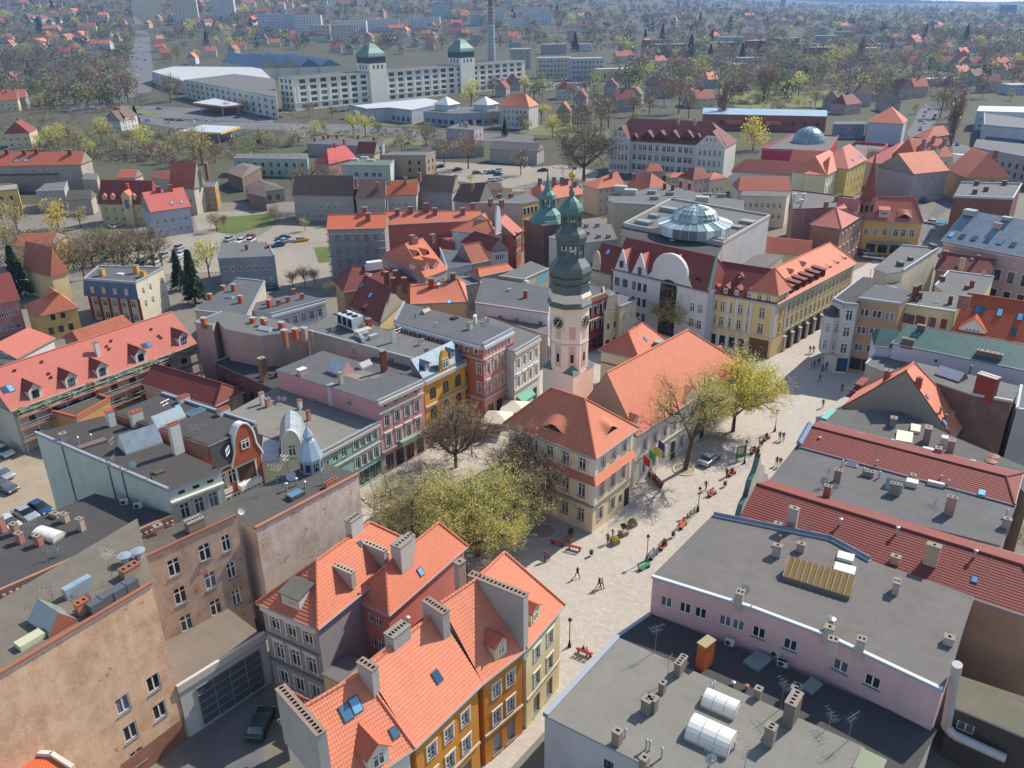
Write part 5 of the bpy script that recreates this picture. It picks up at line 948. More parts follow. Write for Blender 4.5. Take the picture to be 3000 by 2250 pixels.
r5.antenna('C4', 615, 1020, 2.4); r5.antenna('C4', 1490, 1190, 1.0); r5.dish('C4', 580, 1040, .5); r5.dish('C4', 670, 1080, .4); r5.antenna('C4', 1650, 1160, 1.6)
r6 = Gb('tenement_house', 'dark red tiled roof with hipped end and blue grey parapet', 11.4, strip(11.4, 8.5, 'C4', 385, 712, 'C4', 2135, 1187), ('C4', 445, 555), ('C4', 2070, 945), PL('a0826a', .4), T_DK(), inset=.2); r6.skylight('C4', 1870, 1090, .8, 1.0); r6.vent('C4', 555, 650, .2, .1)
o_, dr, L = r6.outward(3); mb = MB(); q_ = [r6.foot[3] + o_ * .2, r6.foot[0] + o_ * .2];
for a_, z0_, c_, z1_ in ((r6.pts[0], 11.8, r6.R1, r6.R1[2] + .4),): mb.tube(v3(a_, z0_), v3(c_, z1_), .4, .4, 4, flat('7f93a8', .5, .3))
r6.add("parapet", mb)
r7 = Fl('shop_building', 'irregular grey felt roofed building with teal curved cornice and skylights', 10.6, pts(10.6, 'C4', 540, 585, 'C4', 570, 500, 'C4', 650, 425, 1210, 445, 1645, 650, 2330, 940, 2260, 1130, 2065, 960, 1350, 760), PL('b0a598'), bitumen('74726f', patch=.4), None, [1], copm=flat('6fae9c', .6), cop_w=.9)
for x, y, w, h, c in ((1145, 550, .9, 1.4, '8c857d'), (1415, 680, 1.3, 2.3, '8a7468'), (1605, 770, .9, 2.0, 'a8867c'), (1505, 800, .9, 1.4, 'b8847e'), (880, 650, .5, .8, '7a746c')): r7.chim('C4', x, y, w, .8, h, 1, PL(c, .4))
r7.skylight('C4', 1240, 650, 3.2, 2.0, .4, flat('d3cdb8'), False); r7.skylight('C4', 1180, 720, 4.0, 1.6, .2, seam_metal('9fb0bd', .5), False); r7.skylight('C4', 1330, 580, 2.2, 1.2, .4, flat('d8ccb0'), False); r7.skylight('C4', 880, 650, 2.4, .9, .1, flat('8a9aa6'), True); roof_box(r7, 'C4', 1430, 770, 1.8, 1.3, .5, flat('c5cdcc', .4), name="roof_hatch"); roof_box(r7, 'C4', 1555, 710, 1.0, .8, 1.4, flat('bab5b2'), name="air_handler"); r7.skylight('C4', 1800, 840, .8, .6, .15, flat('c9cfd2'), False)
for x, y in ((1960, 820), (1940, 860), (1905, 905)): r7.vent('C4', x, y, .5, .4, flat('7a4034'))
r7.antenna('C4', 1400, 500, 1.6)
A_, B_, D_ = U('C4', 1640, 650, 9.0), U('C4', 1755, 490, 9.0), U('C4', 735, 390, 9.0)
BRW = brick('6e4438')
r8 = Gb('tenement_house', 'steep orange gabled house with sooty brick firewall facing the square', 9.0, [A_, B_, B_ + D_ - A_, D_], ('C4', 1170, 195), ('C4', 1320, 20), BRW, T_NEW(), inset=.15)
for x, y, w, h, c in ((1165, 230, 1.6, 1.9, 'a04a38'), (1355, 220, .5, 1.3, 'a8442f'), (1100, 170, 1.0, 1.5, '9a4434'), (1060, 230, .6, 1.0, '9a4434')): r8.chim('C4', x, y, w, .8, h, 2, brick(c) if w > .7 else PL(c))
r8.vent('C4', 1530, 450, .9, .12, flat('7a3f36')); r8.vent('C4', 1570, 490, .7, .14, flat('8a4a40')); r8.skylight('C4', 1425, 310, .6, .7); r8.skylight('C4', 1565, 520, .7, 1.0); r8.antenna('C4', 1610, 560, 2.4)
for k, (x, y) in enumerate(((900, 195), (860, 245), (830, 290))): p_ = U('C4', x, y, 9.5 - k * .8); mb = MB(); mb.box(p_, (3.4, 1.2, .25), T_DK(), r8.ang); r8.add("roof_step", mb)
r9 = Fl('tenement_house', 'brick firewall building with grey roof and huge red chimney block', 14.0, pts(14, 'C4', 1480, 195, 1790, 300, 2112, 358, 2170, 235, 1345, 45), BRW, BITG(), None, [1], copm=flat('b9b4ae'), cat='house')
r9.chim('C4', 1890, 295, 2.6, 1.2, 3.0, 9, PL('8a4036', .3), flat('b8a99a')); r9.hutch('C4', 1620, 150, 3.6, 2.6, 1.0, flat('b0b5b8', .5), BRW); r9.vent('C4', 1770, 120, 1.2, .14, flat('7a4438'))
r9b = Fl('tenement_house', 'grey block at the right edge with air conditioner rack', 13.0, pts(13, 'C4', 2150, 420, 'C4', 2420, 460, 'C4', 2450, 200, 'C4', 2185, 230), PL('a5a0a0', .3), BITG(), None, [0, 3])
# teal metal roof house
TEAL = seam_metal('235a56', .55, .6, .05)
r10 = Gb('tenement_house', 'white walled house with big teal sheet metal roof', 13.0, strip(13.0, 9.5, 'B4', 1140, 1395, 'B4', 2400, 1655), ('B4', 1270, 1245), None, PL('c3c4cc', .25), TEAL, inset=.2, step=False, cap=False, i2=0)
r10.chim('B4', 1270, 1400, 1.8, .8, .9, 4, brick('7d5a48')); r10.chim('B4', 1375, 1290, 1.2, .6, .9, 2, brick('7d4a3c')); r10.chim('B4', 1930, 1500, 3.6, .8, .7, 5, brick('7a5648')); r10.antenna('B4', 1310, 1380, 1.6)
o_, dr, L = r10.outward(0)
for k in range(3): p_ = U('B4', 1505 + k * 60, 1555, 11.2); r10.acunit(p_, r10.ang)
r10b = Fl('side_roof', 'felt roofed back building below the white wall', 10.0, pts(10, 'B4', 930, 1575, 'B4', 1010, 1490, 'B4', 2260, 1720, 'B4', 2180, 1900, 'B4', 1500, 1800), PL('b5aca2'), BITG(), None, [0])
r10c = Gb('tenement_house', 'smaller teal roofed wing beside the cream frontage', 12.0, strip(12.0, 6.0, 'B4', 1000, 1422, 'B4', 1200, 1440), ('B4', 1045, 1275), None, PL('c3c4cc', .25), TEAL, inset=.2, step=False, cap=False, i2=0)
r11 = Gb('tenement_house', 'glossy orange red pantile roof with blue skylights at the right edge', 11.0, strip(11.0, 12, 'B4', 1630, 1300, 'B4', 2450, 1440), ('B4', 1760, 995), None, PL('c9b9a0'), tile('b0522e', var=.4, old=.2, w=.3), inset=.3, i2=0, row=.42)
for x, y in ((1835, 1125), (1870, 1130), (2015, 1150), (2180, 1185), (2130, 1305)): r11.skylight('B4', x, y, .9, 1.5)
r11.dormer('B4', 1790, 1305, 4.2, .5, 2.0, (2.4, .6), PL('d8d0bb'), tile('b0522e', var=.4, old=.2), 'w4'); r11.chim('B4', 1720, 1080, 1.8, .9, 1.6, 6, brick('9a5540'))
# ------------------------------------------------ corner house row on the far right side of the square
r13 = Fl('tenement_house', 'brown four storey shop house with white framed windows', 14.4, pts(14.4, 'B4', 872, 1040, 1208, 1085, 1335, 985, 1010, 930), PL('a98a6c', .3), BIT(), {0: [W(3, 3, 1.6, 1.5, 4.4, 3.4, 'wts', m=.3), W(3, 1, 2.0, 2.4, .6, 3, 'dt', m=.3)]}, [0], cat='house')
r12 = Fl('tenement_house', 'cream house with dark red window panels and grey roof', 13.2, pts(13.2, 'B4', 1212, 1085, 1655, 1150, 1700, 1000, 1330, 985), PL('cfbf92', .25), BITG(), {0: [W(4, 3, 1.0, 1.7, 3.4, 3.3, 'dts', m=.4)]}, [0], copm=flat('c9c3b2'), cat='house')
o_, dr, L = r12.outward(0)
for k in range(5): r12.panel(0, .1 + k * L / 5.1, .1 + k * L / 5.1 + .9, 9.8, 11.6, PL('8c3f38'), "red_panel", .03)
for b, x, y in ((r12, 1365, 1050), (r12, 1610, 1080), (r13, 1320, 1000), (r13, 1340, 990), (r13, 1360, 980)): b.chim('B4', x, y, .7, .6, 1.6, 2, PL('7d4a40'))
r12.dish('B4', 1360, 1095, .4); r12.skylight('B4', 1495, 1070, .6, .5)
r14 = Fl('corner_house', 'white corner house with polygonal bay window on the square', 13.6, pts(13.6, 'B4', 668, 1048, 'B4', 760, 1085, 'B4', 862, 1092, 'B4', 1015, 930, 'B4', 1000, 880, 'B4', 900, 868), PL('c6c5c3', .25), BITD(), {0: [W(1, 3, 1.1, 1.9, 4.0, 3.3, 'wxu')], 1: [W(1, 3, 1.2, 2.0, 4.0, 3.3, 'wxuh'), W(1, 1, 1.6, 2.7, .4, 3, 'dp')], 5: [W(5, 3, 1.0, 1.9, 4.0, 3.3, 'wxu'), W(5, 1, 1.8, 2.5, .4, 3, 'dt')]}, [0, 1, 5], cat='house')
o_, dr, L = r14.outward(0); mb = MB(); c = r14.foot[0] + dr * .6 + o_ * .2; mb.lathe((c[0], c[1], 0), [(.3, 3.0), (1.7, 3.8), (1.7, 10.6), (1.85, 10.7), (1.85, 11.0), (.9, 12.2), (.2, 12.6)], 6, [PL('c6c5c3', .25)] * 3 + [STONE(), flat('3f4850', .5, .3), flat('3f4850', .5, .3)], .3); bay = r14.add("bay_window", mb)
for z in (4.4, 7.8):
 for k in range(6):
  a = .3 + pi / 6 + k * pi / 3; oo = arr([cos(a), sin(a)])
  if oo[1] < .3: put_window(bay, arr([c[0] + oo[0] * 1.48, c[1] + oo[1] * 1.48, z]) - r14.org, a - pi / 2, .8, 2.0, 'wx', -.02, True)
for i in (0, 1, 5): r14.band(i, 13.0, .5, .4, STONE()); r14.band(i, 3.4, .3, .3, STONE())
r14.panel(1, .5, 2.2, .4, 3.1, flat('24406b', .5), "shop_poster", .05); r14.vent('B4', 940, 990, 4.5, .06); r14.antenna('B4', 1040, 900, 2)
r15 = Fl('tenement_house', 'beige tenement with tall blank side wall and sloping grey roof', 12.8, pts(12.8, 'B4', 1000, 798, 1095, 840, 1232, 820, 1512, 640, 1222, 614), PL('cbbfa6', .25), BITG(), None, [2, 3], cop_h=.3, cat='house')
roof_box(r15, 'B4', 1205, 770, 1.4, .9, .9, flat('55565a'), name="air_handler"); roof_box(r15, 'B4', 1290, 725, 1.0, .8, .7, flat('55565a'), name="air_handler"); r15.chim('B4', 1470, 625, 2.0, .8, .9, 3, PL('6d665e'))
r15b = Fl('side_roof', 'lower beige wall block in front of the tall blank wall', 10.5, pts(10.5, 'B4', 1080, 935, 1215, 975, 1225, 860, 1090, 920), PL('cbbfa6', .25), BITG(), None, [0])
r16 = Fl('tenement_house', 'low cream house with grey roof and brick stacks behind the shops', 9.6, pts(9.6, 'B4', 1490, 940, 1560, 985, 1860, 1030, 1965, 870, 1600, 822), PL('c9b994', .25), BITG(), None, [3, 4], cop_h=.25, copm=flat('aeb6bc'), cat='house')
r16.chim('B4', 1545, 890, 1.2, .8, 1.0, 3, PL('7d4a40')); r16.chim('B4', 1785, 945, .7, .6, 1.5, 1, PL('8a4a3c')); r16.chim('B4', 1745, 960, .8, .6, .9, 1, PL('8a4a3c')); r16.dish('B4', 1870, 870, .5)
r17 = Gb('tenement_house', 'dark red tiled house with pale chimney below the bank', 8.5, strip(8.5, 9.0, 'B4', 1485, 800, 'B4', 1935, 868), ('B4', 1510, 655), None, PL('a98a7c', .3), T_DK(), i2=0)
r17.chim('B4', 1700, 800, 1.0, .8, 2.6, 2, PL('c9a898')); r17.chim('B4', 1570, 700, .9, .8, 1.5, 1, PL('8a3c30')); r17.chim('B4', 1840, 715, .6, .5, .9, 1, PL('8a3c30')); r17.skylight('B4', 1668, 775, .7, .9); r17.skylight('B4', 1790, 715, .7, .9); r17.skylight('B4', 1525, 685, .7, .9); r17.dish('B4', 1880, 850, .45)
# pink bank with blue grey metal roof
r18 = Gb('bank_building', 'large pink classical building with blue grey metal roof and skylight row', 13.0, strip(13.0, 20.0, 'B4', 1535, 565, 'B4', 2500, 755), ('B4', 1745, 318), None, PL('c0a29c', .2), seam_metal('7d8a94', .6), step=False, cap=False, i2=0, spec={0: [W(8, 1, 1.4, 2.5, 6.5, 3, 'dxu', at=[.3, .42, .54, .66, .78, .9]), W(8, 1, 1.4, 2.5, 2.0, 3, 'dxu', at=[.42, .54, .66, .78, .9])]}, inset=.6)
r18.band(0, 12.2, .5, .5, PL('c9b0a8')); r18.band(0, 10.4, .25, .2, PL('c9b0a8'))
for x, y in ((1625, 520), (1710, 535), (1810, 550), (1915, 565), (2020, 580), (2125, 600)): r18.skylight('B4', x, y, 1.2, 1.6)
for x, y in ((1500, 480), (1520, 450), (1545, 420)): r18.skylight('B4', x, y, 2.0, .9)
r18.chim('B4', 2000, 455, 1.6, 1.0, .9, 0, PL('b8948a')); roof_box(r18, 'B4', 1775, 350, 2.6, 2.2, 1.0, flat('8a979e', .4, .4), name="air_handler"); roof_box(r18, 'B4', 2075, 395, 2.0, 1.4, .6, flat('8a979e', .4, .4), name="air_handler")
# ================================================================== arcade house
ACY, ACW = PL('d8be86', .22), PL('cfcbc2', .22)
def arcade(b, i, n, u0, u1, zt=4.3):
 o, dr, L = b.outward(i); st = (u1 - u0) / n; a = atan2(dr[1], dr[0])
 for k in range(n):
  uc = u0 + st * (k + .5); r = st / 2 - .42; zc = zt - r - .3; m = MB(); P = lambda u, z, kk=.06: arr([*(b.foot[i] + dr * u + o * kk), z])
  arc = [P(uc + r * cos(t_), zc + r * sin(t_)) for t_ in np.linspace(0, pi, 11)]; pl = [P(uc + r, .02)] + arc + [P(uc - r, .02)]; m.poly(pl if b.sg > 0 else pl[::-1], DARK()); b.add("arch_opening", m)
 for k in range(n + 1): u = u0 + st * k; m = MB(); p = b.foot[i] + dr * min(max(u, .3), L - .3) + o * .15; m.box((p[0], p[1], 0), (.7, .6, 3.0), STONE(), a); m.box((p[0], p[1], 3.0), (.9, .7, .25), STONE(), a); b.add("pier", m)
TD = T_DK()
A_, B_ = U('B3', 1590, 988, 11.4), U('B4', 212, 1086, 11.4)
e_ = unit((B_ - A_)[:2]); n_ = arr([-e_[1], e_[0], 0]) * 12
ac1 = Gb('arcade_house', 'yellow and white arcade house with dark red roof and dormer row', 11.4, [A_, B_, B_ + n_, A_ + n_], ('B3', 1655, 722), ('B3', 2110, 812), ACY, T_DK(), inset=.4, spec={0: [W(6, 1, 1.0, 2.0, 8.0, 3, 'wxs', at=[.08, .2, .32, .48, .62, .82]), W(6, 1, 1.0, 2.0, 4.8, 3, 'wxs', at=[.08, .2, .32, .48, .62, .82]), W(4, 1, 1.6, 2.2, .7, 3, 'dp', at=[.1, .25, .4, .55])]})
o_, dr, L = ac1.outward(0)
for x, y in ((1640, 985), (1728, 1000), (1818, 1015), (1920, 1030)): ac1.dormer('B3', x, y, 1.3, 1.4, .45, (.8, 1.1), PL('7d3a30'), TD)
for u0 in (0, .265, .4, .55, .72): ac1.panel(0, u0 * L + .02, u0 * L + .7, 4.4, 11.0, ACW, "pilaster", .08, .12)
for u0, u1 in ((0, .055), (.145, .205), (.295, .355), (.445, .505), (.595, .75)): ac1.panel(0, u0 * L + .02, u1 * L, .02, 4.2, ACW, "shopfront_pier", .05, .1)
ac1.dormer('B3', 1845, 870, 1.2, .5, .4, (.6, .4), DARK(), TD); ac1.band(0, 4.2, .25, .15, STONE())
A2 = B_; B2 = U('B4', 862, 748, 11.4); e2 = unit((B2 - A2)[:2]); n2_ = arr([-e2[1], e2[0], 0]) * 12.0
ac2 = Gb('arcade_house', 'long cream arcade wing with bright salmon roof and round arches along the street', 11.4, [A2, B2, B2 + n2_, A2 + n2_], ('B4', 165, 795), ('B4', 640, 590), PL('d6c290', .2), T_NEW(), inset=.4, spec={0: [W(17, 1, 1.0, 2.0, 8.1, 3, 'wxs', m=.8), W(17, 1, 1.0, 2.0, 4.9, 3, 'wxs', m=.8)]})
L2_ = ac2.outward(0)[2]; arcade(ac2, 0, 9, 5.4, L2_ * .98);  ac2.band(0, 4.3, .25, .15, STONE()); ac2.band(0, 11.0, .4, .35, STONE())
for k in range(6): ac2.dormer('B4', 330 + k * 52 * 1.0, 995 - k * 27.5, 1.2, 1.5, .3, (.8, 1.2), PL('6d342c'), T_DK(), 'dx', 'shed')
for x, y in ((430, 770), (330, 830)): ac2.dormer('B4', x, y, 1.0, .4, .4, (.5, .3), DARK(), T_NEW())
for x, y in ((645, 790), (705, 755), (765, 720)): eyebrow(ac2, 'B4', x, y, 2.2, .5, T_NEW())
mb = MB(); c = ac2.pts[0] + e2 * 3.0 + n2_[:2] / 12 * 3.0
ac3 = Gb('corner_pavilion', 'yellow corner pavilion with pointed hipped roof where the arcades meet', 13.2, [ac2.pts[0] - e_ * 5.6, ac2.pts[0] + e2 * 0 + 0, ac2.pts[0] + e2 * 5.6, ac2.pts[0] + e2 * 5.6 - e_ * 5.6], None, None, ACY, T_SAL(), rh=17.6, i1=3.0, i2=2.6, inset=.3, spec={0: [W(2, 1, .9, 1.4, 11.5, 3, 'wx', m=.8), W(1, 2, 1.1, 2.0, 4.9, 3.2, 'wxs')], 1: [W(2, 1, .9, 1.4, 11.5, 3, 'wx', m=.8), W(1, 2, 1.1, 2.0, 4.9, 3.2, 'wxs')]})
for i in (0, 1):
 Lp = ac3.outward(i)[2]; ac3.band(i, 10.9, .35, .35, STONE())
 for u in (.3, Lp - .3): ac3.panel(i, u - .3, u + .3, 4.4, 10.9, ACW, "pilaster", .08, .12)
ac3.panel(0, .6, ac3.outward(0)[2] - .5, .02, 3.7, flat('6b4f2c', .8), "passage", .03)
# ================================================================== white house of three gables and the glass dome hall
zg = Gb('gabled_store', 'white store with two pointed gables and a great arched window gable', 12.4, strip(12.4, 9.5, 'B3', 805, 797, 'B3', 1590, 988), ('B3', 885, 525), ('B3', 1655, 715), PL('c6c6c6', .25), T_DK(), inset=.3, spec={0: [W(2, 3, 1.3, 1.8, 2.4, 3.3, 'kx', at=[.05, .14]), W(3, 3, .9, 1.8, 2.4, 3.3, 'kx', at=[.24, .3, .36]), W(2, 2, 1.1, 1.9, 4.2, 3.3, 'wx', at=[.86, .94])]}, cat='store')
o_, dr, L = zg.outward(0)
def point_gable(b, i, u0, u1, z0, zt, mat, roofm, wins):
 o, dr, L = b.outward(i); P = lambda u, z, k: arr([*(b.foot[i] + dr * u + o * k), z]); um = (u0 + u1) / 2; m = MB(); tri = [P(u0, z0, .15), P(u1, z0, .15), P(um, zt, .15)]; m.poly(tri[::b.sg], mat); tb = [P(u0, z0, -.25), P(u1, z0, -.25), P(um, zt, -.25)]; m.poly(tb[::-b.sg], mat)
 for k in range(3): q_ = [tri[k], tri[(k + 1) % 3], tb[(k + 1) % 3], tb[k]]; m.poly(q_[::-1] if b.sg > 0 else q_, flat('d0d0ce'))
 g = b.add("gable", m); r = MB(); bk = 4.5
 for a_, c_ in ((P(u0 + .1, z0, -.2), P(um, zt - .3, -.2)), (P(u1 - .1, z0, -.2), P(um, zt - .3, -.2))):
  q_ = [a_, c_, c_ - arr([*(o * bk), 0]), a_ - arr([*(o * bk), 0])]; nn = np.cross(q_[1] - q_[0], q_[2] - q_[0]); r.poly(q_ if nn[2] > 0 else q_[::-1], roofm)
 link("gable_roof", r.mesh("gable_roof", b.org), g)
 for (u, z, w, h) in wins: put_window(g, P(u, z, .18) - b.org, atan2(o[1], o[0]) - pi / 2, w, h, 'kx', .03, True)
point_gable(zg, 0, L * .0 + .1, L * .19, 11.6, 17.2, zg.wallm, T_NEW(), [(L * .095, 13.2, 1.0, 1.5)]); point_gable(zg, 0, L * .195, L * .40, 11.6, 17.2, zg.wallm, T_NEW(), [(L * .3, 12.6, .9, 1.6)])
scroll_gable(zg, 0, L * .36, L * .87, 11.4, 18.4, zg.wallm, "great_gable", .8, flat('d3d3d0')); m = MB(); P = lambda u, z, k: arr([*(zg.foot[0] + dr * u + o_ * k), z]); uc, r_ = L * .615, L * .085
zg.panel(0, L * .41, L * .82, 0, 10.5, zg.wallm, "gable_wall", .13, .3)
arc = [P(uc + r_ * cos(t_), 11.5 + r_ * sin(t_) * .8, .2) for t_ in np.linspace(0, pi, 13)]; m.poly([P(uc + r_, 1.0, .2)] + arc + [P(uc - r_, 1.0, .2)], glass('2a2420', .06)); gw_ = zg.add("arched_window", m)
for k in range(1, 4): m = MB(); m.box(P(uc - r_ + k * r_ / 2, 1, .22), (.12, .08, 10.8), flat('5a4636', .5), atan2(dr[1], dr[0])); link("mullion", m.mesh("mullion", zg.org), gw_)
for k in range(5): m = MB(); m.box(P(uc, 2 + k * 2.3, .23), (2 * r_, .08, .14), flat('5a4636', .5), atan2(dr[1], dr[0])); link("transom", m.mesh("transom", zg.org), gw_)
r__ = MB(); bk = arr([*(-o_ * 5), 0])
for a_, c_ in ((P(L * .44, 13.0, -.3), P(uc, 17.6, -.3)), (P(L * .79, 13.0, -.3), P(uc, 17.6, -.3))): q_ = [a_, c_, c_ + bk, a_ + bk]; nn = np.cross(q_[1] - q_[0], q_[2] - q_[0]); r__.poly(q_ if nn[2] > 0 else q_[::-1], T_NEW())
zg.add("gable_roof", r__); eyebrow(zg, 'B3', 1510, 895, 2.6, .8, T_DK())
mb = MB(); mb.tube(v3(zg.R2), v3(zg.pts[1], 12.5), .35, .35, 4, flat('4f7f74', .6)); zg.add("copper_valley", mb)
mall = Fl('dome_hall', 'grey walled shopping hall with flat roof carrying the glass dome', 16.0, pts(16, 'B3', 905, 445, 1705, 600, 2085, 378, 1290, 240), PL('b9b7b5', .35), BITG(), None, [0, 1, 2, 3], cop_h=.5, copm=flat('b5aca2', .8))
Fl('store_deck', 'dark felt deck between the gabled store and the dome hall', 15.4, pts(15.4, 'B3', 882, 522, 1656, 712, 1710, 600, 905, 440), PL('a8a098'), BITD(), None, [])
dc = mall.hit('B3', 1475, 500)[0]; ks = np.linalg.norm(U('B3', 1765, 460, 17) - U('B3', 1185, 460, 17)) / 2
GL, GF = glass('54706f', .22), flat('b7c0c2', .4, .4)
droot = thing('glass_dome', 'round glass rotunda with ribbed glazed cupola on the shopping hall roof', 'dome', dc)
def dome_ring(name, prof, n, mat, bars=True):
 for k in range(n):
  m = MB(); a0, a1 = 6.28318 * k / n, 6.28318 * (k + 1) / n
  for (r0, z0), (r1, z1) in zip(prof[:-1], prof[1:]):
   q_ = [arr([r0 * cos(a0), r0 * sin(a0), z0]), arr([r0 * cos(a1), r0 * sin(a1), z0]), arr([r1 * cos(a1), r1 * sin(a1), z1]), arr([r1 * cos(a0), r1 * sin(a0), z1])]; m.poly(q_ if r1 > .01 else q_[:3], mat)
  pa = link(name, m.mesh(name), droot)
  if bars:
   m = MB()
   for (r0, z0), (r1, z1) in zip(prof[:-1], prof[1:]): m.tube((r0 * cos(a0), r0 * sin(a0), z0 + .05), (r1 * cos(a0), r1 * sin(a0), z1 + .05), .09, .09, 5, GF); m.tube((r1 * cos(a0), r1 * sin(a0), z1 + .05), (r1 * cos(a1), r1 * sin(a1), z1 + .05), .06, .06, 4, GF)
   link("rib", m.mesh("rib"), pa)
R_ = ks; dome_ring("drum_pane", [(R_ * .97, 0), (R_ * .97, 2.3)], 26, GL); dome_ring("skirt_pane", [(R_ * 1.03, 2.3), (R_ * .66, 3.2)], 26, GL); dome_ring("cupola_pane", [(R_ * .63 * cos(t_), 3.2 + R_ * .36 * sin(t_)) for t_ in np.linspace(0, 1.45, 6)], 26, GL)
for x, y, w, d, h in ((1070, 430, 4, 2, .8), (1270, 330, 4.5, 2, 1.0), (1150, 380, 2.5, 1.5, .8), (1670, 570, 3.5, 1.5, .8), (1910, 425, 3.5, 2.4, .7), (1810, 465, 3, 1.6, .6)): roof_box(mall, 'B3', x, y, w, d, h, flat('8f9292', .5, .3), name="air_handler")
mbk = Fl('back_hall', 'long grey service roof with rows of ribbed vents behind the dome', 14.5, pts(14.5, 'B3', 835, 270, 1210, 290, 'B3', 1870, 350, 1880, 250, 1580, 200, 1290, 130, 1130, 140, 780, 240), PL('b3a892', .35), BITG(), None, [0], cop_h=.3)
for x, y in ((1135, 190), (1280, 200), (1585, 210), (1700, 215), (1155, 235), (1310, 240)):
 for k in range(6): mbk.vent('B3', x - 35 + k * 12, y, .9, .22, flat('9fa2a2', .4, .4))
for x, y in ((960, 190), (880, 160), (1540, 250)): roof_box(mbk, 'B3', x, y, 3.5, 2.2, 1.4, flat('a9aaa4', .5), name="air_handler")
for x, y in ((1235, 150), (1300, 160), (1365, 130), (1435, 150)): mbk.chim('B3', x, y, .9, .7, 1.8, 1, PL('8a3f34'))
yb = Fl('side_block', 'ochre block wall at the corner of the back hall', 13.5, pts(13.5, 'B3', 775, 265, 840, 280, 900, 200, 790, 190), PL('cfa25a', .3), BITG(), {0: [W(2, 2, .9, 1.4, 5, 4, 'wx')]}, [0])
h1 = Gb('tenement_house', 'narrow old house with scrolled grey gable and dark red roof', 11.0, strip(11.0, 9.0, 'B3', 615, 800, 'B3', 805, 850), ('B3', 610, 560), None, PL('b8ad92', .5), T_DK(), i2=0, spec={0: [W(4, 3, .8, 1.5, 1.4, 3.2, 'wx', m=.4)]}); L = h1.outward(0)[2]; scroll_gable(h1, 0, .2, L * .55, 10.0, 15.5, h1.wallm, win=(.9, 1.5, 11.5)); h1.skylight('B3', 780, 660, .9, 1.2)
h2 = Fl('flat_house', 'cluttered flat roofed house behind the clock tower', 12.0, pts(12, 'B3', 300, 545, 'B3', 520, 600, 'B3', 850, 560, 'B3', 800, 440, 'B3', 600, 420, 'B3', 430, 480), PL('c0bdb8', .3), BITG(), None, [0])
for x, y in ((600, 460), (690, 455), (780, 545), (610, 520), (700, 545)): h2.chim('B3', x, y, 1.0, .7, .9, 3, PL('8f8378'))
h3 = Fl('tenement_house', 'narrow dark red house with white trimmed windows beside the tower', 11.0, pts(11, 'B3', 608, 1060, 748, 1010, 740, 960, 610, 930), PL('8c4a4a', .25), BIT(), {0: [W(3, 1, .9, 1.8, 7.6, 3, 'dxuh', m=.2), W(3, 1, .9, 1.9, 4.4, 3, 'dxuh', m=.2), W(3, 1, 1.1, 2.2, .6, 3, 'dp', m=.2)]}, [0, 1], cop_h=.4, copm=flat('b5a084'), cat='house'); h3.band(0, 10.4, .5, .4, PL('9c5a56')); h3.band(0, 3.2, .8, .5, PL('9a3f3a'))
h4 = Fl('tenement_house', 'little cream house with scrolled gable and shop front', 7.8, pts(7.8, 'B3', 748, 1190, 872, 1150, 880, 1060, 750, 1040), PL('c2b698', .3), BIT(), {0: [W(2, 1, .7, 1.2, 5.0, 3, 'dx', m=.3), W(2, 1, 1.1, 2.0, .8, 3, 'dp', m=.3)]}, None, cat='house'); L = h4.outward(0)[2]; scroll_gable(h4, 0, .1, L - .1, 7.4, 12.2, h4.wallm, trim=STONE(), win=(.8, 1.0, 8.6))
h5 = Fl('tenement_house', 'grey cream house with flat roof next to the scrolled gable', 9.6, pts(9.6, 'B3', 875, 1110, 1012, 1058, 760, 960, 760, 1000), PL('bdb198', .3), BITG(), {0: [W(2, 2, .8, 1.6, 3.4, 3.2, 'wx', m=.3), W(2, 1, 1.2, 2.1, .5, 3, 'dp', m=.3)]}, [0], cat='house')
# ------------------------------------------------ row behind the tower to the left: red and salmon roofs
k1 = Gb('tenement_house', 'grey gabled house with four small dormers on its orange roof', 9.5, [U('B2', 1370, 870, 9.5), U('B2', 1555, 800, 9.5), U('B2', 1430, 560, 9.5) * 0 + U('B2', 1555, 800, 9.5) + (U('B2', 1005, 690, 9.5) - U('B2', 1370, 870, 9.5)), U('B2', 1005, 690, 9.5)], ('B2', 1205, 570), ('B2', 1440, 545), PL('a8a3a0', .3), T_SAL(), inset=.2, gut=False, spec={0: [W(4, 2, .9, 1.4, 3, 3.4, 'wx')]})
for x, y in ((1305, 690), (1385, 680)): k1.dormer('B2', x, y, 1.3, .3, .9, None, DARK(), T_SAL())
for x, y in ((1385, 805), (1460, 790)): k1.dormer('B2', x, y, 1.5, 1.1, .9, (.9, .9), PL('cfcac0'), T_SAL())
for x, y in ((1265, 570), (1290, 590), (1430, 560)): k1.chim('B2', x, y, 1.2, .8, 1.4, 2, PL('7d5a4c'))
k2 = Gb('tenement_house', 'broad salmon tiled roof with skylights behind the orange tenement', 8.5, strip(8.5, 13.0, 'B2', 1250, 1080, 'B2', 1715, 1060), ('B2', 1225, 940), ('B2', 1640, 880), PL('c9b487', .3), T_NEW(), skew=True)
for x, y in ((1480, 920), (1560, 895), (1565, 1065)): k2.skylight('B2', x, y, .8, 1.0)
k2.chim('B2', 1420, 930, 1.2, .9, 1.6, 2, PL('9c4a38')); k2.chim('B2', 1595, 880, 1.0, .8, 1.4, 2, PL('8a3f34'))
k3 = Gb('tenement_house', 'wine red tiled house with wavy dormer and ochre gable wall', 8.0, [U('B2', 1000, 1245, 8), U('B2', 760, 1100, 8), U('B2', 760, 1100, 8) + U('B2', 1200, 1060, 8) - U('B2', 1000, 1245, 8), U('B2', 1200, 1060, 8)], ('B2', 1110, 925), ('B2', 890, 890), PL('b5a070', .4), T_DK(), inset=.15)
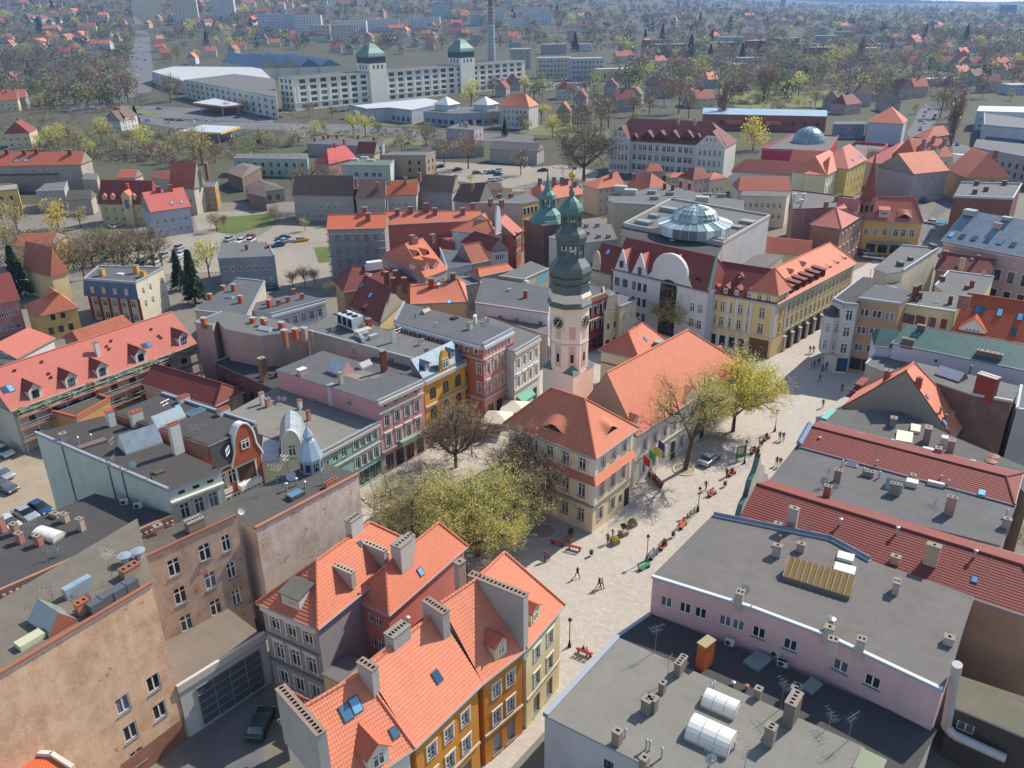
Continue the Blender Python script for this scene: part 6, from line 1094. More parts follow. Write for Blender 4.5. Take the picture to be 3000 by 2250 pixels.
eyebrow(k3, 'B2', 870, 1140, 3.4, .9, T_DK()); k3.skylight('B2', 930, 1010, .8, 1.1); k3.skylight('B2', 860, 930, 1.0, 1.2)
for x, y in ((1060, 910), (1135, 900), (1205, 960), (1115, 960)): k3.chim('B2', x, y, .9, .8, 2.4, 2, PL('6b463c'))
k4 = Gb('tenement_house', 'dark red roofed house with rooftop cooling boxes', 7.5, strip(7.5, 9.0, 'B2', 705, 985, 'B2', 1300, 900), ('B2', 785, 775), ('B2', 1010, 770), PL('b08f70', .4), T_DK(), i2=2, skew=True); roof_box(k4, 'B2', 960, 790, 3.4, 1.6, 1.6, flat('cfcfcb', .5), name="cooling_box"); roof_box(k4, 'B2', 910, 800, 1.6, 1.2, 1.0, flat('c5c5c2', .5), name="cooling_box"); k4.antenna('B2', 915, 900, 2)
k5 = Gb('scaffolded_house', 'tall house wrapped in grey scaffold netting with bright orange roof', 14.4, strip(14.4, 9.5, 'B2', 567, 475, 'B2', 1050, 465), ('B2', 562, 360), None, PL('8f8a86', .3), tile('cc6f4e', var=.15, old=.06), i2=0, spec={0: [W(5, 4, 1.1, 1.7, 1.6, 3.2, 'dx')]})
for x, y, h in ((885, 345, 1.6), (910, 400, 1.8)): k5.chim('B2', x, y, 1.2, .9, h, 2, brick('a3483a'))
nr = thing('scaffold', 'fine grey netted scaffold hung round the orange roofed house', 'scaffold', k5.org); o_, dr, L = k5.outward(0)
for z in range(7): m = MB(); c = k5.foot[0] + dr * L / 2 + o_ * .9; m.box((c[0], c[1], 1.9 * (z + 1)), (L + 1, .8, .07), flat('8a8178', .8), atan2(dr[1], dr[0])); link("deck", m.mesh("deck", k5.org), nr)
for k in range(9):
 m = MB(); c = k5.foot[0] + dr * L * k / 8 + o_ * 1.35; m.tube((c[0], c[1], 0), (c[0], c[1], 14.6), .05, .05, 5, flat('9a9a98', .4, .5)); link("standard", m.mesh("standard", k5.org), nr)
@cached
def netting():
 N = NT("netting"); o = N.coords("Object"); N.b.inputs["Base Color"].default_value = (.36, .36, .38, 1); N.b.inputs["Roughness"].default_value = .9; t = N.n("BsdfTransparent"); mx = N.n("MixShader"); N.l(N.math('ADD', N.math('MULTIPLY', N.noise(o, .6, 4), .3), .22), mx.inputs[0]); N.l(t.outputs[0], mx.inputs[1]); N.l(N.b.outputs[0], mx.inputs[2]); N.l(mx.outputs[0], N.out.inputs[0]); return N.m
for k in range(8):
 m = MB(); P = lambda u, z, kk=1.45: arr([*(k5.foot[0] + dr * u + o_ * (kk + .06 * sin(u * 2 + z))), z])
 for j in range(6): m.poly([P(L * k / 8, j * 2.3 + .4), P(L * (k + 1) / 8, j * 2.3 + .4), P(L * (k + 1) / 8, j * 2.3 + 2.7), P(L * k / 8, j * 2.3 + 2.7)], netting())
 link("net_panel", m.mesh("net_panel", k5.org), nr)
k6 = Gb('tenement_row', 'long salmon roofed row with many red brick chimneys', 11.0, strip(11.0, 9.0, 'B2', 1050, 440, 'B2', 1840, 400), ('B2', 1050, 330), ('B2', 1830, 325), PL('b9685a', .3), T_SAL(), i2=0, skew=True)
for x, y in ((1145, 370), (1255, 350), (1450, 360), (1675, 360), (1380, 320), (1755, 320)): k6.chim('B2', x, y, 1.2, .9, 2.0, 2, brick('9c4438'))
for x, y in ((1210, 355), (1515, 350), (1785, 355)): k6.skylight('B2', x, y, .9, 1.2)
k7 = Fl('tenement_wing', 'red panelled rear wing with terrace below the salmon row', 7.0, pts(7, 'B2', 1060, 520, 'B2', 1400, 515, 'B2', 1600, 580, 'B2', 1760, 470, 'B2', 1400, 420, 'B2', 1060, 440), PL('a8544a', .3), tile('a35248', var=.3), {0: [W(5, 1, 1.2, 1.8, 4, 3, 'wx')]}, None, cat='house')
k8 = Gb('tenement_house', 'dark red roofed house with white gable and wide window', 8.0, [U('B2', 1900, 655, 8), U('B2', 1660, 580, 8), U('B2', 1660, 580, 8) + U('B2', 2050, 640, 8) - U('B2', 1900, 655, 8), U('B2', 2050, 640, 8)], ('B2', 1970, 555), ('B2', 1770, 490), PL('c0c0be', .25), T_DK(), inset=.15, spec={3: [W(1, 1, 2.2, 1.4, 5.6, 3, 'w4'), W(2, 1, 1, 1.6, 2, 3, 'wx')]})
k9 = Gb('tenement_house', 'rough orange tiled house between grey flat roof and white gable', 7.0, strip(7.0, 8.0, 'B2', 1750, 755, 'B2', 1900, 725), ('B2', 1650, 610), ('B2', 1810, 580), PL('b5a590', .4), T_OLD(), skew=True, spec={0: [W(4, 2, .8, 1.3, 1.2, 2.8, 'dx')]})
k10 = Fl('tenement_house', 'blue white shop with grey flat roof under the dormered house', 7.0, pts(7, 'B2', 1550, 805, 1750, 765, 1680, 660, 1490, 640), PL('b3bcc8', .3), BIT(), {0: [W(3, 1, 1, 1.6, 4, 3, 'wx'), W(3, 1, 1.2, 2, .7, 3, 'dp')]}, [3], cop_h=.4, cat='house')
k11 = Fl('tenement_house', 'grey yard house with low felt roof among the salmon roofs', 6.5, pts(6.5, 'B2', 1640, 950, 1800, 920, 1800, 860, 1620, 860), PL('aaa59e', .4), BITG(), {0: [W(3, 1, .8, 1.2, 3.8, 3, 'wx')]}, [0])
k12 = Gb('tenement_house', 'thin orange tiled ridge house near the brick church tower', 8.0, strip(8.0, 5.0, 'B2', 1810, 860, 'B2', 2090, 800), ('B2', 1800, 795), ('B2', 2090, 745), PL('bfb5a8'), T_SAL(), skew=True)
k13 = Fl('flat_house', 'cluster of cream parapet roofs with turquoise wall below the spire', 9.5, pts(9.5, 'B2', 1970, 860, 'B3', 100, 890, 'B3', 300, 800, 'B3', 150, 740, 'B2', 2110, 800), PL('b8ad9a', .35), BITG(), None, [0, 1], copm=flat('b5ab98')); o_, dr, L = k13.outward(1); k13.panel(1, L * .5, L * .95, 7.2, 9.4, PL('7fb0bd'), "turquoise_panel", .03)
# yellow facade and red facade street beyond
k14 = Fl('tenement_house', 'yellow four storey tenement with grey roof on the far street', 13.5, pts(13.5, 'B3', 80, 275, 'B3', 215, 245, 'B2', 2215, 190, 'B2', 1760, 270), PL('b8ab98', .3), BITG(), {0: [W(4, 4, .9, 1.7, 1, 3.2, 'dxu', m=.3)]}, [3], cop_h=.25, cat='house', em={0: PL('c9a95c')})
for x, y in ((1900, 265), (1990, 275), (1975, 225), (2065, 220)): k14.chim('B2', x, y, 1.2, .8, 1.3, 2, brick('9c4438'))
k15 = Gb('tenement_house', 'red fronted house with steep pale pink roof on the far street', 9.2, [U('B2', 2090, 525, 9.2), U('B2', 2160, 480, 9.2), U('B2', 2160, 480, 9.2) + (-9, 4, 0), U('B2', 2090, 525, 9.2) + (-9, 4, 0)], None, ('B2', 2040, 345), PL('b05a48', .3), T_PINK(), i1=0, i2=0, spec={0: [W(3, 2, .8, 1.6, 2.8, 3.2, 'wxu', m=.2)], 3: [W(1, 2, 1.2, 1.8, 2.4, 3.4, 'wxu')]})
k16 = Gb('tenement_house', 'white stepped gable house with salmon roof on the far street', 10.0, [U('B2', 1940, 520, 10), U('B2', 2010, 490, 10), U('B2', 2010, 490, 10) + (-12, 5, 0), U('B2', 1940, 520, 10) + (-12, 5, 0)], ('B2', 1860, 345), None, PL('c5c6c6', .25), T_SAL(), i1=0, i2=0, spec={0: [W(2, 2, .8, 1.6, 2.8, 3.2, 'wx', m=.2)]}); scroll_gable(k16, 0, .1, k16.outward(0)[2] - .1, 9.5, 17.0, k16.wallm)
# brick church tower
def church():
 c = U('B3', 285, 745, 0.0)[:2] * .985; zt = lambda y: zat(c, 'B3', 290, y); r = 3.7
 root = thing('church_tower', 'dark brick church tower with slim green copper spire behind the clock tower', 'tower', (c[0], c[1], 0)); bm_ = brick('7a4a3c'); cu = flat('5f8a80', .6, .1, .4, .4); C = np.zeros(3)
 z0 = zt(400); m = MB(); m.box(C, (8.8, 8.8, z0), bm_, .6); link('brick_shaft', m.mesh('brick_shaft'), root); za, zb, zc, zd, ze = zt(380), zt(290), zt(225), zt(190), zt(60)
 m = MB(); m.lathe(C, [(5.0, z0 - .2), (r * 1.2, z0 + .6), (r * 1.1, za), (r * .95, za + (zb - za) * .4), (r * .6, zb - .5), (r * .45, zb)], 8, cu, .6); link('lower_dome', m.mesh('lower_dome'), root)
 for k in range(8): m = MB(); a = .6 + k * pi / 4; m.box((r * .48 * cos(a), r * .48 * sin(a), zb - .2), (.5, .5, zc - zb + .3), cu, a); link('lantern_post', m.mesh('lantern_post'), root)
 m = MB(); m.lathe(C, [(r * .6, zc), (r * .55, zd), (r * .3, zd + (ze - zd) * .22), (r * .2, zd + (ze - zd) * .5), (.25, ze), (.05, ze + 3)], 8, cu, .6); link('spire', m.mesh('spire'), root)
church()
# ================================================================== middle distance
def gq(h, dep, *q):
 d_, a_ = pts(h, *q)[:2]; e = unit((a_ - d_)[:2]); n = arr([-e[1], e[0], 0]) * dep; return [a_, a_ + n, d_ + n, d_]
def Gs(label, h, q, dep, r1, r2, wall, roof, wn=None, name='house', far=True, **k):
 spec = {0: [W(wn[0], wn[1], wn[2] if len(wn) > 2 else 1.0, 1.5, 1.2, 3.0, 'wx', m=.5)]} if wn else None
 return Gb(name, label, h, strip(h, dep, *q), r1, r2, PL(wall, .3), roof, spec, far=far, **k)
def Fs(label, h, q, wall, roof, spec=None, cop=(), name='house', far=True, **k): return Fl(name, label, h, pts(h, *q), PL(wall, .35), roof, spec, list(cop), cat='house', far=far, **k)
b = Gb('house', 'ochre cottage with orange half hipped gable among the trees', 6.0, gq(6.0, 10, 'B1', 285, 1185, 'B1', 640, 1110), ('B1', 415, 1000), ('B1', 435, 912), PL('c2a263', .3), T_SAL(), {3: [W(3, 1, 1.0, 1.5, 1.4, 3, 'dx'), W(2, 1, .9, 1.2, 4.4, 3, 'dx', m=2)]}, far=True)
b = Fs('blue mansard villa with white walls and ochre chimneys', 9.4, ('B1', 680, 885, 1097, 915, 1322, 795, 800, 783), 'c5bda8', BIT(), {0: [W(5, 1, 1.2, 1.6, 3.6, 3, 'wxu', m=.5), W(5, 1, 1.2, 1.6, .6, 3, 'wxu', m=.5)], 1: [W(3, 2, .9, 1.5, 3.2, 3, 'wx', at=[.2, .45, .85])]}, (0, 1, 2, 3), cop_h=.25)
o_, dr, L = b.outward(0); BLM = seam_metal('3f5f7d', .5); mb = MB(); P = lambda u, k, z: arr([*(b.foot[0] + dr * u + o_ * k), z]); mb.poly([P(-.2, .9, 6.0), P(L + .1, .9, 6.0), P(L + .1, .03, 9.3), P(-.2, .03, 9.3)], BLM); mb.poly([P(-.2, .9, 6), P(L + .1, .9, 6), P(L + .1, 0, 5.9), P(-.2, 0, 5.9)], BLM); b.add("mansard", mb)
for k in range(4): b.panel(0, L * (.14 + .22 * k), L * (.14 + .22 * k) + .9, 6.8, 8.2, PL('b9b0a0'), "dormer_window", .8, .5)
for k in range(6): b.panel(0, L * k / 5.2, L * k / 5.2 + .7, .1, 5.8, PL('8c4434'), "red_pilaster", .06)
for x, y, h in ((830, 850, 1.6), (1110, 830, 1.9), (1165, 860, 1.4)): b.chim('B1', x, y, 1.1, 1.0, h, 2, PL('c79a50', .3))
b.skylight('B1', 975, 840, 1.5, 1.0, .25, flat('c9cfc9'), False)
Gs('pink plastered house with dark red roof at the left edge', 7.5, ('B1', -260, 1125, 'B1', 165, 1042), 8.0, None, ('B1', 120, 815), 'b98078', T_DK(), (6, 2), i1=0)
Gs('rust streaked old orange roofed barn behind the scaffold', 4.4, ('B1', 652, 1400, 'B1', 1085, 1252), 6.5, ('B1', 585, 1312), ('B1', 985, 1155), 'a08a70', T_OLD(), None, 'barn')
b = Gs('pink red tiled house with white half timber eaves at the left', 6.0, ('B1', 135, 1525, 'B1', 452, 1355), 9.0, ('B1', -60, 1400), ('B1', 232, 1280), 'c9c6bf', T_PINK(), (5, 1)); b.skylight('B1', 40, 1490, .8, 1.2)
Gs('small red roofed annex at the left edge below the pink house', 4.5, ('B1', -200, 1660, 'B1', 190, 1540), 5.0, None, ('B1', 120, 1515), 'c5c0b5', T_SAL(), None, i1=0, i2=0)
Gs('ochre manor with weathered orange roof behind bare trees', 7.0, ('B1', 120, 615, 'B1', 415, 605), 11.0, ('B1', 50, 555), ('B1', 480, 455), 'c9ab62', T_OLD(), (4, 2))
b = Gb('house', 'ochre gabled barn house with pale side gable among bare trees', 6.5, gq(6.5, 12, 'B1', 410, 860, 'B1', 560, 820), ('B1', 420, 620), None, PL('cdb987', .4), T_OLD(), i1=0, i2=0, far=True)
b = Fs('grey blue flat roofed apartment house beside the car park', 8.2, ('B1', 1765, 715, 'B2', 150, 695, 'B2', 90, 585, 'B1', 1795, 590), '8d8f99', BITG(), {0: [W(7, 2, 1.0, 1.5, 1.6, 3.2, 'wx', m=.6)]}, (1,)); b.chim('B1', 2000, 640, .7, .6, 1.4, 1, PL('8f4a40')); b.chim('B2', 105, 620, .6, 2.0, .9, 1, PL('b03f44'))
b = Gs('light grey block house with flat coral metal roof and chimneys', 8.2, ('B1', 1215, 337, 'B1', 1548, 290), 10.0, ('B1', 1150, 172), ('B1', 1478, 137), 'a8a9b5', tile('c46a60', var=.1, old=.08, w=.5), (5, 2)); b.chim('B1', 1285, 170, 1.2, .9, 1.6, 2, PL('8a4a3c')); b.chim('B1', 1385, 160, 1.0, .8, 1.8, 2, PL('a5503e')); b.skylight('B1', 1390, 262, .9, 1.0); b.skylight('B1', 1470, 255, .9, 1.0)
b = Gs('cream house with maroon mansard roof and gabled stair bay', 6.8, ('B1', 790, 268, 'B1', 1235, 275), 9.0, ('B1', 790, 62), ('B1', 1235, 88), 'cbb98c', tile('8f3f34', var=.2, old=.1), (6, 2)); L = b.outward(0)[2]; b.panel(0, L * .48, L * .64, 0, 9.6, PL('d3c293'), "stair_bay", 1.0, 1.2); b.panel(0, L * .52, L * .6, 5.5, 8.4, glass(), "stair_window", 1.06, .1)
for x in (850, 915, 1085): b.dormer('B1', x, 235, 1.5, 1.3, .6, (.8, .9), PL('d3c293'), T_SAL())
for x, y in ((820, 130), (865, 130), (925, 125), (960, 125), (1125, 125)): b.skylight('B1', x, y, .9, 1.2)
b.chim('B1', 1040, 170, .8, .8, 2.6, 1, PL('b0503e')); mb = MB(); P = lambda u, k, z: arr([*(b.foot[0] + b.outward(0)[1] * u + b.outward(0)[0] * k), z]); q_ = [P(L * .47, 1.2, 9.5), P(L * .65, 1.2, 9.5), P(L * .56, 1.2, 11.2), P(L * .56, -4, 11.2), P(L * .47, -4, 9.5), P(L * .65, -4, 9.5)]; mb.poly([q_[0], q_[2], q_[3], q_[4]], T_SAL()); mb.poly([q_[1], q_[5], q_[3], q_[2]], T_SAL()); mb.poly([q_[0], q_[1], q_[2]], PL('d3c293')); b.add("bay_gable", mb)
b = Gs('steep rusty tiled granary with white stepped gable', 9.0, ('A1', 1370, 1525, 'A1', 1572, 1530), 8.0, ('A1', 1385, 1312), ('A1', 1582, 1310), 'b5ada0', T_OLD(), (3, 2)); b.chim('A1', 1685, 1440, 1.1, 1.1, 5.0, 1, brick('8a4438'))
b = Fs('brown and yellow corner house with tall arched windows', 8.0, ('A1', 1572, 1522, 'A1', 1740, 1518, 'A1', 1765, 1476, 'A1', 1590, 1480), 'a8895a', BITG(), {0: [W(3, 2, 1.3, 2.0, 1.0, 3.6, 'wxu', m=.5)], 1: [W(2, 2, 1.1, 1.6, 1.2, 3.6, 'wx', m=.5)]}, (0, 1))
b = Gs('long row of flats with red roof and beige gable at the left', 10.0, ('A1', -320, 1350, 'A1', 655, 1332), 11.0, ('A1', -300, 1235), ('A1', 690, 1235), 'a8988c', T_RED(), (16, 3), 'apartment_row'); o_, dr, L = b.outward(0); b.band(0, 6.4, .5, 1.2, flat('5a5250'), 0, L * .8, "balcony_row")
for x in (130, 210): b.skylight('A1', x, 1298, 1.4, 1.6)
for x, y in ((200, 1250), (300, 1240), (570, 1250), (60, 1245)): b.chim('A1', x, y, 1.3, 1.0, 1.8, 2, PL('7d3a30'))
Fs('grey flat roofed two storey house before the row of flats', 7.0, ('A1', 288, 1555, 'A1', 520, 1545, 'A1', 545, 1475, 'A1', 370, 1490), 'a8a196', BITG(), {0: [W(3, 2, 1.1, 1.5, 1.3, 3, 'wx')]}, (0, 1))
Gs('grey asbestos roofed shed house before the flats', 5.5, ('A1', 528, 1620, 'A1', 740, 1610), 7.0, ('A1', 550, 1545), ('A1', 735, 1530), 'a59c90', bitumen('77736c'), (3, 1), step=False)
Gb('house', 'yellow gabled house at the far left edge', 8.0, gq(8.0, 12, 'A1', -160, 1560, 'A1', 150, 1530), ('A1', 30, 1412), None, PL('cfae62', .3), T_BRN(), i1=0, i2=0, far=True, spec={3: [W(3, 2, 1, 1.4, 1.4, 3, 'dx')]})
Fs('little flat roofed annex between flats and maroon house', 6.0, ('A1', 665, 1455, 'A1', 785, 1460, 'A1', 795, 1410, 'A1', 690, 1405), 'b5a68c', BITG(), {0: [W(2, 1, 1, 1.3, 3, 3, 'wx')]})
Gs('orange roofed yard houses behind the maroon mansard', 7.0, ('A1', 940, 1440, 'A1', 1095, 1440), 7.0, ('A1', 975, 1370), None, 'b5aca0', T_SAL(), None, i2=0)
Gs('tangled orange tile roofs behind the coral metal roof', 7.0, ('A1', 1215, 1440, 'A1', 1370, 1455), 8.0, ('A1', 1290, 1380), None, 'a8a098', T_OLD(), None, i2=0)
b = Gb('barn', 'long weathered wooden barn with brown felt roof', 5.5, pts(5.5, 'A1', 1830, 1395, 1960, 1440, 2120, 1350, 2000, 1320), None, None, PL('7d6a5c', .5), bitumen('857a70'), rh=7.2, far=True, step=False, i1=2, i2=2)
Gb('barn', 'second brown barn with maroon felt roof beside the lane', 5.0, pts(5.0, 'A1', 2000, 1560, 'A1', 2160, 1600, 'A2', 60, 1500, 'A1', 2120, 1470), None, None, PL('8a7a6e', .5), bitumen('7a6660'), rh=6.5, far=True, step=False)
b = Fs('mint green hall with long grey flat roof and vents', 7.0, ('A1', 1890, 1285, 'A2', 415, 1295, 'A2', 420, 1245, 'A1', 1920, 1250), '9fb5a4', BITG(), {0: [W(9, 2, 1.2, 1.6, .8, 3.2, 'kx', m=.8)]}, (0,), name='hall')
for x in (100, 190, 280): b.vent('A2', x, 1262, .8, .25)
b = Gb('pavilion', 'small grey pavilion with shallow pediment behind a hedge', 4.5, gq(4.5, 12, 'A2', -30, 1560, 'A2', 235, 1530), ('A2', 70, 1480), None, PL('9a978e', .4), bitumen('77716a'), i1=0, i2=0, far=True, step=False, spec={3: [W(3, 1, 1.4, 1.8, 1.0, 3, 'dx')]})
# brown roofed terrace across the middle
def terr(label, q, r1, r2, wall, roof, h=8.2, wn=(4, 2), dep=9.0, ch=()):
 b = Gs(label, h, q, dep, r1, r2, wall, roof, wn, 'terrace_house', skew=True)
 for x, y in ch: b.chim('A2', x, y, 1.0, .8, 2.2, 2, brick('a0644c'))
 return b
terr('grey house half hidden by the big bare tree', ('A2', 290, 1580, 'A2', 790, 1590), ('A2', 310, 1420), ('A2', 790, 1420), 'a39c94', T_BRN(), 8.5, (8, 2))
terr('terrace house with dark brown roof and orange firewall', ('A2', 800, 1607, 'A2', 1052, 1600), ('A2', 850, 1452), ('A2', 1062, 1448), 'a8a094', T_BRN(), ch=((990, 1530), (810, 1500)))
terr('terrace house with orange red roof in the brown row', ('A2', 1055, 1578, 'A2', 1302, 1578), ('A2', 1090, 1462), ('A2', 1312, 1468), 'b3aca2', tile('b8623f', var=.3), ch=((1212, 1490),))
terr('lilac grey terrace house with broad brown roof', ('A2', 1305, 1548, 'A2', 1590, 1560), ('A2', 1355, 1410), ('A2', 1640, 1425), '9c9296', T_BRN(), ch=((1325, 1450), (1620, 1470)))
terr('low terrace house with brown sloping roof and brick stack', ('A2', 1592, 1625, 'A2', 1800, 1655), ('A2', 1655, 1490), ('A2', 1870, 1475), 'a8a096', T_BRN(), ch=((1755, 1540),))
terr('end terrace house with small brown hipped roof', ('A2', 1865, 1545, 'A2', 2000, 1540), ('A2', 1880, 1470), ('A2', 2005, 1480), 'b0a89c', T_BRN(), 7.0, (2, 2))
b = Fs('white green flat roofed workshop with roof vents', 7.0, ('A2', 690, 1340, 'A2', 1085, 1345, 'A2', 1120, 1298, 'A2', 830, 1288), 'b9bdb0', bitumen('7a8278'), {0: [W(4, 1, 1.6, 1.8, 2.6, 3, 'wt', at=[.3, .5, .66, .78])]}, (0, 1))
for x, y in ((800, 1300), (930, 1305), (880, 1285)): roof_box(b, 'A2', x, y, 3.0, 1.2, .8, flat('c5c9c8', .5), name="air_handler")
Fs('tan flat roofed office with blank brick walls', 8.5, ('A2', 1000, 1262, 'A2', 1372, 1262, 'A2', 1452, 1235, 'A2', 1100, 1232), 'a8937c', BITG(), {0: [W(2, 2, 1.0, 1.6, 2, 3, 'dx', at=[.65, .85])], 1: [W(2, 2, 1.0, 1.6, 2, 3, 'dx')]}, (0, 1), cop_h=.3)
b = Gs('house with raspberry red roof and dormer', 6.5, ('A2', 590, 1330, 'A2', 815, 1275), 8.0, ('A2', 575, 1215), ('A2', 720, 1165), 'b58a84', tile('b8504f', var=.15, old=.1), (2, 1)); b.chim('A2', 640, 1190, .8, .8, 1.6, 1, PL('a5443c')); b.chim('A2', 715, 1165, .8, .8, 2, 1, PL('a5443c'))
b = Fs('low dark flat roof with a row of red chimneys', 5.5, ('A2', 412, 1165, 'A2', 1020, 1190, 'A2', 1040, 1140, 'A2', 500, 1105), '9a9088', BIT(), None, ())
for x, y in ((480, 1145), (550, 1130), (590, 1120), (660, 1120), (830, 1125), (960, 1140)): b.chim('A2', x, y, 1.2, 1.0, 1.8, 2, PL('a5503e'))
Gs('maroon roofed cottage beside the raspberry roof', 5.0, ('A2', 810, 1240, 'A2', 960, 1245), 7.0, ('A2', 830, 1145), ('A2', 1000, 1150), 'b5a890', T_DK(), None)
b = Fs('lilac rendered block house with four chimneys by the boulevard', 9.0, ('A2', 1540, 1040, 'A2', 1765, 1055, 'A2', 1840, 1030, 'A2', 1640, 1005), 'a89aa4', BITG(), {1: [W(2, 2, 1, 1.6, 2, 3, 'dx')]}, ())
for x, y in ((1660, 1025), (1690, 1020), (1710, 1030), (1765, 1015)): b.chim('A2', x, y, 1.2, 1, 2.2, 2, PL('9a8078'))
Gs('long grey warehouse by the car park', 6.0, ('A2', 1885, 1205, 'A2', 2280, 1225), 10.0, ('A2', 1920, 1140), None, 'a39e98', bitumen('7f7a74'), (6, 1), 'warehouse', step=False, i2=0)
Gs('low grey annex of the warehouse with felt roof', 4.5, ('A2', 1450, 1200, 'A2', 1850, 1190), 8.0, ('A2', 1480, 1130), ('A2', 1850, 1150), '9c958c', bitumen('77726c'), None, 'warehouse', step=False)
# ------------------------------------------------ school
sw = PL('c9c7bd', .2); TM = tile('77443f', var=.3, old=.2)
q = [U('A3', 740, 1165, 12.0), U('A3', 1815, 1150, 12.0)]
b = Gb('school', 'white school with great maroon roof, gabled wings and dormers', 13.0, strip(13.0, 17.0, 'A3', 790, 1130, 'A3', 1740, 1190), ('A3', 965, 955), ('A3', 1620, 985), sw, TM, {0: [W(12, 3, 1.6, 2.4, 1.6, 3.9, 'wx', at=[.22, .27, .31, .36, .42, .48, .52, .56, .62, .67, .71, .9])]}, far=True, skew=True, cat='school')
o_, dr, L = b.outward(0)
for u0, u1 in ((.0, .19), (.76, 1.0)): b.panel(0, L * u0, L * u1, 0, 13.2, sw, "wing", 1.6, 1.8)
def wing_gable(b, u0, u1, z0, z1, mat, rf):
 P = lambda u, k, z: arr([*(b.foot[0] + dr * u + o_ * k), z]); um = (u0 + u1) / 2; m = MB(); fr = [P(u0, 1.6, z0), P(u1, 1.6, z0), P(um + (u1 - u0) * .16, 1.6, z1), P(um - (u1 - u0) * .16, 1.6, z1)]; m.poly(fr, mat); g = b.add("wing_gable", m); r = MB(); bk = arr([*(-o_ * 9), 0]); ap0, ap1 = P(um, .4, z1 + 1.6), P(um, -7, z1 + 1.6)
 r.poly([fr[0], fr[3], ap0, ap1, fr[0] + bk], rf); r.poly([fr[2], fr[1], fr[1] + bk, ap1, ap0], rf); r.poly([fr[3], fr[2], ap0], rf); link("gable_roof", r.mesh("gable_roof", b.org), g)
 for k in (-1, 0, 1): put_window(g, P(um + k * 1.6, 1.62, z0 + 1.6) - b.org, atan2(o_[1], o_[0]) - pi / 2, .9, 1.6, 'wt', .03, True)
 for f in (0, 1, 2):
  for k in (-2, -1, 0, 1, 2): put_window(g, P(um + k * (u1 - u0) * .17, 1.62, 1.4 + f * 3.9) - b.org, atan2(o_[1], o_[0]) - pi / 2, 1.1, 2.4, 'wx', .03, True)
wing_gable(b, L * .0, L * .19, 13.0, 17.0, sw, TM); wing_gable(b, L * .76, L, 13.0, 17.0, sw, TM)
for x in (1095, 1200, 1300, 1415): b.dormer('A3', x, 1140, 5.0, 1.4, 2.4, (3.6, 1.2), PL('5b4038'), TM, 'b4')
for x in (990, 1500): b.dormer('A3', x, 1135, 2.2, 1.2, 1.2, (1.2, .9), PL('5b4038'), TM, 'bt')
b.band(0, 8.8, .25, .2, STONE()); b.chim('A3', 1345, 1000, 1, 1, 2.4, 1, PL('9a8f85')); b.chim('A3', 1480, 1010, 1, 1, 2.4, 1, PL('9a8f85'))
# ------------------------------------------------ houses between school and dome
def hs(t, label, h, q, dep, r1, r2, wall, roof, wn=(3, 2), ch=(), **k):
 b = Gs(label, h, q, dep, r1, r2, wall, roof, wn, skew=True, **k)
 for x, y in ch: b.chim(t, x, y, 1.0, .8, 1.8, 2, brick('8f4a3e'))
 return b
hs('A3', 'cream corner house with salmon mansard roof by the old tree', 9.0, ('A3', 690, 1530, 'A3', 915, 1500), 9, ('A3', 735, 1430), ('A3', 880, 1385), 'c4b094', T_SAL(), (4, 3), ((800, 1430),))
hs('A3', 'house with long brick red roof and pale firewall gable', 9.0, ('A3', 925, 1500, 'A3', 1110, 1540), 10, ('A3', 950, 1385), ('A3', 1130, 1400), 'b9b3aa', T_RED(), None, ((985, 1450),))
hs('A3', 'cream twin gabled house behind the green spire', 9.0, ('A3', 340, 1610, 'A3', 580, 1570), 9, ('A3', 320, 1490), ('A3', 500, 1460), 'cdb794', T_NEW(), (4, 3), ((340, 1480), (405, 1480), (440, 1490), (510, 1510)))
hs('A3', 'salmon tiled house left of the church spire', 8.5, ('A3', 60, 1600, 'A3', 250, 1640), 10, ('A3', 110, 1520), ('A3', 230, 1490), 'c5b29c', T_NEW(), None, ((225, 1490),))
hs('A3', 'narrow pink house with dark mansard dormer near the school', 9.0, ('A3', 1465, 1460, 'A3', 1610, 1440), 8, ('A3', 1480, 1350), ('A3', 1615, 1350), 'c2a89c', T_DK(), (3, 3))
hs('A3', 'cream house with balcony and red gambrel roof near the school', 8.5, ('A3', 1605, 1460, 'A3', 1745, 1440), 8, ('A3', 1630, 1395), ('A3', 1760, 1395), 'c9b9a2', T_RED(), (3, 3))
hs('A3', 'mint and cream cottages with little salmon roofs', 7.0, ('A3', 1280, 1440, 'A3', 1460, 1435), 7, ('A3', 1300, 1400), ('A3', 1455, 1395), 'a9b89c', T_SAL(), (4, 2))
hs('A3', 'house with rusty hip roof in front of the school wall', 8.0, ('A3', 1080, 1390, 'A3', 1230, 1390), 8, ('A3', 1120, 1320), ('A3', 1190, 1330), 'a8988a', T_OLD(), None)
hs('A3', 'long maroon roofed hall right of the school', 9.0, ('A3', 1775, 1390, 'A4', 470, 1420), 12, ('A3', 1900, 1285), ('A4', 545, 1320), 'c5c5c2', tile('7d3c36', var=.25, old=.15), (14, 2))
b = hs('A4', 'cream corner building with pyramidal salmon roof', 11.0, ('A4', 430, 1410, 'A4', 620, 1420), 14, ('A4', 565, 1330), ('A4', 640, 1265), 'd0c8a0', T_NEW(), None)
b = Gb('municipal_house', 'long cream street front with rows of windows and salmon roof', 11.0, strip(11, 12, 'A4', 615, 1420, 'A4', 785, 1330), None, None, PL('d3cfae', .2), T_NEW(), {0: [W(7, 3, 1.2, 2.0, 1.4, 3.4, 'wxu', m=.5)]}, rh=16, i1=5, i2=4, far=True)
